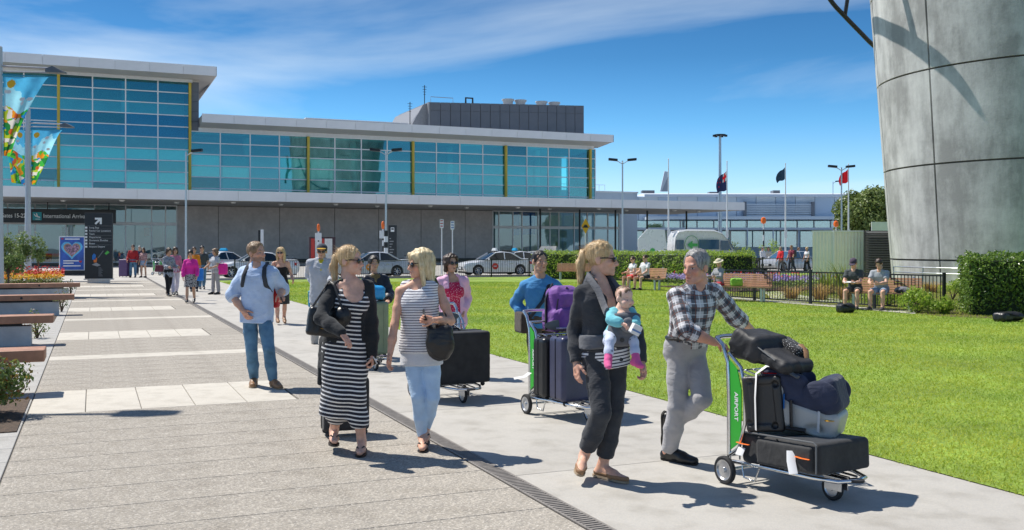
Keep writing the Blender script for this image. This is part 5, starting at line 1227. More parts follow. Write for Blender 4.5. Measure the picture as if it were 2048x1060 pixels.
def relax(V, F, it=2):
    for _ in range(it):
        acc = np.zeros_like(V); cn = np.zeros((len(V), 1))
        for a, b in ((0, 1), (1, 2), (2, 3), (3, 0)):
            np.add.at(acc, F[:, a], V[F[:, b]]); np.add.at(acc, F[:, b], V[F[:, a]]); np.add.at(cn, F[:, a], 1); np.add.at(cn, F[:, b], 1)
        V = V*.5+acc/np.maximum(cn, 1)*.5
    return V
def wrinkle(V, F, amp, seed, sc=1.0, vert=0.0):
    """folds of cloth as relief along the surface normal"""
    if amp <= 0: return V
    rng = np.random.default_rng(seed); N = vnormals(V, F); s = np.zeros(len(V)); wv = np.zeros(len(V))
    for i in range(3): kx = rng.normal(0, 7, 3); wv += np.sin(V@kx+rng.uniform(0, 6))*.9
    for i in range(6):
        kd = rng.normal(0, 1, 3); kd[2] *= (.35 if vert else 1.7); kd = nv(kd)*rng.uniform(26, 75)*sc
        s += (1-np.abs(np.sin(.5*(V@kd)+wv*1.3+rng.uniform(0, 6))))**2*rng.uniform(.5, 1)
    return V+N*(amp*(s/2.2-.6))[:, None]
HEADC = {}
def head_mesh(h, fem, age=0, child=False):
    key = (h, fem, age, child)
    if key in HEADC: return HEADC[key]
    if child:
        pr = [Ell((0, .012, .035), (.082, .098, .088)), Ell((0, -.03, -.03), (.066, .066, .07)), Ell((0, -.05, -.068), (.042, .04, .03)), Ell((.042, -.062, -.04), .03), Ell((-.042, -.062, -.04), .03), Cone((0, -.088, -.005), (0, -.102, -.028), .007, .011), Cone((.014, -.088, -.056), (-.014, -.088, -.056), .008, .008), Ell((.084, .01, -.015), (.012, .018, .026)), Ell((-.084, .01, -.015), (.012, .018, .026)), Cone((0, .015, -.06), (0, .02, -.12), .042, .042)]
    else:
        jw = .036 if fem else .045
        pr = [Ell((0, .012, .036), (.075, .096, .083)), Ell((0, -.026, -.028), (.060, .068, .084)), Ell((0, -.047, -.083), (jw, .042, .030)), Ell((0, -.083, -.101), (.016, .014, .015)),
              Ell((.041, -.060, -.026), (.021, .021, .02)), Ell((-.041, -.060, -.026), (.021, .021, .02)), Cone((.034, -.080, .020), (-.034, -.080, .020), .011 if not fem else .009, .011 if not fem else .009),
              Cone((0, -.090, .008), (0, -.114, -.034), .0075, .0115), Ell((.012, -.101, -.039), .0085), Ell((-.012, -.101, -.039), .0085), Cone((.018, -.089, -.064), (-.018, -.089, -.064), .0075, .0075), Cone((.014, -.089, -.075), (-.014, -.089, -.075), .008, .008),
              Ell((.077, .014, -.008), (.010, .020, .031)), Ell((-.077, .014, -.008), (.010, .020, .031)), Cone((0, .022, -.06), (0, .032, -.135), .056 if not fem else .047, .058 if not fem else .047)]
        if not fem: pr += [Cone((.052, -.01, -.075), (.025, -.072, -.098), .014, .014), Cone((-.052, -.01, -.075), (-.025, -.072, -.098), .014, .014)]
    sub = [Ell((.031, -.098, .0), (.016, .014, .011)), Ell((-.031, -.098, .0), (.016, .014, .011)), Cone((.017, -.100, -.070), (-.017, -.100, -.070), .0035, .0035)] if not child else [Ell((.031, -.098, -.01), (.015, .012, .01)), Ell((-.031, -.098, -.01), (.015, .012, .01))]
    V, F = surface(pr, h, .016, sub); HEADC[key] = (V, F); return V, F
def head_cols(V, skin, hair, fem, child, beard, mouth):
    C = np.tile(np.array(list(skin)+[1.]), (len(V), 1)); x, y, z = np.abs(V[:, 0]), V[:, 1], V[:, 2]; front = y < -.055
    def mixc(mask, col, a=1.0): 
        w = (np.clip(mask, 0, 1)*a)[:, None]; C[:, :3] = C[:, :3]*(1-w)+np.array(col)*w
    sk = np.array(skin); ez = -.01 if child else 0.0; mz = -.056 if child else -.069
    cheek = np.exp(-(((x-.043)/.02)**2+((z+.035)/.022)**2))*front; mixc(cheek, sk*np.array([1.1, .82, .78]), .6)
    nose = np.exp(-((x/.013)**2+((z+.035)/.014)**2))*(y < -.095); mixc(nose, sk*np.array([1.08, .8, .76]), .6)
    lips = np.clip(1.6-((x/.023)**2+((z-mz)/.010)**2)*1.6, 0, 1)*(y < -.075); mixc(lips, mouth if mouth else sk*np.array([.85, .5, .48]), .85)
    mixc(np.exp(-((x/.018)**2+((z-mz)/.0022)**2))*(y < -.08), sk*.25, .8)
    brow = np.clip(1.5-(((x-.033)/.019)**2+((z-ez-.022-.004*np.cos((x-.033)/.02))/.0055)**2)*1.5, 0, 1)*front; mixc(brow, np.array(hair)*.6, .35 if child else .8)
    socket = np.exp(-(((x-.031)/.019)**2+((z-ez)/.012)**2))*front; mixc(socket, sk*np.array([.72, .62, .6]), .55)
    eye = np.clip(1.8-(((x-.031)/.0145)**2+((z-ez)/.0062)**2)*1.8, 0, 1)*front; mixc(eye, (.62, .60, .58), .9)
    iris = np.clip(2-(((x-.031)/.0062)**2+((z-ez)/.0062)**2)*2, 0, 1)*front; mixc(iris, (.03, .022, .018), 1)
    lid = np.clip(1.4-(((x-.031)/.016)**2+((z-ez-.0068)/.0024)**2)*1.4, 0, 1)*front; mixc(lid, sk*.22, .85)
    if beard is not None:
        b = ((z < -.045) & (y < .02) & ~((x < .02) & (z > -.064))) | ((x < .03) & (z < -.048) & (z > -.058) & front); mixc(b*1.0*np.clip((-.035-z)/.02, 0, 1), beard, .6)
    return C
def rotm(yaw, pitch=0, roll=0): return np.array((Matrix.Rotation(R(yaw), 3, 'Z') @ Matrix.Rotation(R(pitch), 3, 'X') @ Matrix.Rotation(R(roll), 3, 'Y')))
SKINM = {}
def skin_mat():
    if 'm' in SKINM: return SKINM['m']
    m, nt, b = nodes_of('skin'); N, L = nt.nodes, nt.links; a = N.new('ShaderNodeAttribute'); a.attribute_name = 'Col'
    tc = N.new('ShaderNodeTexCoord'); no = N.new('ShaderNodeTexNoise'); no.inputs['Scale'].default_value = 22; no.inputs['Detail'].default_value = 5; L.new(tc.outputs['Object'], no.inputs['Vector'])
    cr = N.new('ShaderNodeValToRGB'); cr.color_ramp.elements[0].position = .3; cr.color_ramp.elements[0].color = (.84, .78, .76, 1); cr.color_ramp.elements[1].position = .7; cr.color_ramp.elements[1].color = (1.08, 1.04, 1.03, 1)
    mx = N.new('ShaderNodeMixRGB'); mx.blend_type = 'MULTIPLY'; mx.inputs[0].default_value = 1; L.new(no.outputs['Fac'], cr.inputs[0]); L.new(a.outputs['Color'], mx.inputs[1]); L.new(cr.outputs[0], mx.inputs[2]); L.new(mx.outputs[0], b.inputs['Base Color'])
    b.inputs['Roughness'].default_value = .5; b.inputs['Specular IOR Level'].default_value = .35
    b.inputs['Subsurface Weight'].default_value = .12; b.inputs['Subsurface Radius'].default_value = (.012, .005, .003); b.inputs['Subsurface Scale'].default_value = 1
    nb = N.new('ShaderNodeTexNoise'); nb.inputs['Scale'].default_value = 190; bp = N.new('ShaderNodeBump'); bp.inputs['Strength'].default_value = .12; bp.inputs['Distance'].default_value = .003
    L.new(tc.outputs['Object'], nb.inputs['Vector']); L.new(nb.outputs['Fac'], bp.inputs['Height']); L.new(bp.outputs[0], b.inputs['Normal'])
    SKINM['m'] = m; return m
def hair_mat(name, c0, c1):
    if name in MATS: return MATS[name]
    m, nt, b = nodes_of(name); N, L = nt.nodes, nt.links; tc = N.new('ShaderNodeTexCoord'); mp = N.new('ShaderNodeMapping'); mp.inputs['Scale'].default_value = (95, 95, 11)
    no = N.new('ShaderNodeTexNoise'); no.inputs['Scale'].default_value = 1; no.inputs['Detail'].default_value = 5; no.inputs['Distortion'].default_value = .6
    L.new(tc.outputs['Object'], mp.inputs[0]); L.new(mp.outputs[0], no.inputs['Vector']); cr = N.new('ShaderNodeValToRGB'); cr.color_ramp.elements[0].position = .3; cr.color_ramp.elements[1].position = .7
    cr.color_ramp.elements[0].color = tuple(c0)+(1,); cr.color_ramp.elements[1].color = tuple(c1)+(1,); L.new(no.outputs['Fac'], cr.inputs[0]); L.new(cr.outputs[0], b.inputs['Base Color'])
    b.inputs['Roughness'].default_value = .42; bp = N.new('ShaderNodeBump'); bp.inputs['Strength'].default_value = .8; bp.inputs['Distance'].default_value = .006; L.new(no.outputs['Fac'], bp.inputs['Height']); L.new(bp.outputs[0], b.inputs['Normal'])
    MATS[name] = m; return m
def cloth_mat(name, col, var=.12, rough=.85, stripes=None, plaid=None, denim=False, knit=0, spots=None, gloss=None, bk=.6):
    """woven cloth; stripes and checks follow the garment's own surface coordinates"""
    if name in MATS: return MATS[name]
    m, nt, b = nodes_of(name); N, L = nt.nodes, nt.links; tc = N.new('ShaderNodeTexCoord'); at_n = N.new('ShaderNodeAttribute'); at_n.attribute_name = 'cuv'
    no = N.new('ShaderNodeTexNoise'); no.inputs['Scale'].default_value = 9; no.inputs['Detail'].default_value = 6; L.new(tc.outputs['Object'], no.inputs['Vector'])
    cr = N.new('ShaderNodeValToRGB'); cr.color_ramp.elements[0].position = .3; cr.color_ramp.elements[1].position = .7; cr.color_ramp.elements[0].color = tuple(c*(1-var) for c in col)+(1,); cr.color_ramp.elements[1].color = tuple(min(1, c*(1+var)) for c in col)+(1,)
    L.new(no.outputs['Fac'], cr.inputs[0]); src = cr.outputs[0]; sep = N.new('ShaderNodeSeparateXYZ'); L.new(at_n.outputs['Vector'], sep.inputs[0])
    def band(out, period, width, phase=0.0):
        a = N.new('ShaderNodeMath'); a.operation = 'MULTIPLY_ADD'; a.inputs[1].default_value = 1/period; a.inputs[2].default_value = 50+phase; L.new(out, a.inputs[0])
        f = N.new('ShaderNodeMath'); f.operation = 'FRACT'; L.new(a.outputs[0], f.inputs[0]); g = N.new('ShaderNodeMath'); g.operation = 'LESS_THAN'; g.inputs[1].default_value = width; L.new(f.outputs[0], g.inputs[0]); return g.outputs[0]
    def over(src, fac, c, a=1.0):
        mx = N.new('ShaderNodeMixRGB'); mx.inputs[2].default_value = tuple(c)+(1,); L.new(src, mx.inputs[1])
        if a < 1:
            k = N.new('ShaderNodeMath'); k.operation = 'MULTIPLY'; k.inputs[1].default_value = a; L.new(fac, k.inputs[0]); fac = k.outputs[0]
        L.new(fac, mx.inputs[0]); return mx.outputs[0]
    if stripes: src = over(src, band(sep.outputs['Y'], stripes[0], stripes[1]), stripes[2])
    if plaid:
        for ax, per, wd, ph, c, a in plaid: src = over(src, band(sep.outputs[ax], per, wd, ph), c, a)
    if spots:
        v = N.new('ShaderNodeTexVoronoi'); v.inputs['Scale'].default_value = spots[0]; L.new(tc.outputs['Object'], v.inputs['Vector']); g = N.new('ShaderNodeMath'); g.operation = 'LESS_THAN'; g.inputs[1].default_value = spots[1]; L.new(v.outputs['Distance'], g.inputs[0]); src = over(src, g.outputs[0], spots[2])
    if denim:
        n2 = N.new('ShaderNodeTexNoise'); n2.inputs['Scale'].default_value = 4; n2.inputs['Detail'].default_value = 7; L.new(tc.outputs['Object'], n2.inputs['Vector']); c2 = N.new('ShaderNodeValToRGB'); c2.color_ramp.elements[0].position = .42; c2.color_ramp.elements[0].color = (0, 0, 0, 1); c2.color_ramp.elements[1].position = .75
        L.new(n2.outputs['Fac'], c2.inputs[0]); src = over(src, c2.outputs[0], tuple(min(1, c*1.9+.05) for c in col), .6)
    L.new(src, b.inputs['Base Color']); b.inputs['Roughness'].default_value = rough if gloss is None else gloss; b.inputs['Specular IOR Level'].default_value = .25 if gloss is None else .5
    if gloss is None: b.inputs['Sheen Weight'].default_value = .15
    nb = N.new('ShaderNodeTexNoise'); nb.inputs['Scale'].default_value = 28; nb.inputs['Detail'].default_value = 6; nb.inputs['Distortion'].default_value = 1.2; bp = N.new('ShaderNodeBump'); bp.inputs['Strength'].default_value = .3*bk; bp.inputs['Distance'].default_value = .010
    L.new(tc.outputs['Object'], nb.inputs['Vector']); L.new(nb.outputs['Fac'], bp.inputs['Height'])
    mp = N.new('ShaderNodeMapping'); mp.inputs['Scale'].default_value = (1, 1, 1.8); mp.inputs['Rotation'].default_value = (.3, .5, 0); n3 = N.new('ShaderNodeTexNoise'); n3.inputs['Scale'].default_value = 8; n3.inputs['Detail'].default_value = 3; n3.inputs['Distortion'].default_value = 2.2; b3 = N.new('ShaderNodeBump'); b3.inputs['Strength'].default_value = .3*bk; b3.inputs['Distance'].default_value = .05 if gloss is None else .02
    L.new(tc.outputs['Object'], mp.inputs[0]); L.new(mp.outputs[0], n3.inputs['Vector']); L.new(n3.outputs['Fac'], b3.inputs['Height']); L.new(bp.outputs[0], b3.inputs['Normal']); L.new(b3.outputs[0], b.inputs['Normal'])
    MATS[name] = m; return m
PROF = {'m': [(-.22, .100, .09, 0), (-.12, .155, .105, -.006), (0, .168, .112, -.006), (.2, .158, .104, .004), (.38, .152, .104, .008), (.6, .168, .115, .008), (.78, .178, .112, .006), (.9, .15, .088, 0), (.98, .085, .068, -.004), (1.06, .055, .055, -.004)],
        'f': [(-.22, .100, .09, 0), (-.12, .160, .11, -.008), (0, .165, .112, -.008), (.2, .142, .098, .002), (.42, .120, .086, .006), (.6, .134, .094, .008), (.78, .146, .094, .006), (.9, .125, .074, 0), (.98, .07, .056, -.004), (1.06, .045, .045, -.004)]}
def bone(S, px, py, L, near=True):
    """point on the sight line through a pixel that lies a bone's length from joint S"""
    o = V3(0, 0, CAMH); d = nv(np.array(at(px, py, 1.0))-o); S = np.asarray(S, float); b = (S-o)@d; c = ((S-o)**2).sum()-L*L; q = b*b-c
    t = b if q < 0 else (b-math.sqrt(q) if near else b+math.sqrt(q)); p = o+d*t
    v = p-S; return S+v*(L/(np.linalg.norm(v)+1e-9)) if q < 0 else p
def A3(px, py, Y): return np.array(at(px, py, Y))
class Person:
    def __init__(s, H, fem, yaw=0, syaw=None, scale=1.0):
        s.H, s.fem, s.yaw = H, fem, yaw; s.syaw = yaw if syaw is None else syaw; s.J = {}; s.fat = 1.0
        s.l = V3(math.cos(R(yaw)), math.sin(R(yaw)), 0); s.f = V3(math.sin(R(yaw)), -math.cos(R(yaw)), 0)
        s.ls = V3(math.cos(R(s.syaw)), math.sin(R(s.syaw)), 0); s.fs = V3(math.sin(R(s.syaw)), -math.cos(R(s.syaw)), 0)
        s.b = dict(ua=.172*H, fa=.150*H, th=.238*H, sh=.236*H, ft=.125*H, sw=(.105 if not fem else .096)*H, hw=.045*H, sp=.30*H)
    def trunk(s, P, N, SL=None, SR=None):
        J = s.J; J['P'], J['N'] = np.asarray(P, float), np.asarray(N, float); up = nv(J['N']-J['P'])
        J['HL'] = J['P']+s.l*s.b['hw']*1.06-V3(0, 0, .03); J['HR'] = J['P']-s.l*s.b['hw']*1.06-V3(0, 0, .03)
        J['SL'] = J['N']+s.ls*s.b['sw']-up*.045 if SL is None else np.asarray(SL, float); J['SR'] = J['N']-s.ls*s.b['sw']-up*.045 if SR is None else np.asarray(SR, float)
    def arm_px(s, side, el, wr):
        J, b = s.J, s.b; J['E'+side] = bone(J['S'+side], el[0], el[1], b['ua'], el[2]); J['W'+side] = bone(J['E'+side], wr[0], wr[1], b['fa'], wr[2])
    def arm_ang(s, side, fwd, out, bend, inn=0):
        J, b = s.J, s.b; sg = 1 if side == 'L' else -1; d = s.fs*math.sin(R(fwd))*math.cos(R(out))+s.ls*sg*math.sin(R(out))-V3(0, 0, 1)*math.cos(R(fwd))*math.cos(R(out))
        J['E'+side] = J['S'+side]+d*b['ua']; e = s.fs*math.sin(R(fwd+bend))*math.cos(R(inn))-s.ls*sg*math.sin(R(inn))-V3(0, 0, 1)*math.cos(R(fwd+bend))*math.cos(R(inn)); J['W'+side] = J['E'+side]+nv(e)*b['fa']
    def leg_ang(s, side, fwd, bend, out=2, toe=None, pitch=0):
        J, b = s.J, s.b; sg = 1 if side == 'L' else -1; d = s.f*math.sin(R(fwd))+s.l*sg*math.sin(R(out))-V3(0, 0, 1)*math.cos(R(fwd)); J['K'+side] = J['H'+side]+nv(d)*b['th']
        e = s.f*math.sin(R(fwd-bend))-V3(0, 0, 1)*math.cos(R(fwd-bend)); J['A'+side] = J['K'+side]+nv(e)*b['sh']
        tf = s.f if toe is None else V3(math.sin(R(toe)), -math.cos(R(toe)), 0); tf = nv(tf*math.cos(R(pitch))-V3(0, 0, 1)*math.sin(R(pitch))); dn = nv(-V3(0, 0, 1)*math.cos(R(pitch))-s.f*math.sin(R(pitch))); J['T'+side] = J['A'+side]+tf*s.b['ft']+dn*.05
    def leg_px(s, side, kn, an, toe=None):
        """an: (px,py,near) lifted foot, or ('g', px, py, angle): planted with its toe on that ground pixel"""
        J, b = s.J, s.b
        if an[0] == 'g':
            t = np.array(gnd(an[1], an[2])); d = V3(math.sin(R(an[3])), -math.cos(R(an[3])), 0); J['T'+side] = t+V3(0, 0, .028); J['A'+side] = t-d*b['ft']+V3(0, 0, .080)
            a, h = J['A'+side], J['H'+side]; m = (a+h)/2; D = np.linalg.norm(a-h); q = b['th']**2-(D/2)**2
            dirk = nv(np.array(bone(h, kn[0], kn[1], b['th'], kn[2]))-m); ax = nv(a-h); dirk = nv(dirk-ax*(dirk@ax))
            if q < 0: J['K'+side] = m+dirk*.01
            else: J['K'+side] = m+dirk*math.sqrt(q)
        else:
            J['K'+side] = bone(J['H'+side], kn[0], kn[1], b['th'], kn[2]); J['A'+side] = bone(J['K'+side], an[0], an[1], b['sh'], an[2]); J['T'+side] = bone(J['A'+side], toe[0], toe[1], math.hypot(b['ft'], .05), toe[2])
    def ground(s, z=0.0):
        """drop the whole figure so that its lowest sole rests at z"""
        lo = min(min(s.J[k][2]-(.072 if k[0] == 'A' else .03) for k in ('AL', 'AR')), min(s.J[k][2]-.028 for k in ('TL', 'TR')))
        for k in s.J: s.J[k] = s.J[k]+V3(0, 0, z-lo)
    fk = 1.0
    def foot_frame(s, side):
        A, T, K = s.J['A'+side], s.J['T'+side], s.J['K'+side]; v = T-A; Ls = np.linalg.norm(v); e1 = v/Ls; sh = A-K; e2 = nv(sh-e1*(sh@e1)); c = .05*s.fk; a = math.sqrt(max(1e-4, Ls*Ls-c**2))
        return (a*e1-c*e2)/Ls, (c*e1+a*e2)/Ls, a
    def foot_prims(s, side, off=0.0):
        A = s.J['A'+side]; f, dn, a = s.foot_frame(side); k = s.fk; g = (.92 if s.fem else 1.05)*k; o = off; lat = np.cross(f, dn)
        return [Cone(A-f*.045*k+dn*.036*k, A+f*a*.55+dn*.040*k, .033*g+o, .034*g+o), Cone(A+f*a*.55+dn*.042*k+lat*.012*k, A+f*(a+.005)+dn*.046*k+lat*.006*k, .031*g+o, .021*g+o), Cone(A+f*a*.55+dn*.042*k-lat*.012*k, A+f*(a-.01*k)+dn*.046*k-lat*.012*k, .030*g+o, .019*g+o), Cone(A, A+f*a*.5+dn*.022*k, .036*g+o, .030*g+o), Cone(A-dn*.03*k, A-f*.03*k+dn*.03*k, .036*g+o, .032*g+o)], (A+dn*(.070*k+o*.6), dn)
    def limb(s, a, b, r, off=0.0, upto=1.0, flat=True):
        """r: radii along the bone at 0, .5, 1"""
        a, b = np.asarray(a), np.asarray(b); m = a+(b-a)*min(.5, upto); out = [Cone(a, m, r[0]+off, r[0]+(r[1]-r[0])*min(1, upto*2)+off, False, flat and upto <= .5)]
        if upto > .5: out.append(Cone(a+(b-a)*.5, a+(b-a)*upto, r[1]+off, r[1]+(r[2]-r[1])*(upto-.5)*2+off, False, flat and upto < .999))
        return out
    AR = {'m': ((.050, .047, .040), (.040, .042, .029)), 'f': ((.041, .039, .034), (.034, .035, .024))}
    LR = {'m': ((.076, .076, .056), (.054, .056, .037)), 'f': ((.077, .072, .052), (.050, .052, .034))}
    def sx(s): return 'f' if s.fem else 'm'
    def arm_prims(s, side, off=0.0, up=1.0, fore=0.0, loose=0.0):
        J = s.J; ua, fa = s.AR[s.sx()]; k = s.H/1.72*s.fat**.5; ua = [r*k+loose*i*.5 for i, r in enumerate(ua)]; fa = [r*k+loose for r in fa]
        ub = nv(J['N']-J['P']); out = [Cone(J['N']+ub*.02, J['S'+side], .038*k+off*.7, ua[0]*.9+off*.8), Cone(J['N']*.55+J['S'+side]*.45-ub*.02, J['S'+side], .046*k+off*.8, ua[0]*.95+off*.8)]+s.limb(J['S'+side], J['E'+side], ua, off, up)
        if fore > 0: out += s.limb(J['E'+side], J['W'+side], fa, off, fore)
        return out
    def leg_prims(s, side, off=0.0, up=1.0, low=0.0, loose=0.0, flare=0.0):
        J = s.J; th, sh = s.LR[s.sx()]; k = s.H/1.72*s.fat**.5; th = [r*k for r in th]; sh = [sh[0]*k+loose*.6, sh[1]*k+loose*.7, sh[2]*k+loose+flare]; th[2] += loose*.5
        out = s.limb(J['H'+side], J['K'+side], th, off, up)
        if low > 0: out += s.limb(J['K'+side], J['A'+side], sh, off, low)
        return out
    def torso(s, off=0.0, t0=None, t1=None, prof=None):
        k = s.H/1.72; p = [(t, w*k*s.fat, d*k*s.fat, y) for t, w, d, y in (prof or PROF[s.sx()])]; return Torso(s.J['P'], s.J['N'], s.l, s.ls, p, off, t0, t1)
    def bust(s, off=0.0, size=1.0):
        if not s.fem: return []
        u = nv(s.J['N']-s.J['P']); c = s.J['P']+(s.J['N']-s.J['P'])*.66; k = s.H/1.72*s.fat; o = [Ell(c+s.ls*sg*.060*k+s.fs*.060*k, np.array([.062, .058, .064])*k*size+off) for sg in (-1, 1)]; o[0].k = o[1].k = .06; return o
    def hand(s, side, h, curl=25, palm=None, direc=None, spread=1.0):
        J = s.J; w, e = J['W'+side], J['E'+side]; x = nv(w-e) if direc is None else nv(direc); sg = 1 if side == 'L' else -1
        n = -s.ls*sg if palm is None else np.asarray(palm, float); n = nv(n-x*(n@x)); y = np.cross(x, n)*sg*-1      # thumb side
        if palm is None and y@s.fs < 0: y = -y
        k = s.H/1.75*(.93 if s.fem else 1.0); P = lambda a, b, c: w+(x*a+y*b+n*c)*k
        out = [Cone(P(-.03, 0, 0), P(.03, 0, 0), .025*k, .027*k, sq=(n, .75)), Cone(P(.025, .012, 0), P(.082, .024, .002), .024*k, .018*k, sq=(n, .7)), Cone(P(.025, -.010, 0), P(.078, -.022, .002), .024*k, .018*k, sq=(n, .7))]
        for q, (b0, ln, x0) in enumerate(((.030, .070, .086), (.0105, .079, .090), (-.0095, .073, .087), (-.028, .058, .080))):
            p = P(x0, b0, 0); ang = 0; r = .0088*k; fan = b0*.28*spread
            for j, fr in enumerate((.46, .30, .24)):
                ang += R(curl*(.7, 1.1, .9)[j]*(1+.12*q)); dv = nv(x*math.cos(ang)+n*math.sin(ang)+y*fan*math.cos(ang)); p2 = p+dv*ln*fr*k; out.append(Cone(p, p2, r, r*.93)); out[-1].k = .006; p = p2; r *= .92
        p0 = P(.018, .026, .006); d1 = nv(x*.72+y*.62+n*.25); p1 = p0+d1*.042*k; d2 = nv(x*.85+y*.25+n*(.25+curl/90)); p2 = p1+d2*.032*k; p3 = p2+nv(d2+n*.2)*.024*k
        out += [Cone(p0, p1, .016*k, .0115*k), Cone(p1, p2, .011*k, .010*k), Cone(p2, p3, .010*k, .0085*k)]; out[-1].k = out[-2].k = .006
        s.J['G'+side] = P(.075, 0, .028); return surface(out, h, .012)
    # ---------------------------------------------------------------- assembly
    def begin(s, name, label, cat='person', group=None):
        s.o = np.array([s.J['P'][0], s.J['P'][1], 0.0]); s.root = empty(name, Vector(s.o), 0, label, cat, group); return s
    def put(s, name, V, F, m, cols=None, cuv=None, parent=None): return inst(name, np_mesh(name, V-s.o, F, m, True, cols, cuv), parent or s.root)
    def body(s, h, skin, hair=(.1, .07, .05), head=None, yaw=None, pitch=0, roll=0, hs=1.0, hands=None, beard=None, child=False, mouth=None, feet=True, hh=.005, hb=.0045, skip=()):
        """head: world position of the head's centre (between the ears at eye height)"""
        J = s.J; pr = [s.torso()]+s.bust()
        for sd in 'LR':
            lg = s.leg_prims(sd, 0, 1, 1)
            for q in lg: q.k = .010
            pr += s.arm_prims(sd, 0, 1, 1)+lg
            pr.append(Ell(J['P']+s.l*(1 if sd == 'L' else -1)*.07-s.f*.04-V3(0, 0, .05), .085*s.H/1.72))
        planes = []
        if feet:
            for sd in 'LR': pr += s.foot_prims(sd)[0]
        s.hs = hs*s.H/1.75*1.0; s.hr = rotm(s.yaw if yaw is None else yaw, -pitch, roll); s.hc = np.asarray(head, float)
        nb = s.hc+s.hr@(V3(0, .026, -.075)*s.hs); r = (.046 if s.fem else .057)*s.H/1.72
        if child: r = .036
        pr.append(Cone(J['N']-V3(0, 0, .02), nb, r*1.08, r*.96))
        V, F = surface(pr, h, .022); parts = [(V, F)]; cols = [np.tile(np.array(list(skin)+[1.]), (len(V), 1))]
        HV, HF = head_mesh(hh, s.fem, 0, child); cols.append(head_cols(HV, skin, hair, s.fem, child, beard, mouth)); parts.append(((HV*s.hs)@s.hr.T+s.hc, HF))
        for sd in 'LR':
            if sd in skip: continue
            kw = (hands or {}).get(sd, {}); hv, hf = s.hand(sd, hb, **kw); parts.append((hv, hf)); cols.append(np.tile(np.array(list(np.array(skin)*np.array([1.02, .93, .9]))+[1.]), (len(hv), 1)))
        V, F = mesh_of(parts); s.put('body', V, F, skin_mat(), np.concatenate(cols)); s.skin = skin; return s
    def wear(s, name, prims, m, h, k=.02, subs=(), planes=(), amp=.004, seed=1, sc=1.0, vert=0.0, parent=None, rl=1, nuv=None):
        V, F = surface(prims, h, k, subs, planes); V = relax(V, F, rl); V = wrinkle(V, F, amp, seed, sc, vert)
        prims = prims[:nuv] if nuv else prims; D = np.stack([p(V) for p in prims], 0); w = D.argmin(0); cuv = np.zeros((len(V), 3))
        for i, p in enumerate(prims):
            q = w == i
            if q.any(): cuv[q] = p.uv(V[q])
        return s.put(name, V, F, m, None, cuv, parent)
    def hp(s, *p): return (np.array(p)*s.hs)@s.hr.T+s.hc
    def hair(s, style, m, h=.006, seed=1, vol=0.0, extra=(), lift=0.0):
        c = (0, .014, .040); o = {'short': .007, 'pony': .006, 'long': .012, 'bob': .014, 'curly': .018, 'wisp': .003, 'bun': .008}[style]+vol
        pr = [Ell(c, (.076+o, .097+o, .084+o))]; face = [Ell((0, -.118, -.012), ((.074, .084, .106) if style != 'short' else (.073, .080, .102+lift)) if lift == 0 or style != 'short' else (.076, .084+lift, .106+lift)), Ell((.060, -.06, -.055), (.05, .06, .055)), Ell((-.060, -.06, -.055), (.05, .06, .055)), Ell((0, -.02, -.135), (.12, .14, .085 if style in ('short', 'pony', 'bun', 'wisp') else .05)), Ell((.082, .008, -.03), (.02, .024, .034)), Ell((-.082, .008, -.03), (.02, .024, .034))]
        if style == 'pony':
            pr += [Cone((0, .10, .035), (0, .135, .035), .024, .022), Cone((0, .135, .03), (0, .150, -.04), .026, .03), Cone((0, .150, -.04), (0, .142, -.145), .03, .024), Cone((0, .142, -.145), (.005, .13, -.20), .022, .008)]
        if style == 'bun': pr.append(Ell((0, .11, .03), .035))
        if style in ('long', 'bob'):
            e = -.20 if style == 'long' else -.10; face = [Ell((0, -.118, -.030), (.064, .078, .098)), Ell((0, -.09, -.18), (.06, .10, .09))]
            for sg in (-1, 1): pr += [Cone((sg*.055, -.025, .075), (sg*.078, -.03, -.02), .03, .026), Cone((sg*.078, -.02, -.02), (sg*.080, -.01, e), .028, .02), Cone((sg*.06, .05, .0), (sg*.062, .055, e-.01), .045, .032), Cone((0, .075, 0), (0, .075, e-.015), .05, .035)]
            pr += [Cone((-.05, -.075, .085), (.03, -.085, .07), .022, .016)]
        if style == 'curly':
            rg = np.random.default_rng(seed); face = face[:1]+[Ell((0, -.09, -.17), (.06, .12, .09))]
            for i in range(34):
                d = nv(rg.normal(0, 1, 3)); p = np.array(c)+d*np.array([.085, .10, .085])
                if p[1] < -.04 and p[2] < .06: continue
                pr.append(Ell(p, rg.uniform(.018, .03)))
            for sg in (-1, 1): pr += [Cone((sg*.08, .01, .0), (sg*.078, .02, -.10), .03, .022)]
        V, F = surface(pr+list(extra), h, .015, face, ksub=.012); rg = np.random.default_rng(seed); N = vnormals(V, F); ph = V[:, 2]*9
        dsp = np.zeros(len(V))
        for i in range(5): kd = rg.normal(0, 1, 3)*np.array([120, 120, 18]); dsp += np.sin(V@kd+rg.uniform(0, 6)+np.sin(V@rg.normal(0, 30, 3)))
        V = V+N*(dsp*(.0019 if style != 'curly' else .0026))[:, None]
        if h < .0065 or (style == 'long' and h < .0095):
            long_ = style in ('long', 'pony', 'bob'); ns, st = (900, 5) if long_ else (700, 3); pk = rg.integers(0, len(V), ns); P = V[pk]+N[pk]*.001; nn = N[pk]; tail = P[:, 1] > .115
            flow = np.where((P[:, 2:3] > .02) & (not style == 'long'), np.array([0, .9, .1]), np.array([0, .15, -1.0]))+rg.normal(0, .22, (ns, 3)); flow[tail] = np.array([0, .05, -1])+rg.normal(0, .12, (tail.sum(), 3)); rows_ = []
            sd_ = np.cross(nn, flow); sd_ /= np.linalg.norm(sd_, axis=1, keepdims=True)+1e-9; stp = .016 if long_ else .011
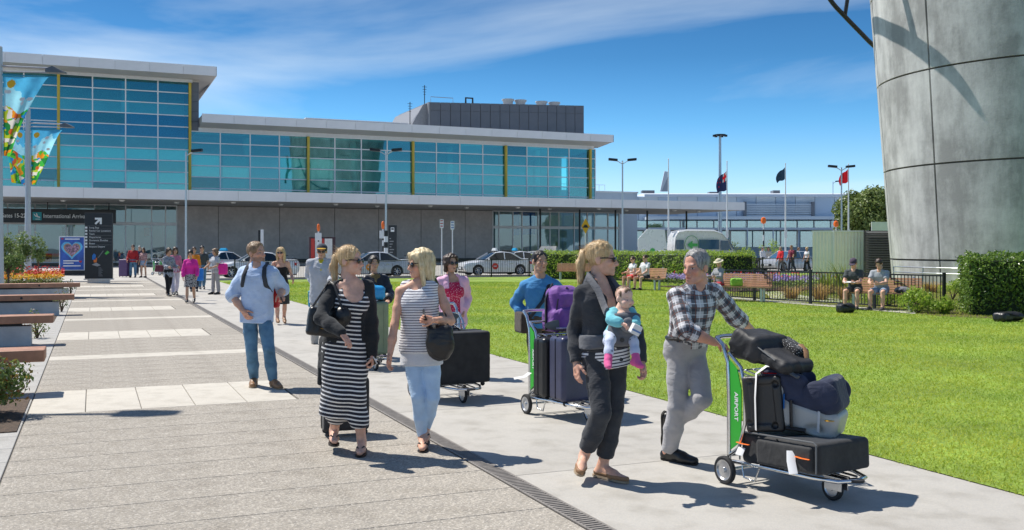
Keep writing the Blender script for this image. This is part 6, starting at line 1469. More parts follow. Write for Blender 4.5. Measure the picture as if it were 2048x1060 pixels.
            for k_ in range(st+1):
                w_ = .0013*(1-k_/(st+.5)); rows_.append(np.stack([P-sd_*w_, P+sd_*w_], 1)); t_ = flow-(flow*nn).sum(1, keepdims=True)*nn*.92; t_ /= np.linalg.norm(t_, axis=1, keepdims=True)+1e-9
                P = P+t_*stp+nn*.0012; c_ = P-np.array(c); nn = np.where(tail[:, None], nn, c_/(np.linalg.norm(c_, axis=1, keepdims=True)+1e-9))
            SV = np.stack(rows_, 1).reshape(-1, 3); b0 = np.arange(ns)[:, None]*(2*(st+1))+2*np.arange(st)[None]; SF = np.stack([b0, b0+1, b0+3, b0+2], -1).reshape(-1, 4); V, F = mesh_of([(V, F), (SV, SF)])
        s.put('hair', (V*s.hs)@s.hr.T+s.hc, F, m)
    def glasses(s, m_lens, big=1.0):
        q = MB(); y = -.102
        for sg in (-1, 1):
            q.sph((sg*.033, y+.006, -.001), (.027*big, .010, .021*big), 14, 8); q.tube([(sg*.056, y+.014, .008), (sg*.074, y+.05, .010), (sg*.080, .01, .006)], .0045, 6)
        q.tube([(-.012, y, .004), (.012, y, .004)], .004, 6)
        V = np.array(q.v); V = (V*s.hs)@s.hr.T+s.hc-s.o; q.v = [tuple(p) for p in V]; q.build('sunglasses', m_lens, s.root, smooth=50)
    def shoes(s, m, h, off=.006, sole=None, name='shoe', low=False):
        for sd in 'LR':
            pr, pl = s.foot_prims(sd, off); V, F = surface(pr[:3] if low else pr[:4], h, .02, (), [pl]+([(s.J['A'+sd]+s.foot_frame(sd)[1]*.030, -s.foot_frame(sd)[1])] if low else [])); s.put(name, V, F, m)
            if sole:
                A = s.J['A'+sd]; f, dn, a = s.foot_frame(sd); q = MB(); lat = np.cross(f, dn); g = (.92 if s.fem else 1.05); ring = []
                for t, w in ((-.085, .012), (-.075, .026), (-.045, .034), (0, .032), (.45, .033), (.62, .044), (.8, .043), (.95, .032), (1.06, .012)):
                    x = t if t < 0 else t*(a+.015); ring.append((x, w*g+off*.5))
                for dz0, dz1 in ((.058, .074),):
                    top = [A+f*x+lat*w+dn*dz0 for x, w in ring]+[A+f*x-lat*w+dn*dz0 for x, w in reversed(ring)]; bot = [p+dn*(dz1-dz0) for p in top]; q.loft([[tuple(p-s.o) for p in top], [tuple(p-s.o) for p in bot]])
                q.build('sole', sole, s.root, smooth=40)
    def straps(s, m, name='sandal_strap'):
        for sd in 'LR':
            A = s.J['A'+sd]; f, dn, a = s.foot_frame(sd); lat = np.cross(f, dn); q = MB(); toe = A+f*a*.86+dn*.030
            for sg in (-1, 1): q.tube([tuple(p-s.o) for p in (toe, A+f*a*.62+lat*sg*.028+dn*.012, A+f*a*.40+lat*sg*.044+dn*.050)], .006, 6)
            q.build(name, m, s.root)
# shared garments
hm_blond = hair_mat('hair_blond', (.42, .26, .11), (.85, .64, .36)); hm_platinum = hair_mat('hair_platinum', (.55, .40, .19), (.90, .76, .48)); hm_brown = hair_mat('hair_brown', (.10, .055, .03), (.26, .16, .09)); hm_black = hair_mat('hair_black', (.008, .007, .007), (.035, .028, .025)); hm_grey = hair_mat('hair_grey', (.11, .105, .10), (.44, .43, .41)); hm_dbrown = hair_mat('hair_dark_brown', (.025, .015, .01), (.09, .05, .03)); hm_sand = hair_mat('hair_sandy', (.16, .095, .05), (.38, .25, .14))
m_lens = mat('dark_lens', (.008, .008, .01), .08, 0, .05, 5, spec=.8)
SK1, SK2, SK3, SK4 = (.74, .46, .34), (.68, .40, .28), (.58, .36, .24), (.80, .55, .44)
m_leath = cloth_mat('black_leather', (.016, .016, .017), .25, gloss=.38); m_brown_shoe = cloth_mat('tan_leather', (.28, .15, .07), .2, gloss=.5); m_blk_shoe = cloth_mat('black_shoe', (.012, .012, .013), .2, gloss=.35); m_sole = mat('pale_sole', (.36, .27, .18), .8, 0, .15, 12); m_dsole = mat('dark_sole', (.02, .018, .016), .8, 0, .15, 12); m_wsole = mat('white_sole', (.62, .62, .6), .7, 0, .08, 12)
# ================================================================== the people
def tprof(p):
    P = PROF[p.sx()]; h = [q for q in P if q[0] == 0][0]
    return [(-.6, h[1]*1.10, h[2]*1.1, h[3])]+[(t, max(w, h[1]*.98) if t < 0 else w, max(d, h[2]) if t < 0 else d, y) for t, w, d, y in P]
def top(p, name, m, h, off=.014, hem=-.2, sleeve=(1.0, 1.0), loose=.006, scoop=None, amp=.005, seed=1, t1=.985, subs=(), bust=True, sc=1.0, extra=(), collar=False, prof=None):
    up = nv(p.J['N']-p.J['P']); prof = prof or tprof(p); pr = [p.torso(off, hem, t1, prof)]+(p.bust(off*.8) if bust else [])
    if sleeve:
        for sd in 'LR': pr += p.arm_prims(sd, off*.8, sleeve[0], sleeve[1], loose)
    if collar: pr.append(Cone(p.J['N']-up*.02, p.J['N']+up*.045, .078*p.H/1.75, .070*p.H/1.75, False, True))
    sb = list(subs)
    if scoop: sb.append(Ell(p.J['N']+p.fs*scoop[0]+up*scoop[1], scoop[2:5] if len(scoop) > 4 else scoop[2]))
    sb.append(Cone(p.J['N']+up*.0, p.J['N']+up*.15, .050 if p.fem else .060, .05))
    return p.wear(name, pr+list(extra), m, h, .028, sb, (), amp, seed, sc)
def trousers(p, name, m, h, off=.012, low=.97, loose=.012, amp=.005, seed=2, waist=.14, flare=0.0, up=1.0, sc=1.0):
    pr = [p.torso(off+.008, -.2, waist)]
    for sd in 'LR':
        pr += p.leg_prims(sd, off, up, low, loose, flare); pr.append(Ell(p.J['P']+p.l*(1 if sd == 'L' else -1)*.07-p.f*.04-V3(0, 0, .05), .085*p.H/1.72+off))
    return p.wear(name, pr, m, h, .014, (), (), amp, seed, sc)
def skirt(p, name, m, h, prof, amp=.004, seed=3, off=0.0, t1=.2): return p.wear(name, [Torso(p.J['P'], p.J['P']+V3(0, 0, .5), p.l, p.l, prof, off, prof[0][0], t1)], m, h, .02, (), (), amp, seed, 1, 1)
FH = .0085
# ---- man in the blue shirt
p = Person(1.78, False, 8, -4); Y = 11.75
p.trunk(A3(514, 624, Y), A3(516, 532, Y-.02), A3(484, 539, Y+.03), A3(484, 539, Y+.03)) if False else p.trunk(A3(514, 624, Y), A3(516, 530, Y-.02))
p.J['SR'] = A3(489, 545, Y+.02); p.J['SL'] = A3(544, 546, Y-.02)
p.arm_px('R', (463, 592, True), (486, 622, True)); p.arm_px('L', (566, 579, False), (560, 590, True))
p.leg_px('R', (501, 694, True), ('g', 505, 776, 10)); p.leg_px('L', (537, 694, True), ('g', 560, 779, 35))
p.begin('person', 'bearded man in a pale blue rolled-sleeve shirt and jeans, wearing a backpack, looking right')
p.body(.011, SK2, (.2, .12, .07), A3(513, 506, Y), 62, 4, 0, 1.06, {'R': dict(curl=30, palm=p.f*-1+p.l), 'L': dict(curl=55, palm=V3(-.2, 0, -1), direc=V3(.5, -.8, -.35))}, beard=(.26, .16, .10))
p.hair('short', hm_sand, .006, 3, .003, lift=.008)
m_blueshirt = cloth_mat('chambray_blue', (.48, .60, .80), .1); m_jeans = cloth_mat('blue_denim', (.075, .17, .27), .3, denim=True)
top(p, 'shirt', m_blueshirt, FH, .029, -.22, (1, .22), .012, (.06, .015, .05, .06, .075), .0075, 11, collar=True, sc=.8)
trousers(p, 'jeans', m_jeans, FH, .008, .97, .008, .004, 12, waist=.0); p.shoes(m_brown_shoe, .006, .006, m_sole)
for sg in (-1, 1):
    q = MB(); c = p.J['N']+p.ls*sg*.085; u = nv(p.J['N']-p.J['P']); pts = [c-p.fs*.10+u*.0, c+u*.032-p.fs*.02+p.ls*sg*.02, c+p.fs*.085-u*.03+p.ls*sg*.022, c+p.fs*.145-u*.13+p.ls*sg*.04, c+p.fs*.13-u*.24+p.ls*sg*.06, c+p.fs*.02-u*.33+p.ls*sg*.085]
    q.tube([tuple(x-p.o) for x in pts], .027, 8, True, .30); q.build('backpack_strap', cloth_mat('strap_grey', (.045, .05, .06), .2), p.root, smooth=50)
P1 = p
# ---- woman in the striped dress
p = Person(1.72, True, 12, 22); Y = 8.0
p.trunk(A3(690, 682, Y), A3(705, 567, Y-.02)); p.J['SR'] = A3(663, 578, Y-.06); p.J['SL'] = A3(735, 574, Y+.04)
p.arm_px('R', (641, 636, True), (682, 664, True)); p.arm_px('L', (744, 648, False), (745, 716, False))
p.leg_px('L', (712, 795, True), ('g', 720, 914, 5)); p.leg_px('R', (678, 795, True), (668, 862, False), (669, 884, True))
p.begin('person', 'blond ponytailed woman in a black and white striped maxi dress and black cardigan'); m_stripe = cloth_mat('striped_jersey', (.024, .026, .038), .1, stripes=(.0345, .36, (.80, .78, .76))); m_cardi = cloth_mat('black_knit', (.022, .024, .027), .2)
p.body(.010, SK1, (.5, .35, .2), A3(700, 522, Y-.01), 74, 0, 0, 1.0, {'R': dict(curl=14, palm=V3(.3, -.2, -1), direc=V3(.62, -.35, -.70)), 'L': dict(curl=50, palm=V3(-1, -.2, 0))}, mouth=(.5, .16, .16))
p.hair('pony', hm_blond, .006, 4, .002); p.glasses(m_lens, 1.0)
DP = [(-1.30, .132, .105, .01), (-1.1, .132, .105, .01), (-.8, .138, .108, .005), (-.5, .154, .118, .0), (-.2, .166, .120, -.006), (0, .168, .118, -.008), (.2, .145, .104, .002), (.42, .124, .092, .006), (.6, .136, .098, .008), (.78, .148, .096, .006), (.9, .118, .076, 0), (.97, .08, .06, -.004)]
up = nv(p.J['N']-p.J['P']); dl_ = p.leg_prims('L', .012, 1, .66, .006)+p.leg_prims('R', .012, 1, .66, .006)
for q in dl_: q.k = .07
p.wear('striped_dress', [p.torso(.006, -1.30, .93, DP)]+p.bust(.009, 1.08)+dl_, m_stripe, FH, .03, [Ell(p.J['N']+p.fs*.085-up*.06, (.085, .08, .10)), Cone(p.J['N']-up*.01, p.J['N']+up*.15, .075, .06)], [(A3(690, 856, Y), (0, 0, -1))], .004, 21, .7, 1, nuv=1)
CP_ = [(t, w+.010, d+.012, y) for t, w, d, y in DP]
cd = [p.torso(.010, -.50, .97, CP_)]+p.arm_prims('R', .013, 1, 1, .006)+p.arm_prims('L', .013, 1, 1, .006)+[Cone(p.J['P']-p.l*.16-p.f*.03, p.J['P']-p.l*.20-p.f*.03-V3(0, 0, .34), .05, .026), Cone(p.J['P']+p.l*.17-p.f*.02+V3(0, 0, .05), p.J['P']+p.l*.165-p.f*.0-V3(0, 0, .16), .06, .035)]
c0 = p.J['P']+up*.1+p.fs*.20
p.wear('cardigan', cd, m_cardi, FH, .028, [Box3(p.J['P']+up*.06+p.fs*.17+p.ls*.005, (.098, .16, .42), np.stack([p.ls, p.fs, up], 1), .05), Ell(p.J['N']+p.fs*.05-up*.03, (.095, .09, .12)), Cone(p.J['N']-up*.01, p.J['N']+up*.15, .08, .07), Box3(p.J['P']-V3(0, 0, .30)+p.f*.2, (.155, .25, .3), np.stack([p.l, p.f, V3(0, 0, 1)], 1), .03)], (), .005, 22)
p.shoes(m_dsole, .006, -.03, m_dsole, 'footbed') if False else None
def flipflops(p, m):
    for sd in 'LR':
        A = p.J['A'+sd]; f, dn, a = p.foot_frame(sd); lat = np.cross(f, dn); q = MB(); ring = [(-.085, .012), (-.07, .028), (-.03, .036), (.45*a, .036), (.65*a, .046), (.9*a, .043), (1.1*a, .026), (1.16*a, .008)]
        top_ = [A+f*x+lat*w+dn*.070 for x, w in ring]+[A+f*x-lat*w+dn*.070 for x, w in reversed(ring)]; q.loft([[tuple(v-p.o) for v in top_], [tuple(v+dn*.014-p.o) for v in top_]]); q.build('sandal_sole', m, p.root)
    p.straps(m)
flipflops(p, m_blk_shoe); P2 = p
# ---- woman in the striped sleeveless top
p = Person(1.69, True, -12, -20); Y = 8.15
p.trunk(A3(842, 690, Y), A3(838, 568, Y-.01)); p.J['SR'] = A3(801, 583, Y-.02); p.J['SL'] = A3(878, 580, Y+.02)
p.arm_px('R', (789, 650, True), (780, 709, True)); p.arm_px('L', (902, 642, True), (866, 640, True))
p.leg_px('R', (836, 788, True), ('g', 845, 905, 5)); p.leg_px('L', (866, 795, True), (851, 858, False), (851, 880, True))
p.begin('person', 'blond woman in sunglasses, sleeveless striped top and light blue trousers'); m_wtop = cloth_mat('white_striped_top', (.80, .79, .80), .05, stripes=(.0215, .30, (.08, .075, .12))); m_wht = cloth_mat('white_cotton', (.68, .68, .70), .05); m_ltj = cloth_mat('light_blue_trousers', (.48, .65, .85), .08)
p.body(.010, (.72, .43, .30), (.6, .45, .25), A3(842, 528, Y+.01), -62, -3, 0, 1.02, {'R': dict(curl=20), 'L': dict(curl=60, palm=V3(-.2, -1, .1), direc=V3(-1, -.1, .12))}, mouth=(.5, .2, .18))
p.hair('long', hm_platinum, .006, 5, .004); p.glasses(m_lens, 1.1); up = nv(p.J['N']-p.J['P'])
p.wear('hem_layer', [p.torso(.020, -.32, .1, tprof(p))], m_wht, FH, .02, (), (), .002, 31)
p.wear('striped_top', [p.torso(.030, -.11, .95, [(t, max(w, .135) if t < .7 else w, max(d, .1) if t < .7 else d, y) for t, w, d, y in tprof(p)])]+p.bust(.016)+[Cone(p.J['N']+p.ls*sg*.055, p.J['N']+p.ls*sg*.125-up*.015, .042, .045) for sg in (-1, 1)], m_wtop, FH, .03, [Ell(p.J['N']+p.fs*.06+up*.01, (.07, .07, .06)), Cone(p.J['N'], p.J['N']+up*.15, .075, .06)]+[Ell(p.J['S'+sd]+p.ls*sg*.055-up*.05, (.062, .09, .10)) for sd, sg in (('L', 1), ('R', -1))], (), .005, 32, nuv=1)
trousers(p, 'trousers', m_ltj, FH, .005, .95, .001, .002, 33, waist=.05); flipflops(p, m_blk_shoe); P3 = p
# ---- mother with the carrier
p = Person(1.74, True, 22, 28); Y = 7.1
p.trunk(A3(1211, 705, Y), A3(1199, 566, Y-.02)); p.J['SR'] = A3(1163, 586, Y-.06); p.J['SL'] = A3(1237, 586, Y+.05)
p.arm_px('R', (1148, 660, False), (1152, 728, True)); p.arm_px('L', (1277, 672, False), (1284, 728, True))
p.leg_px('L', (1233, 826, True), ('g', 1250, 967, 42)); p.leg_px('R', (1203, 826, True), (1168, 912, False), (1160, 944, True))
p.begin('person', 'blond ponytailed mother in a dark grey cardigan and charcoal trousers carrying a baby'); m_charc = cloth_mat('charcoal_knit', (.040, .043, .05), .22); m_trch = cloth_mat('charcoal_trousers', (.042, .045, .052), .2); m_tee = cloth_mat('breton_tee', (.78, .78, .79), .04, stripes=(.0235, .38, (.03, .03, .06)))
p.body(.010, SK1, (.42, .28, .15), A3(1203, 518, Y-.01), 78, -2, 0, 1.03, {'R': dict(curl=18), 'L': dict(curl=35)}, mouth=(.5, .2, .18))
p.hair('pony', hm_blond, .006, 6, .001); p.glasses(m_lens, .9); up = nv(p.J['N']-p.J['P'])
p.wear('striped_tee', [p.torso(.022, -.2, .86, tprof(p))], m_tee, FH, .03, [Ell(p.J['N']+p.fs*.09-up*.05, (.09, .08, .12))], (), .003, 41)
p.wear('cardigan', [p.torso(.032, .06, .97)]+p.arm_prims('R', .010, 1, .96, .005)+p.arm_prims('L', .010, 1, .96, .005)+[Cone(p.J['N']-p.fs*.05+up*.03, p.J['N']-p.fs*.05+up*.03+p.ls*.001, .07, .07)]+[Cone(p.J['N']+p.ls*sg*.06-p.fs*.02+up*.035, p.J['N']+p.ls*sg*.055+p.fs*.10-up*.13, .036, .032) for sg in (-1, 1)], m_charc, FH, .03, [Box3(p.J['P']+up*.28+p.fs*.2, (.035, .16, .5), np.stack([p.ls, p.fs, up], 1), .03), Ell(p.J['N']+p.fs*.075+up*.0, (.05, .07, .10)), Cone(p.J['N']+up*.02, p.J['N']+up*.15, .058, .055)], (), .005, 42)
trousers(p, 'trousers', m_trch, FH, .012, .80, .013, .006, 43, sc=.8); p.shoes(m_brown_shoe, .005, .004, m_sole, 'ballet_flat', True); P6 = p
# ---- man in the plaid shirt
p = Person(1.75, False, 35, 25); Y = 7.6
p.trunk(A3(1372, 695, Y), A3(1391, 575, Y-.12)); p.J['SR'] = A3(1352, 593, Y-.16); p.J['SL'] = A3(1430, 584, Y-.06)
p.arm_px('R', (1370, 660, True), (1430, 685, False)); p.arm_px('L', (1470, 634, False), (1503, 660, False))
p.leg_px('R', (1358, 815, True), ('g', 1388, 930, 50)); p.leg_px('L', (1405, 798, True), (1343, 846, False), (1333, 888, False))
p.begin('person', 'grey-haired man in a plaid shirt and grey trousers pushing a loaded trolley'); m_plaid = cloth_mat('plaid_flannel', (.56, .56, .58), .06, plaid=[('X', .086, .40, 0, (.03, .035, .05), .8), ('Y', .086, .40, 0, (.03, .035, .05), .75), ('X', .086, .07, .35, (.75, .75, .76), .9), ('Y', .086, .07, .35, (.75, .75, .76), .9), ('X', .086, .05, .7, (.25, .10, .07), .9), ('Y', .086, .05, .7, (.25, .10, .07), .9)]); m_gtr = cloth_mat('grey_twill', (.40, .39, .40), .1)
p.body(.010, (.70, .38, .27), (.3, .29, .28), A3(1392, 534, Y-.14), -48, -6, 0, 1.07, {'R': dict(curl=55, palm=V3(.1, .1, -1), direc=V3(.9, .1, -.25)), 'L': dict(curl=40, palm=V3(0, 0, -1))})
p.hair('short', hm_grey, .006, 7, .001, lift=.009); top(p, 'plaid_shirt', m_plaid, FH, .019, .06, (1, .38), .016, (.07, .03, .04, .05, .06), .007, 51, collar=True, sc=.8)
trousers(p, 'trousers', m_gtr, FH, .012, .98, .012, .008, 52, sc=.6, waist=.18); p.shoes(m_blk_shoe, .006, .007, m_dsole)
q = MB(); u = nv(p.J['N']-p.J['P']); c = p.J['P']+u*.5*.12; ring = []
q.tube([tuple(p.J['P']+u*.085+p.l*math.cos(t)*.184+p.f*(math.sin(t)*.130)-p.o) for t in [2*PI*i/28 for i in range(29)]], .016, 6, False); q.build('belt', m_leath, p.root); P7 = p
# ---- man in the blue sweater
p = Person(1.67, False, 18, 8); Y = 11.1
p.trunk(A3(1080, 640, Y), A3(1081, 555, Y-.05)); p.J['SR'] = A3(1051, 572, Y-.05); p.J['SL'] = A3(1110, 571, Y-.05)
p.arm_px('R', (1031, 606, False), (1053, 637, True)); p.arm_px('L', (1138, 604, False), (1130, 640, True))
p.leg_ang('R', 16, 14); p.leg_ang('L', -10, 22, pitch=20); p.begin('person', 'man in a plain blue sweater pushing a trolley with a purple bag'); m_swe = cloth_mat('blue_sweater', (.06, .24, .48), .12)
p.body(.011, SK3, (.03, .03, .03), A3(1080, 523, Y-.06), 24, 2, 0, 1.05, {'R': dict(curl=60, palm=V3(0, 0, -1)), 'L': dict(curl=60, palm=V3(0, 0, -1))})
p.hair('short', hm_black, .006, 8, -.003); top(p, 'sweater', m_swe, FH, .020, -.16, (1, .97), .010, (.05, .04, .05), .007, 61, sc=.8); trousers(p, 'trousers', cloth_mat('brown_trousers', (.08, .065, .05), .2), .011, .014, .97, .02, .006, 62); p.shoes(m_blk_shoe, .008, .006, m_dsole); P5 = p
# ---- woman in the pink hooded jacket
p = Person(1.61, True, 22, 18); Y = 12.7
p.trunk(A3(908, 640, Y), A3(903, 555, Y)); p.J['SR'] = A3(881, 563, Y-.03); p.J['SL'] = A3(929, 562, Y+.03)
p.arm_px('R', (876, 600, False), (893, 628, True)); p.arm_px('L', (934, 598, False), (926, 622, True)); p.leg_ang('R', 14, 12); p.leg_ang('L', -8, 20, pitch=20)
p.begin('person', 'dark curly-haired woman in a pale pink hooded jacket and red patterned top'); m_pinkj = cloth_mat('pale_pink_jacket', (.82, .47, .62), .08); m_redp = cloth_mat('red_print', (.55, .02, .08), .15, spots=(55, .32, (.75, .35, .42)))
p.body(.011, SK3, (.03, .02, .02), A3(902, 527, Y), 32, 3, 0, 1.04, {'R': dict(curl=60, palm=V3(0, 0, -1)), 'L': dict(curl=60, palm=V3(0, 0, -1))}, mouth=(.4, .12, .12)); p.hair('curly', hm_dbrown, .007, 9); p.glasses(m_lens, 1.05); up = nv(p.J['N']-p.J['P'])
p.wear('red_top', [p.torso(.016, -.2, .9)]+p.bust(.014), m_redp, .011, .03, [Ell(p.J['N']+p.fs*.06, .06)], (), .004, 71)
p.wear('hooded_jacket', [p.torso(.030, -.2, .96)]+p.arm_prims('L', .02, 1, .95, .012)+p.arm_prims('R', .02, 1, .95, .012)+[Cone(p.J['N']-p.fs*.06+p.ls*sg*.0+up*.02, p.J['N']+p.ls*sg*.075+p.fs*.04+up*.0, .045, .035) for sg in (-1, 1)], m_pinkj, .010, .03, [Box3(p.J['P']+up*.25+p.fs*.22, (.07, .19, .5), np.stack([p.ls, p.fs, up], 1), .03), Cone(p.J['N']+up*.03, p.J['N']+up*.15, .06, .055)], (), .007, 72)
trousers(p, 'trousers', cloth_mat('navy_trousers', (.03, .04, .07), .2), .012, .01, .97, .01); p.shoes(m_wht, .009, .006, m_dsole); P4 = p
# ---- woman in the black quilted jacket
p = Person(1.55, True, 12, 12); Y = 15.0
p.trunk(A3(752, 626, Y), A3(751, 553, Y)); p.arm_ang('L', 30, 12, 40, 10); p.arm_ang('R', 30, 12, 40, 10); p.leg_ang('R', 14, 12); p.leg_ang('L', -8, 20, pitch=20)
p.begin('person', 'short-haired woman in a black padded jacket behind the green suitcase'); p.body(.012, SK3, (.02, .02, .02), A3(748, 527, Y), 20, 2, 0, 1.05, {'R': dict(curl=60, palm=V3(0, 0, -1)), 'L': dict(curl=60, palm=V3(0, 0, -1))}); p.hair('short', hm_black, .007, 10, .010)
top(p, 'padded_jacket', cloth_mat('black_padded', (.014, .016, .022), .3, gloss=.4), .011, .03, -.2, (1, .97), .02, None, .009, 81, collar=True); p.wear('scarf', [Cone(p.J['N']-p.ls*.04+p.fs*.03, p.J['N']+p.ls*.04+p.fs*.04, .045, .04), Cone(p.J['N']+p.fs*.05, p.J['N']+p.fs*.09-V3(0, 0, .12), .04, .03)], cloth_mat('scarf_print', (.2, .14, .06), .3, spots=(60, .3, (.03, .03, .02))), .009, .02, (), (), .006, 82)
trousers(p, 'trousers', MATS['navy_trousers'], .012); p.shoes(m_blk_shoe, .009, .006, m_dsole); P9 = p
# ---- man with cap and grey jacket
p = Person(1.75, False, 10, 10); Y = 17.2
p.trunk(A3(641, 592, Y), A3(642, 521, Y)); p.arm_px('R', (619, 549, False), (632, 568, True)); p.arm_ang('L', 32, 8, 40, 10); p.leg_ang('R', 14, 12); p.leg_ang('L', -8, 20, pitch=20)
p.begin('person', 'man in a dark cap, grey jacket and yellow scarf in the background row'); p.body(.012, SK3, (.03, .03, .03), A3(644, 503, Y), 5, -2, 0, 1.05, {'R': dict(curl=60, palm=V3(0, 0, -1)), 'L': dict(curl=60, palm=V3(0, 0, -1))}, hh=.007); p.hair('short', hm_black, .008, 12); p.glasses(m_lens)
top(p, 'jacket', cloth_mat('grey_jacket', (.44, .46, .5), .1), .012, .028, -.2, (1, .97), .02, (.08, 0, .03, .04, .06), .008, 91, collar=True); p.wear('scarf', [Cone(p.J['N']-p.ls*.03+p.fs*.05, p.J['N']+p.fs*.13-V3(0, 0, .16), .028, .02), Cone(p.J['N']+p.ls*.03+p.fs*.05, p.J['N']+p.fs*.13-V3(0, 0, .16), .028, .02)], cloth_mat('yellow_scarf', (.6, .5, .03), .1), .009, .02, (), (), .003, 92)
trousers(p, 'trousers', cloth_mat('stone_trousers', (.45, .42, .38), .1), .012); p.shoes(m_blk_shoe, .01, .006, m_dsole)
def cap(p, m, brim_m):
    V, F = surface([Ell((0, .012, .052), (.092, .113, .085))], .008, .01, (), [((0, 0, .05), (0, 0, -1))]); p.put('cap', (V*p.hs)@p.hr.T+p.hc, F, m)
    V, F = surface([Ell((0, -.10, .052), (.078, .085, .010))], .006, .01); p.put('cap_brim', (V*p.hs)@p.hr.T+p.hc, F, brim_m)
cap(p, cloth_mat('cap_navy', (.03, .04, .06), .1), cloth_mat('cap_yellow', (.7, .42, .03), .1)); P10 = p
# ================================================================== trolleys, bags and the baby
m_tgreen = mat('trolley_green', (.04, .42, .04), .4, 0, .05, 4); m_navycase = mat('navy_shell', (.045, .05, .10), .32, 0, .2, 5, .15, 40); m_blkcase = cloth_mat('black_nylon', (.032, .032, .033), .25, .7, bk=.2); m_grncase = mat('olive_shell', (.22, .28, .17), .45, 0, .12, 5, .15, 40); m_greyp = mat('grey_plastic', (.12, .125, .13), .5, 0, .1, 8); m_wtag = mat('paper_tag', (.72, .72, .72), .7, 0, .05); m_shell = mat('cream_plastic', (.42, .42, .40), .4, 0, .06, 4)
def rbox(name, c, half, m, parent, rot=None, r=.03, h=.008, amp=0.0, seed=1, o=None, extra=(), k=.01, subs=()):
    V, F = surface([Box3(c, half, rot, r)]+list(extra), h, k, subs)
    if amp: V = wrinkle(relax(V, F, 1), F, amp, seed)
    return inst(name, np_mesh(name, V-(0 if o is None else o), F, m), parent)
def rz3(a, tilt=0): return np.array(Matrix.Rotation(a, 3, 'Z') @ Matrix.Rotation(tilt, 3, 'Y'))
def trolley(x, y, hd, label, green=True):
    """x forward, origin under the rear axle"""
    root = empty('luggage_trolley', (x, y, 0), R(hd), label, 'luggage trolley', 'airport luggage trolleys')
    def T(name, m, *paths, r=.014, n=8):
        q = MB(); [q.tube(p, r, n) for p in paths]; return q.build(name, m, root, smooth=60)
    for s in (-1, 1):
        T('upright', chrome, [(0, s*.27, .10), (0, s*.27, .62), (-.01, s*.27, .86), (-.06, s*.27, .98), (-.13, s*.27, 1.03)], r=.016)
        T('front_tube', chrome, [(.0, s*.27, .20), (.1, s*.27, .27), (.16, s*.27, .45), (.16, s*.27, .70), (.12, s*.27, .84), (.0, s*.27, .93)], r=.013)
        T('base_rail', chrome, [(-.01, s*.27, .16), (.3, s*.25, .175), (.70, s*.20, .175), (.86, s*.13, .17), (.9, 0, .17)], r=.014)
        w = MB(); w.lathe([(.074, -.017), (.09, -.019), (.1, -.012), (.1, .012), (.09, .019), (.074, .017)], n=24, axis='Y', cap=False); wo = w.build('wheel', rubber, root, (0, s*.31, .1), smooth=40)
        w = MB(); w.lathe([(.004, -.022), (.018, -.022), (.022, -.010), (.060, -.008), (.068, -.016), (.076, -.017), (.076, .017), (.068, .016), (.060, .008), (.022, .010), (.018, .022), (.004, .022)], n=24, axis='Y'); w.build('rim', m_alloy, wo, smooth=30)
        if green:
            q = MB(); q.prism([(.012, .24), (.122, .32), (.126, .68), (.085, .82), (.012, .88)], s*.27-.004, s*.27+.004); q.build('side_panel', m_tgreen, root)
            me = text_mesh('lettering', 'AIRPORT', .05, m_signw, bold=.001); o = inst('lettering', me, root, (.062 if s < 0 else .095, s*.2755, .66 if s < 0 else .42), (R(90), R(90) if s < 0 else R(-90), 0)); o.rotation_euler = (Matrix.Rotation(R(90), 3, 'X').to_euler()); 
            o.rotation_euler = ((Matrix.Rotation(R(90), 4, 'Y') @ Matrix.Rotation(R(90), 4, 'X')) if s < 0 else (Matrix.Rotation(PI, 4, 'Z') @ Matrix.Rotation(R(90), 4, 'Y') @ Matrix.Rotation(R(90), 4, 'X'))).to_euler()
    T('handle', chrome, [(-.13, -.27, 1.03), (-.145, -.2, 1.035), (-.145, .2, 1.035), (-.13, .27, 1.03)], r=.017)
    T('axle', chrome, [(0, -.31, .1), (0, .31, .1)], r=.012); [T('cross_tube', chrome, q_, r=.011) for q_ in ([(0, -.27, .2), (0, .27, .2)], [(.16, -.27, .5), (.16, .27, .5)], [(0, -.27, .93), (0, .27, .93)], [(.5, -.22, .175), (.5, .22, .175)])]
    [T('deck_bar', chrome, [(.02, yy, .18), (.84, yy*.6, .178)], r=.008) for yy in (-.12, 0, .12)]
    T('basket', chrome, *[[(.0, yy, .80), (.22, yy, .76), (.25, yy, .82)] for yy in (-.2, -.12, -.04, .04, .12, .2)], [(.25, -.24, .82), (.25, .24, .82)], [(0, -.26, .80), (0, .26, .80)], r=.006)
    q = MB(); q.sph((.17, 0, .90), (.012, .2, .055), 16, 10); q.build('advert_plate', m_greyp, root, smooth=60)
    T('foot_loop', chrome, [(.12, -.26, .15), (.14, -.26, .07), (.24, -.255, .06), (.28, -.25, .16)], r=.007)
    q = MB(); q.lathe([(.05, .0), (.05, .015)], (.90, 0, .165), 14); q.build('bumper', rubber, root)
    q = MB(); q.box(.66, .80, -.035, -.028, .08, .165); q.box(.66, .80, .028, .035, .08, .165); q.build('caster_fork', m_alloy, root)
    w = MB(); w.lathe([(.058, -.016), (.074, -.019), (.085, -.01), (.085, .01), (.074, .019), (.058, .016)], n=22, axis='Y', cap=False); wo = w.build('caster_wheel', rubber, root, (.70, 0, .085), smooth=40)
    w = MB(); w.lathe([(.004, -.02), (.016, -.02), (.02, -.01), (.05, -.01), (.06, -.016), (.06, .016), (.05, .01), (.02, .01), (.016, .02), (.004, .02)], n=18, axis='Y'); w.build('rim', m_alloy, wo, smooth=30)
    return root
def tl(root, x, y, z):    # a point in trolley space -> world
    c, s = math.cos(root.rotation_euler.z), math.sin(root.rotation_euler.z); return V3(root.location.x+x*c-y*s, root.location.y+x*s+y*c, z)
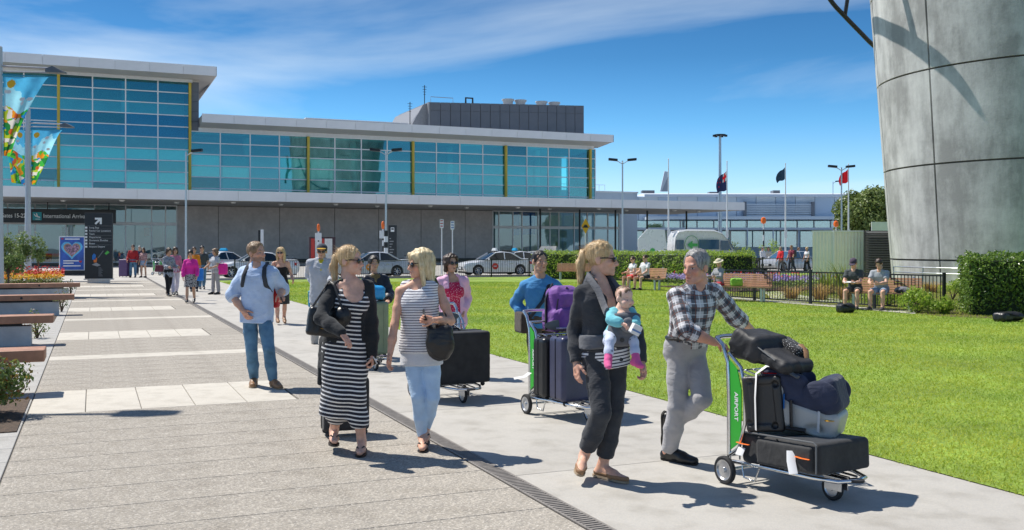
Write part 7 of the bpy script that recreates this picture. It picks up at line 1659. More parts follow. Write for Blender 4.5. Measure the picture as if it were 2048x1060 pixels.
def suitcase(name, cart, x, y, z, half, m, label, tilt=0.0, rz=0.0, ribs=0, hd=0, wheels=True, handle=True, amp=.002, soft=False):
    c = tl(cart, x, y, z) if cart else V3(x, y, z); a = (cart.rotation_euler.z if cart else R(hd))+rz; rot = rz3(a, tilt); root = empty(name, Vector((c[0], c[1], c[2]-half[2])), 0, label, 'suitcase', 'suitcases'); o = np.array(root.location)
    rbox('shell', c, half, m, root, rot, .045 if not soft else .03, .010, amp if soft else 0, 3, o)
    P = lambda a_, b_, d_: tuple(c+rot@V3(a_*half[0], b_*half[1], d_*half[2])-o)
    for i in range(ribs):
        t = -.7+1.4*i/(ribs-1); q = MB(); q.tube([P(-1.012, t, -.86), P(-1.012, t, .86)], .006, 6); q.tube([P(1.012, t, -.86), P(1.012, t, .86)], .006, 6); q.build('rib', m, root)
    q = MB(); e = 1.003; q.tube([P(0, e, -.92), P(0, e, .92)], .006, 6); q.tube([P(0, -e, -.92), P(0, -e, .92)], .006, 6); q.tube([P(0, -.94, e), P(0, .94, e)], .006, 6); q.tube([P(0, -.94, -e), P(0, .94, -e)], .006, 6); q.build('zip', black_paint, root)
    if handle:
        q = MB(); q.tube([P(0, -.28, 1.0), P(0, -.22, 1.09), P(0, .22, 1.09), P(0, .28, 1.0)], .012, 8); q.build('grab_handle', black_paint, root)
    if wheels:
        for sx_ in (-.75, .75):
            for sy in (-.8, .8): q = MB(); pp = c+rot@V3(sx_*half[0], sy*half[1], -half[2]-.015)-o; q.sph(tuple(pp), (.026, .026, .026), 10, 8); q.build('wheel', rubber, root, smooth=60)
    return root
def ribbon(name, pts, w, m, parent, o, t=.25):
    q = MB(); q.tube([tuple(np.asarray(p)-o) for p in pts], w, 8, True, t); return q.build(name, m, parent, smooth=60)
# ---- trolley of the man in the plaid shirt
cA = trolley(1.785, 7.10, -60, 'loaded green-panelled trolley pushed by the man in the plaid shirt')
sc1 = suitcase('black_suitcase', cA, .45, .0, .292, (.355, .25, .105), m_blkcase, 'black soft suitcase lying flat at the bottom of the plaid man’s trolley', soft=True, wheels=False, handle=False, tilt=R(-3))
o = np.array(sc1.location); rotA = rz3(cA.rotation_euler.z); rbox('front_pocket', tl(cA, .52, -.256, .29), (.25, .02, .085), m_blkcase, sc1, rz3(cA.rotation_euler.z, R(-3)), .018, .008, .002, 3, o); q = MB(); q.tube([tuple(tl(cA, .45+x, -.262, .30+z+x*.05)-o) for x, z in ((-.35, -.095), (-.35, .09), (-.33, .105), (.33, .105), (.35, .09), (.35, -.095))], .006, 6); q.build('piping', MATS['grey_plastic'], sc1)
for t0, cl in ((-.30, m_orange), (.25, m_orange)):
    a = tl(cA, .45+t0-.06, -.278, .31); b_ = tl(cA, .45+t0+.06, -.278, .31); ribbon('carry_handle', [a, (a+b_)/2+rotA@V3(0, -.012, .0), b_], .012, cl, sc1, o)
a = tl(cA, .60, -.28, .34); ribbon('airline_tag', [a, a+rotA@V3(.03, -.03, -.06), a+rotA@V3(.08, -.06, -.13)], .028, m_wtag, sc1, o, .12)
a = tl(cA, .14, -.28, .28); ribbon('name_tag', [a, a+rotA@V3(0, -.03, -.05)], .035, m_wtag, sc1, o, .2)
cs = empty('child_car_seat', Vector(tl(cA, .36, 0, .44)), 0, 'white and navy child car seat lying on the black suitcase', 'car seat'); o = np.array(cs.location)
m_navyp = cloth_mat('navy_padding', (.035, .042, .075), .2); m_blkpl = mat('black_plastic', (.03, .028, .027), .42, 0, .15, 10, .15, 60)
def csd(x, y, z): return tl(cA, .06+(x-.06)*.88, y, z-.02)
SA = R(30)
def cse(x, y, z):
    x, y = x-.26, y+.12; return csd(.26+x*math.cos(SA)-y*math.sin(SA), -.10+x*math.sin(SA)+y*math.cos(SA), z)
rotS = rz3(cA.rotation_euler.z, R(-6)); rotS2 = rz3(cA.rotation_euler.z, R(28))
zS = cA.rotation_euler.z+SA; rS = rz3(zS, R(-6)); rotT = rz3(zS, R(14)); rA2 = rz3(zS)
V, F = surface([Box3(cse(.27, -.06, .63), (.14, .16, .18), rS, .05), Box3(cse(.56, -.06, .53), (.20, .18, .10), rotT, .05)], .009, .05, [Ell(cse(.62, -.27, .47), (.07, .05, .04), rA2)], ksub=.02)
inst('shell', np_mesh('shell', V-o, F, m_shell), cs)
V, F = surface([Box3(cse(.38, -.06, .79), (.16, .17, .065), rz3(zS, R(10)), .05), Box3(cse(.56, -.06, .66), (.19, .185, .075), rotT, .06), Box3(cse(.71, -.06, .70), (.065, .18, .12), rz3(zS, R(-14)), .05)], .009, .04, [Ell(cse(.56, -.06, .84), (.10, .12, .13), rA2)], ksub=.03)
inst('padding', np_mesh('padding', wrinkle(V, F, .004, 5, 1.2)-o, F, m_navyp), cs)
for y_, nm in ((-.235, 'side_wing'), (.115, 'side_wing')):
    V, F = surface([Ell(cse(.66, y_, .70), (.12, .035, .105), rA2)], .008, .01); inst(nm, np_mesh(nm, V-o, F, m_navyp), cs)
ribbon('harness', [cse(.44, -.12, .87), cse(.55, -.1, .76), cse(.66, -.08, .80)], .02, black_paint, cs, o, .3); ribbon('blue_label', [cse(.40, -.245, .70), cse(.40, -.25, .60)], .02, MATS['shop_blue'], cs, o, .15)
V, F = surface([Box3(cse(.245, -.235, .62), (.135, .026, .195), rS, .024)], .007, .01, [Ell(cse(.245+xx, -.262, .62+zz), (.024, .024, .024)) for xx in (-.095, .095) for zz in (-.14, .145)]+[Box3(cse(.245, -.27, .62), (.085, .02, .14), rS, .012)], ksub=.004)
inst('base_plate', np_mesh('base_plate', V-o, F, m_blkpl), cs)
ribbon('webbing', [cse(.20, -.272, .44), cse(.195, -.275, .66), cse(.20, -.265, .83), cse(.27, -.24, .885), cse(.38, -.2, .88)], .022, m_wtag, cs, o, .12)
ribbon('buckle_strap', [cse(.46, -.262, .48), cse(.455, -.258, .66)], .028, black_paint, cs, o, .3); ribbon('red_clip', [cse(.24, -.235, .835), cse(.34, -.225, .835)], .018, m_red, cs, o)
ribbon('seat_tag', [cse(.66, -.262, .60), cse(.655, -.266, .46)], .026, m_wtag, cs, o, .1); ribbon('yellow_tag', [cse(.70, -.258, .54), cse(.76, -.24, .54)], .022, m_yel, cs, o, .2); ribbon('grey_hook', [cse(.42, -.25, .47), cse(.56, -.25, .46)], .03, m_blkpl, cs, o, .5)
bg = empty('folded_stroller_bag', Vector(tl(cA, .1, .02, .86)), 0, 'shiny black bag heaped on top of the child car seat', 'bag'); o = np.array(bg.location)
V, F = surface([Box3(csd(.09, -.07, 1.0), (.14, .17, .10), rz3(cA.rotation_euler.z, R(10)), .05), Box3(csd(.30, -.05, .94), (.20, .155, .05), rz3(cA.rotation_euler.z, R(21)), .04), Box3(csd(.06, -.18, 1.03), (.09, .06, .07), rz3(cA.rotation_euler.z+.4, R(30)), .03)], .009, .03); inst('bag_body', np_mesh('bag_body', wrinkle(relax(V, F, 1), F, .013, 8, .55)-o, F, cloth_mat('black_bag_nylon', (.024, .024, .026), .25, gloss=.6, bk=.4)), bg)
V, F = surface([Box3(csd(.30, .07, 1.0), (.11, .06, .035), rz3(cA.rotation_euler.z, R(22)), .02)], .008, .02); inst('spotted_pocket', np_mesh('spotted_pocket', V-o, F, cloth_mat('spotted_black', (.02, .02, .022), .1, spots=(80, .25, (.5, .5, .5)))), bg)
q = MB(); q.tube([tuple(csd(*t)-o) for t in ((-.04, -.20, 1.05), (.1, -.235, 1.075), (.24, -.21, 1.01), (.42, -.2, .93))], .005, 6); q.build('zip', m_greyp, bg)
ribbon('bag_strap', [csd(.36, .10, 1.02), csd(.44, .08, .98), csd(.47, .06, .90)], .02, m_brown_shoe, bg, o, .3); ribbon('grey_bar', [csd(.05, -.16, .93), csd(.30, -.15, .92), csd(.55, -.1, .82)], .02, m_greyp, bg, o, .6)
# ---- trolley of the man in the blue sweater
cB = trolley(.42, 10.03, -62, 'trolley with two upright suitcases pushed by the man in the blue sweater')
suitcase('ribbed_suitcase', cB, .20, -.02, .49, (.12, .27, .30), mat('black_shell', (.02, .021, .023), .3, 0, .15, 6), 'black ribbed hard suitcase nearer the handle of the blue-sweater trolley', ribs=7)
ns = suitcase('navy_suitcase', cB, .49, .0, .505, (.14, .26, .315), m_navycase, 'navy hard suitcase with a red tag at the front of the blue-sweater trolley')
o = np.array(ns.location); rB = rz3(cB.rotation_euler.z); a = tl(cB, .638, -.05, .74)
q = MB(); q.add([tuple(a+rB@V3(0, -.07, -.03)-o), tuple(a+rB@V3(0, .07, -.03)-o), tuple(a+rB@V3(0, .09, .06)-o), tuple(a+rB@V3(0, -.05, .07)-o)], [(0, 1, 2, 3)]); q.build('red_sticker', mat('sticker_red', (.6, .03, .04), .5, 0, .3, 20), ns)
a = tl(cB, .05, -.30, .42); ribbon('paper_tag', [a, a+V3(-.05, -.05, -.03), a+V3(-.16, -.06, -.05)], .03, m_wtag, ns, o, .1)
pb = empty('purple_backpack', Vector(tl(cB, .06, .06, .86)), 0, 'purple backpack standing in the basket of the blue-sweater trolley', 'backpack'); o = np.array(pb.location); m_purp = cloth_mat('purple_nylon', (.20, .075, .32), .2, .6)
c = tl(cB, .03, .10, 1.06); V, F = surface([Box3(c+V3(0, 0, .0), (.12, .175, .235), rB, .10), Box3(c-V3(0, 0, .12), (.14, .19, .12), rB, .06), Box3(c+rB@V3(.13, 0, -.10), (.045, .13, .11), rB, .04), Box3(c+rB@V3(.11, 0, .09), (.035, .11, .07), rB, .03)], .009, .022); inst('bag_body', np_mesh('bag_body', wrinkle(V, F, .009, 4, .8)-o, F, m_purp), pb)
ribbon('zip_line', [c+rB@V3(.10, -.15, -.1), c+rB@V3(.11, -.12, .1), c+rB@V3(.08, 0, .22), c+rB@V3(.11, .12, .1), c+rB@V3(.10, .15, -.1)], .006, black_paint, pb, o, 1); ribbon('side_trim', [c+rB@V3(-.02, -.19, -.22), c+rB@V3(-.02, -.19, .1), c+rB@V3(-.04, -.1, .25)], .03, m_leath, pb, o, .4); ribbon('hem_band', [c+rB@V3(.16, -.17, -.19), c+rB@V3(.18, 0, -.19), c+rB@V3(.16, .17, -.19)], .022, mat('pale_lilac', (.5, .42, .55), .6), pb, o, .4)
sb = empty('shoulder_bag', Vector((P5.J['P'][0], P5.J['P'][1], .8)), 0, 'brown crossbody bag with dark strap worn by the man in the blue sweater', 'bag'); o = np.array(sb.location)
rbox('bag_body', P5.J['P']-P5.l*.22+V3(0, 0, -.02), (.05, .14, .12), cloth_mat('brown_canvas', (.06, .045, .035), .2), sb, rz3(R(18)), .03, .01, .004, 2, o); n_ = P5.J['N']; f_ = P5.fs; ribbon('strap', [n_+P5.ls*.10-f_*.02+V3(0, 0, .01), n_+P5.ls*.07+f_*.12-V3(0, 0, .10), n_+f_*.15-V3(0, 0, .26), n_-P5.ls*.16+f_*.08-V3(0, 0, .48)], .022, m_leath, sb, o, .25)
# ---- trolley of the woman in pink
cC = trolley(-.86, 11.2, -62, 'trolley with one big black case pushed by the woman in pink', False)
suitcase('large_black_case', cC, .38, .0, .47, (.20, .40, .285), m_blkcase, 'large black boxy case lying across the pink woman’s trolley', soft=True)
# ---- trolley behind, with green suitcase
cD = trolley(-2.2, 14.0, -62, 'trolley with a green suitcase behind the striped women')
suitcase('green_suitcase', cD, .35, .0, .56, (.17, .27, .37), m_grncase, 'olive green hard suitcase under the bright blue bag', ribs=4)
bb_ = empty('blue_bag', Vector(tl(cD, .30, 0, .95)), 0, 'bright blue tied plastic bag on top of the green suitcase', 'bag'); o = np.array(bb_.location); c = tl(cD, .32, .0, 1.05)
V, F = surface([Box3(c, (.14, .25, .10), rz3(cD.rotation_euler.z), .06), Ell(c+V3(.05, 0, .11), (.06, .05, .05)), Ell(c+V3(-.08, 0, .10), (.06, .05, .05))], .011, .04); inst('bag_body', np_mesh('bag_body', wrinkle(V, F, .008, 4)-o, F, cloth_mat('blue_plastic', (.02, .30, .62), .1, gloss=.4)), bb_)
ribbon('white_knot', [c+V3(-.12, -.08, .12), c+V3(0, -.1, .14), c+V3(.1, -.08, .12)], .025, m_wtag, bb_, o, .6)
hb0 = empty('blue_carrier_bag', Vector(P10.J['WR']), 0, 'small teal carrier bag held by the man in the cap', 'bag'); o = np.array(hb0.location)
rbox('bag_body', P10.J['WR']+V3(0, -.03, -.26), (.13, .05, .15), cloth_mat('teal_plastic', (.03, .28, .42), .1, gloss=.4), hb0, None, .03, .012, .006, 2, o); ribbon('handle', [P10.J['WR']+V3(-.05, -.03, -.12), P10.J['WR']+V3(0, -.03, -.07), P10.J['WR']+V3(.05, -.03, -.12)], .008, black_paint, hb0, o, 1)
# ---- bags of the two women in front
tb_ = empty('black_tote', Vector((P2.J['SR'][0], P2.J['SR'][1], .9)), 0, 'large black leather tote under the striped-dress woman’s arm', 'handbag'); o = np.array(tb_.location)
c = A3(653, 640, 7.86); rt = np.array(Matrix.Rotation(R(-8), 3, 'Y') @ Matrix.Rotation(R(18), 3, 'Z'))
V, F = surface([Box3(c-V3(0, 0, .02), (.155, .055, .115), rt @ np.array(Matrix.Rotation(R(16), 3, 'Y')), .03), Ell(c+V3(.13, -.02, .03), (.075, .06, .085))], .008, .03); inst('bag_body', np_mesh('bag_body', wrinkle(V, F, .004, 6)-o, F, m_leath), tb_)
for dy in (-.035, .035): ribbon('strap', [c+V3(-.13, dy, .08), P2.J['SR']+V3(-.01, -.02+dy*.6, .070), P2.J['SR']+V3(.04, -.07+dy*.5, .03), c+V3(.14, dy-.03, .09)], .011, m_leath, tb_, o, .5)
ribbon('gold_plate', [c+V3(-.03, -.082, -.06), c+V3(.02, -.078, -.07)], .006, mat('gold', (.6, .4, .12), .3, .9), tb_, o, .5)
hb_ = empty('black_hobo_bag', Vector((P3.J['WL'][0], P3.J['WL'][1], .9)), 0, 'slouchy black shoulder bag of the woman in the sleeveless top', 'handbag'); o = np.array(hb_.location)
c = A3(880, 682, 7.92); V, F = surface([Ell(c-V3(0, 0, .04), (.115, .07, .125)), Box3(c+V3(0, 0, .04), (.105, .055, .09), None, .04)], .008, .04); inst('bag_body', np_mesh('bag_body', wrinkle(V, F, .007, 9)-o, F, m_leath), hb_)
ribbon('strap', [c+V3(-.09, -.0, .10), P3.J['GL']+V3(.0, -.015, .02), P3.J['SL']+P3.fs*.20-P3.ls*.05-V3(0, 0, .16), P3.J['SL']+P3.fs*.165-P3.ls*.05-V3(0, 0, .06), P3.J['SL']+P3.fs*.09-P3.ls*.04+V3(0, 0, .045), P3.J['SL']-P3.ls*.035+V3(0, 0, .085), P3.J['SL']-P3.fs*.1-P3.ls*.02-V3(0, 0, .02), c+V3(.06, .06, .12)], .020, m_leath, hb_, o, .3)
suitcase('small_black_case', None, -1.50, 8.75, .29, (.11, .205, .235), m_blkcase, 'black wheeled case half hidden behind the striped dress', hd=-70, soft=True)
ph = empty('smartphone', Vector(P2.J['GL']), 0, 'white smartphone in the left hand of the striped-dress woman', 'phone'); q = MB(); q.box(-.035, .035, -.004, .004, -.065, .065); po_ = q.build('case', m_wtag, ph, bevel=.003); q = MB(); q.box(-.031, .031, -.006, -.0045, -.058, .058); q.build('screen', m_lens, ph); ph.rotation_euler = (R(40), R(60), R(20))
ph = empty('smartphone', Vector(P1.J['GL']), 0, 'dark smartphone held by the man in the blue shirt', 'phone'); q = MB(); q.box(-.035, .035, -.005, .005, -.065, .065); q.build('case', black_paint, ph, bevel=.003); q = MB(); q.box(-.031, .031, -.0065, -.0053, -.058, .058); q.build('screen', m_lens, ph); ph.rotation_euler = (R(70), R(70), 0)
bk = empty('dark_backpack', Vector((P1.J['P'][0], P1.J['P'][1]+.2, 1.0)), 0, 'dark backpack with red side on the blue-shirted man’s back', 'backpack'); o = np.array(bk.location)
c = P1.J['P']*.42+P1.J['N']*.58-P1.fs*.23; V, F = surface([Box3(c, (.165, .085, .23), rz3(R(-4)), .06)], .011, .02); inst('bag_body', np_mesh('bag_body', wrinkle(V, F, .006, 3)-o, F, MATS['strap_grey']), bk)
V, F = surface([Box3(c+P1.ls*.14-V3(0, 0, .16), (.05, .07, .13), rz3(R(-4)), .03)], .011, .02); inst('red_pocket', np_mesh('red_pocket', V-o, F, cloth_mat('red_nylon', (.5, .03, .03), .1)), bk)
# ---- baby and carrier
p = Person(.74, True, 24, 24); Yb = P6.J['P'][1]-.235; p.fat = 1.5; p.fk = .48
p.trunk(A3(1240, 668, Yb), A3(1243, 620, Yb)); p.b['hw'] = .06; p.J['HL'] = p.J['P']+p.l*.062; p.J['HR'] = p.J['P']-p.l*.062; p.b['th'], p.b['sh'] = .155, .15; p.b['ft'] = .075; p.b['ua'], p.b['fa'] = .115, .10
p.J['SL'] = p.J['N']+p.l*.078-V3(0, 0, .02); p.J['SR'] = p.J['N']-p.l*.078-V3(0, 0, .02)
p.J['KR'] = bone(p.J['HR'], 1219, 684, .14, True); p.J['AR'] = bone(p.J['KR'], 1216, 723, .15, True); p.J['TR'] = p.J['AR']+V3(.0, -.06, -.03)
p.J['KL'] = bone(p.J['HL'], 1268, 684, .14, True); p.J['AL'] = bone(p.J['KL'], 1272, 722, .15, True); p.J['TL'] = p.J['AL']+V3(.03, -.055, -.03)
p.J['EL'] = bone(p.J['SL'], 1269, 640, .10, True); p.J['WL'] = bone(p.J['EL'], 1272, 652, .085, True); p.J['ER'] = bone(p.J['SR'], 1222, 640, .11, True); p.J['WR'] = bone(p.J['ER'], 1246, 648, .10, True)
p.begin('person', 'baby with pink socks and turquoise top strapped to the mother’s chest'); p.body(.009, SK4, (.3, .2, .12), A3(1249, 596, Yb-.02), 34, -6, 0, 1.60, {'L': dict(curl=50, palm=V3(-.5, -.5, -.4)), 'R': dict(curl=40, palm=V3(0, -.6, -.6))}, child=True, hh=.006, hb=.004)
p.hair('short', hm_brown, .007, 3, -.004, lift=.004); m_turq = cloth_mat('turquoise_fleece', (.18, .55, .62), .08); m_tight = cloth_mat('pale_blue_tights', (.55, .60, .75), .05, spots=(26, .16, (.05, .05, .08))); m_psock = cloth_mat('pink_sock', (.75, .12, .32), .08)
top(p, 'turquoise_top', m_turq, .008, .012, -.2, (1, .9), .004, None, .003, 3, bust=False); trousers(p, 'tights', m_tight, .008, .006, .7, .0, .002, 4)
for sd in 'LR': p.wear('pink_sock', p.foot_prims(sd, .006)[0]+[Cone(p.J['A'+sd], p.J['A'+sd]+(p.J['K'+sd]-p.J['A'+sd])*.35, .026, .030)], m_psock, .007, .015, (), (), .002, 5)
PB = p
bt_ = empty('baby_bottle', Vector(p.J['WL']+V3(-.01, -.05, -.02)), R(20), 'small white carton in the baby’s hands', 'drink carton'); q = MB(); q.box(-.035, .035, -.025, .025, -.035, .035); q.build('carton', m_wtag, bt_, bevel=.006); q = MB(); q.box(-.037, .037, -.027, -.0255, -.012, .0); q.build('blue_band', MATS['sign_blue'], bt_)
bt_.rotation_euler = (R(10), R(25), R(20))
cr_ = empty('baby_carrier', Vector((p.J['P'][0], p.J['P'][1], 1.0)), 0, 'grey fabric baby carrier buckled round the mother', 'baby carrier'); o = np.array(cr_.location); m_carr = cloth_mat('carrier_grey', (.12, .125, .14), .12); m_carr2 = cloth_mat('carrier_light', (.17, .175, .19), .1)
M = P6; u = nv(M.J['N']-M.J['P']); pc = p.J['P']+V3(0, 0, .10)
V, F = surface([Ell(pc+p.f*.04-V3(0, 0, .06), (.112, .082, .115), rz3(R(24))), Box3(p.J['P']-V3(0, 0, .02)+p.f*.02, (.095, .085, .055), rz3(R(24)), .04), Box3(pc+V3(0, 0, .02)+p.f*.075, (.115, .035, .032), rz3(R(24)), .03)], .008, .04, [Box3(pc+V3(0, 0, .12), (.09, .08, .07), rz3(R(24)), .03)]); inst('panel', np_mesh('panel', wrinkle(V, F, .005, 4)-o, F, m_carr), cr_)
V, F = surface([Ell(pc+p.f*.115-V3(0, 0, .03), (.065, .03, .055), rz3(R(24)))], .008, .03); inst('pale_panel', np_mesh('pale_panel', V-o, F, m_carr2), cr_)
tt_ = M.torso(.052, .10, .30); V, F = surface([tt_], .010, .02); inst('waist_belt', np_mesh('waist_belt', wrinkle(V, F, .004, 6)-o, F, m_carr), cr_)
for sg in (-1, 1):
    c0_ = M.J['N']+M.ls*sg*.088; ribbon('shoulder_strap', [c0_-M.fs*.13-u*.22, c0_-M.fs*.10-u*.04, c0_+u*.048-M.fs*.01, c0_+M.fs*.11-u*.05, c0_+M.fs*.17-u*.16, pc+p.ls*sg*.11+V3(0, 0, .06)], .036, m_carr, cr_, o, .4)
    q = MB(); q.lathe([(.0, -.008), (.016, -.008), (.016, .008), (0, .008)], tuple(p.J['P']+p.l*sg*.05+p.f*.115-V3(0, 0, .03)-o), 12, 'Y'); q.build('button', m_blkpl, cr_)
# ================================================================== people farther off
def cl(name, c, **k): return cloth_mat(name, c, k.pop('var', .1), **k)
def legs_walk(p, a=15): p.leg_ang('R', a, a*.6); p.leg_ang('L', -a*.6, a*1.3, pitch=18)
def legs_stand(p, a=3): p.leg_ang('R', a, 2, 4); p.leg_ang('L', -a, 3, 4)
def far(px, py, H, fem, yaw, label, topm, botm, hairm, style='short', skin=SK3, legs='stand', arms=((10, 8, 15), (10, 8, 15)), sleeve=(1, .95), bottom='trousers', low=.97, group=None, pitch=-4, hyaw=None, glasses=False, Y=None, h=.016, lean=0, extra=None, hem=-.18, seat=None, up=1.0, vol=0, spread=(2, 2), hands=None, shoe=None):
    p = Person(H, fem, yaw, yaw); g = np.array(gnd(px, py)) if Y is None else np.array([at(px, 0, Y).x, Y, 0.])
    pz = .53*H; P = g+V3(0, 0, pz); N = P+V3(0, 0, .295*H)*math.cos(R(lean))+p.f*.295*H*math.sin(R(lean)); p.trunk(P, N)
    if legs == 'walk': legs_walk(p)
    elif legs == 'sit':
        for sd, o_ in (('L', spread[0]), ('R', spread[1])): p.leg_ang(sd, 86, 84, o_*4+4)
    elif isinstance(legs, tuple):
        for sd, q in zip('LR', legs): p.leg_ang(sd, *q)
    else: legs_stand(p)
    for sd, q in zip('LR', arms): p.arm_ang(sd, *q)
    if legs == 'sit':
        dz = seat-p.J['P'][2]+.10
        for k in p.J: p.J[k] = p.J[k]+V3(0, 0, dz)
        for sd in 'LR':
            dz = p.J['A'+sd][2]-.08
            if dz > 0: p.J['A'+sd][2] -= dz; p.J['T'+sd][2] -= dz
            elif dz < 0: p.J['A'+sd][2] -= dz; p.J['T'+sd][2] -= dz
    else: p.ground()
    u = nv(p.J['N']-p.J['P']); p.begin('person', label, group=group)
    hd = p.J['N']+u*.055*H+V3(0, 0, .062*H)+p.f*.02; p.body(h, skin, (.05, .04, .03), hd, p.yaw if hyaw is None else hyaw, pitch, 0, 1.06, hands or {}, hh=.008, hb=.007)
    p.hair(style, hairm, .010, 3, vol)
    if glasses: p.glasses(m_lens)
    top(p, 'top', topm, h*.85, .018, hem, sleeve, .010, None if not extra or 'scoop' not in extra else extra['scoop'], .004, int(px) % 50)
    if bottom == 'trousers': trousers(p, 'trousers', botm, h*.85, .012, low, .010, .004, 5, up=up)
    elif bottom == 'shorts': trousers(p, 'shorts', botm, h*.85, .022, 0, .02, .004, 5, up=up)
    else: skirt(p, 'skirt', botm, h*.85, [(-bottom/.5, .20, .17, 0), (-.3, .18, .14, 0), (0, .165, .115, 0), (.2, .14, .1, 0)])
    p.shoes(shoe or m_blk_shoe, .013, .006); return p
m_jn = MATS['blue_denim']; m_nav = MATS['navy_trousers']; m_tx = cl('grey_tee', (.28, .30, .33)); m_dk = cl('dark_tee', (.04, .045, .05)); m_whtee = MATS['white_cotton']; m_khk = cl('khaki_shorts', (.24, .2, .15)); m_dsh = cl('denim_shorts', (.22, .30, .42), denim=True)
# strapless woman behind the man in blue
p = Person(1.62, True, 20, 20); g = np.array(gnd(562, 648)); p.trunk(g+V3(0, 0, .86), g+V3(0, 0, 1.34)); legs_walk(p, 12); p.arm_ang('L', 5, 16, 60, 0); p.arm_ang('R', 5, 10, 20); p.ground(); p.begin('person', 'blond woman in sunglasses and black strapless outfit behind the man in blue')
p.body(.014, SK2, (.5, .36, .2), p.J['N']+V3(0, -.02, .19), 0, 0, 0, 1.05, hh=.008, hb=.007); p.hair('long', hm_blond, .009, 4); p.glasses(m_lens); m_blk = cl('black_cotton', (.014, .014, .016), var=.2)
p.wear('strapless_top', [p.torso(.012, -.1, .66)]+p.bust(.010), m_blk, .012, .03, (), (), .003, 4); skirt(p, 'culottes', cl('charcoal_culottes', (.04, .037, .037)), .013, [(-.92, .19, .15, 0), (-.3, .18, .14, 0), (0, .17, .12, 0), (.2, .13, .1, 0)]); p.shoes(m_brown_shoe, .012, .004); PS = p
rb_ = empty('red_tote', Vector(p.J['WR']), 0, 'red bag hanging beside the strapless woman', 'bag'); o = np.array(rb_.location); rbox('bag_body', p.J['P']-p.l*.12+p.f*.17-V3(0, 0, -.02), (.10, .05, .19), cl('red_canvas', (.55, .04, .04)), rb_, None, .03, .014, .006, 3, o); ribbon('handle', [p.J['P']-p.l*.16+p.f*.17+V3(0, 0, .18), p.J['SR']+p.f*.08+V3(0, 0, .03), p.J['P']-p.l*.08+p.f*.17+V3(0, 0, .18)], .012, MATS['red_canvas'], rb_, o, .4)
# group walking up the path
far(381, 606, 1.56, True, 12, 'short woman in a hot pink jacket and patterned skirt looking down', cl('hot_pink', (.68, .03, .32)), cl('monochrome_print', (.35, .34, .34), spots=(28, .42, (.02, .02, .025))), hm_black, 'short', legs='walk', bottom=.36, arms=((8, 12, 25), (8, 12, 10)), pitch=-22, vol=.008, h=.014)
far(337, 593, 1.62, True, 48, 'brown-haired woman in a speckled tunic and black leggings', cl('speckled_tunic', (.30, .33, .38), spots=(34, .38, (.03, .035, .05))), m_blk, hm_dbrown, 'curly', legs='walk', hem=-.45, arms=((20, 6, 60), (20, 6, 60)), pitch=-20)
far(350, 591, 1.66, True, 30, 'woman in pink top and pale trousers walking beside the speckled tunic', cl('rose_top', (.55, .18, .28)), cl('lilac_white_trousers', (.62, .58, .68)), hm_dbrown, 'bob', legs='walk')
far(404, 579, 1.72, False, 25, 'man in a charcoal shirt and jeans in the walking group', cl('charcoal_shirt', (.06, .07, .075)), m_jn, hm_black, 'short', legs='walk', arms=((10, 8, 15), (15, 8, 70)), sleeve=(.8, 0))
far(431, 589, 1.62, True, -35, 'woman in grey tee, black jacket and grey trousers with a pink bag', cl('pale_grey_tee', (.45, .47, .5)), cl('grey_slacks', (.36, .34, .34)), hm_brown, 'bob', arms=((15, 8, 60), (30, 10, 30)), sleeve=(.6, 0))
far(388, 583, 1.68, True, 20, 'person in an orange top half hidden by the hot pink jacket', cl('orange_top', (.75, .24, .02)), m_nav, hm_dbrown, 'bun')
pkb = empty('pink_bag', Vector(gnd(444, 589))+Vector((0, 0, .8)), 0, 'hot pink bag carried by the woman in grey trousers', 'bag'); rbox('bag_body', np.array(pkb.location)+V3(0, 0, .12), (.20, .10, .20), cl('pink_nylon', (.75, .03, .30)), pkb, None, .06, .02, .008, 4, np.array(pkb.location)); ribbon('handle', [np.array(pkb.location)+V3(-.1, 0, .3), np.array(pkb.location)+V3(0, 0, .42), np.array(pkb.location)+V3(.1, 0, .3)], .015, MATS['pink_nylon'], pkb, np.array(pkb.location), .5)
blb = empty('blue_shopping_bag', Vector(gnd(400, 600))+Vector((0, 0, .6)), 0, 'blue shopping bag at the side of the hot pink jacket', 'bag'); rbox('bag_body', np.array(blb.location)+V3(0, 0, .22), (.11, .06, .20), cl('blue_paper', (.03, .2, .6)), blb, None, .02, .02, .006, 4, np.array(blb.location)); ribbon('handle', [np.array(blb.location)+V3(-.05, 0, .4), np.array(blb.location)+V3(0, 0, .52), np.array(blb.location)+V3(.05, 0, .4)], .01, MATS['blue_paper'], blb, np.array(blb.location), .5)
# by the arrivals doors
far(266, 555, 1.83, False, 10, 'man in a red jacket and jeans by the purple suitcase', cl('red_jacket', (.38, .025, .03)), m_jn, hm_dbrown, arms=((8, 14, 35), (8, 14, 35)), h=.02)
far(287, 555, 1.66, True, -10, 'woman in a checked top and denim shorts near the arrivals doors', cl('check_top', (.48, .32, .32), plaid=[('X', .12, .4, 0, (.25, .12, .12), .7), ('Y', .12, .4, 0, (.25, .12, .12), .7)]), m_dsh, hm_dbrown, 'long', bottom='shorts', up=.45, h=.02, sleeve=(1, .3))
far(279, 549, 1.78, False, 30, 'older man in navy standing behind the red jacket', cl('navy_top', (.03, .04, .09)), m_nav, hm_grey, h=.02)
far(327, 549, 1.72, False, 60, 'man in dark blue bending over a luggage trolley by the doors', MATS['navy_top'], m_khk, hm_grey, lean=55, arms=((60, 5, 20), (60, 5, 20)), h=.02)
sp_ = gnd(249, 555); suitcase('purple_suitcase', None, sp_.x, sp_.y, .55, (.18, .27, .48), mat('purple_shell', (.10, .05, .15), .4, 0, .15, 5), 'purple upright suitcase beside the man in the red jacket', hd=75)
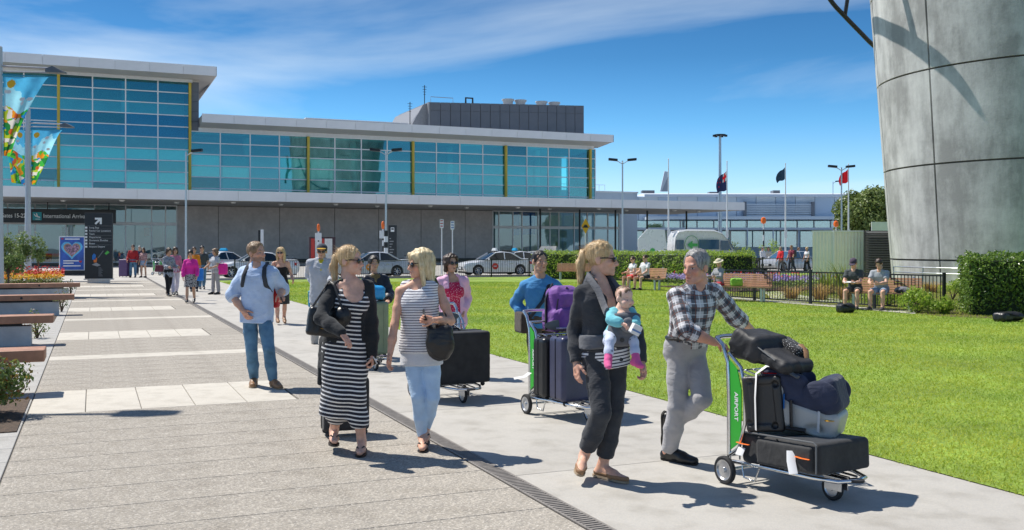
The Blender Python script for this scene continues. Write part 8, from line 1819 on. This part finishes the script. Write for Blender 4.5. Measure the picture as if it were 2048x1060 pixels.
for i, (px, lb) in enumerate(((312, 'trolley with dark bags parked left of the bending man'), (324, 'trolley directly under the bending man'))):
    g = gnd(px, 550); t_ = trolley(g.x, g.y, -20+15*i, lb); suitcase('holdall', t_, .38, 0, .42, (.3, .25, .2), (cl('maroon_nylon', (.12, .03, .05)), cl('tan_nylon', (.42, .3, .12)))[i], ('maroon holdall on the left trolley by the doors', 'tan holdall on the trolley under the bending man')[i], soft=True, wheels=False)
# seated people
def bench_pt(px, py, dx, rz): 
    g = gnd(px, py); return g+Vector((math.cos(rz)*dx, math.sin(rz)*dx, 0))
def seat(px, py, brz, dx, *a, **k):
    q = bench_pt(px, py, dx, R(brz)); k['Y'] = q.y+.06; return far(1024+q.x/(q.y+.06)*FPX, 0, *a, legs='sit', seat=.455, **k)
seat(1284, 580, -42, -.42, 1.62, True, -58, 'seated woman in white top and red shorts on the bench by the hedge', m_whtee, cl('red_shorts', (.6, .05, .05)), hm_dbrown, 'bun', SK1, bottom='shorts', up=.55, glasses=True, arms=((25, 5, 50), (25, 5, 50)), sleeve=(.5, 0))
seat(1284, 580, -42, .18, 1.76, False, -55, 'seated man in white tee and dark shorts beside the woman in red shorts', m_whtee, m_dk, hm_dbrown, 'short', SK1, bottom='shorts', up=.7, glasses=True, arms=((25, 5, 40), (25, 5, 40)), sleeve=(.55, 0))
ph_ = seat(1480, 603, -30, -.66, 1.58, True, -52, 'seated person in a floppy pale sun hat and grey top', cl('grey_marl', (.32, .32, .34)), cl('red_skirt', (.5, .03, .05)), hm_grey, 'short', SK1, pitch=-20, arms=((35, 5, 60), (35, 5, 60)))
V, F = surface([Ell((0, .01, .07), (.10, .115, .085)), Ell((0, 0, .055), (.17, .18, .016))], .011, .03); ph_.put('sun_hat', (V*ph_.hs)@ph_.hr.T+ph_.hc, F, cl('straw', (.58, .52, .38)))
gb_ = empty('green_bag', Vector(bench_pt(1480, 603, -.12, R(-30)))+Vector((0, 0, .47)), 0, 'lime green bag on the bench beside the sun hat', 'bag'); o = np.array(gb_.location); rbox('bag_body', o+V3(0, 0, .13), (.19, .12, .13), cl('lime_nylon', (.25, .5, .06)), gb_, None, .06, .014, .012, 4, o); ribbon('handle', [o+V3(-.08, 0, .25), o+V3(0, 0, .32), o+V3(.08, 0, .25)], .012, MATS['lime_nylon'], gb_, o, .5)
pc_ = seat(1765, 620, -34, -.70, 1.78, False, -34, 'seated bearded man in a dark cap reading a paper', cl('slate_tee', (.06, .07, .075)), cl('grey_shorts', (.10, .10, .095)), hm_dbrown, 'short', SK1, bottom='shorts', up=.8, pitch=-34, lean=16, arms=((32, 6, 55, 18), (32, 6, 55, 18)), sleeve=(.6, 0), h=.013, spread=(1.5, 1.5), shoe=cloth_mat('dark_sandal', (.06, .05, .05)))
cap(pc_, cl('plum_cap', (.07, .05, .08)), MATS['plum_cap'])
pp_ = (pc_.J['WL']+pc_.J['WR'])/2; q = MB(); q.hexa([(-.14, -.1, 0), (.14, -.1, 0), (.14, .1, .03), (-.14, .1, .03), (-.14, -.1, .004), (.14, -.1, .004), (.14, .1, .034), (-.14, .1, .034)]); tag(q.build('newspaper', m_wtag, None, Vector(pp_+pc_.f*.06), R(-14)), 'folded paper in the hands of the man in the cap', 'newspaper')
seat(1765, 620, -34, .0, 1.80, False, -38, 'seated man in pale grey tee and denim shorts beside the man in the cap', cl('ash_tee', (.36, .38, .42)), m_dsh, hm_dbrown, 'short', SK1, bottom='shorts', up=.8, pitch=-36, lean=20, arms=((34, 6, 50, 22), (34, 6, 50, 22)), sleeve=(.6, 0), h=.013, spread=(1.5, 2), shoe=MATS['dark_sandal'])
def ground_bag(px, py, half, label, seed, m=None, Z=0):
    g = np.array(gnd(px, py)); r_ = empty('backpack_on_ground', Vector(g), 0, label, 'backpack'); V, F = surface([Box3(g+V3(0, 0, half[2]+Z), half, rz3(R(seed*7)), min(half)*.7), Ell(g+V3(half[0]*.6, 0, half[2]*1.1+Z), (half[0]*.6, half[1], half[2]))], .014, .04); inst('bag_body', np_mesh('bag_body', wrinkle(V, F, .01, seed)-g, F, m or m_leath), r_); ribbon('strap', [g+V3(-half[0], -half[1]*.5, half[2]), g+V3(-half[0]*.3, -half[1]*1.1, half[2]*2.0), g+V3(half[0]*.6, -half[1]*1.0, half[2]*1.2)], .02, m_leath, r_, g, .3)
ground_bag(1690, 626, (.22, .14, .12), 'black backpack on the grass at the capped man’s feet', 3); ground_bag(2012, 643, (.34, .16, .11), 'black bag lying on the lawn at the right edge', 5)
q_ = bench_pt(1765, 620, .5, R(-34)); jk = empty('folded_jacket', q_+Vector((0, .0, .47)), 0, 'grey and black jacket heaped on the bench beside the two men', 'jacket'); o = np.array(jk.location); V, F = surface([Ell(o+V3(0, -.05, .08), (.22, .18, .10)), Ell(o+V3(.1, -.1, .02), (.16, .2, .09))], .014, .05); inst('cloth_heap', np_mesh('cloth_heap', wrinkle(V, F, .018, 5)-o, F, cl('jacket_grey', (.18, .18, .2), spots=(6, .3, (.03, .03, .035)))), jk); ribbon('sleeve', [o+V3(-.1, -.2, .1), o+V3(-.02, -.28, -.05), o+V3(.05, -.27, -.16)], .045, m_blk, jk, o, .6)
# passers-by behind the railing on the right
far(1562, 0, 1.74, False, -62, 'walker in a bright red top behind the right-hand railing', cl('bright_red', (.68, .02, .03)), cl('grey_trs', (.2, .18, .18)), hm_grey, legs='walk', Y=66.6, h=.022)
pm = far(1583, 0, 1.82, False, -60, 'walker in maroon with a black backpack behind the railing', cl('maroon_tee', (.2, .03, .06)), m_nav, hm_brown, legs='walk', Y=66.8, h=.022, sleeve=(.6, 0)); bk2 = empty('worn_backpack', Vector(pm.J['N'])-Vector((0, 0, .4)), 0, 'black backpack on the walker in maroon', 'backpack'); o = np.array(bk2.location); rbox('bag_body', pm.J['P']*.4+pm.J['N']*.6-pm.f*.22, (.15, .15, .24), m_leath, bk2, rz3(R(-60)), .06, .02, .006, 3, o); ribbon('strap', [pm.J['N']-pm.f*.1+pm.l*.1, pm.J['N']+pm.f*.1+pm.l*.1-V3(0, 0, .1), pm.J['P']*.5+pm.J['N']*.5+pm.l*.17], .025, m_leath, bk2, o, .3)
far(1614, 0, 1.70, True, -62, 'blond walker in a white tee and dark trousers next to the shed', m_whtee, m_blk, hm_blond, 'bun', legs='walk', Y=66.4, h=.022, sleeve=(.5, 0), skin=SK2)
far(1525, 0, 1.72, False, 30, 'man in white with a dark suitcase under the orange beacon', m_whtee, m_blk, hm_dbrown, Y=74, h=.024); far(1537, 0, 1.72, True, -20, 'woman in pale top and shorts under the orange beacon', cl('cream_top', (.6, .55, .48)), m_khk, hm_brown, 'bob', bottom='shorts', up=.7, Y=74.5, h=.024, skin=SK2)
far(1560, 0, 1.72, False, 0, 'man in white standing farther back left of a flag pole', m_whtee, m_nav, hm_dbrown, Y=82, h=.026); far(1597, 0, 1.70, True, 20, 'woman in white standing farther back right of a flag pole', cl('ivory_top', (.66, .64, .6)), m_khk, hm_brown, 'bob', Y=82, h=.026)
sx_ = at(1516, 0, 73.6); suitcase('dark_upright_case', None, sx_.x, 73.6, .42, (.18, .26, .38), m_blkcase, 'dark upright suitcase under the orange beacon', hd=90)
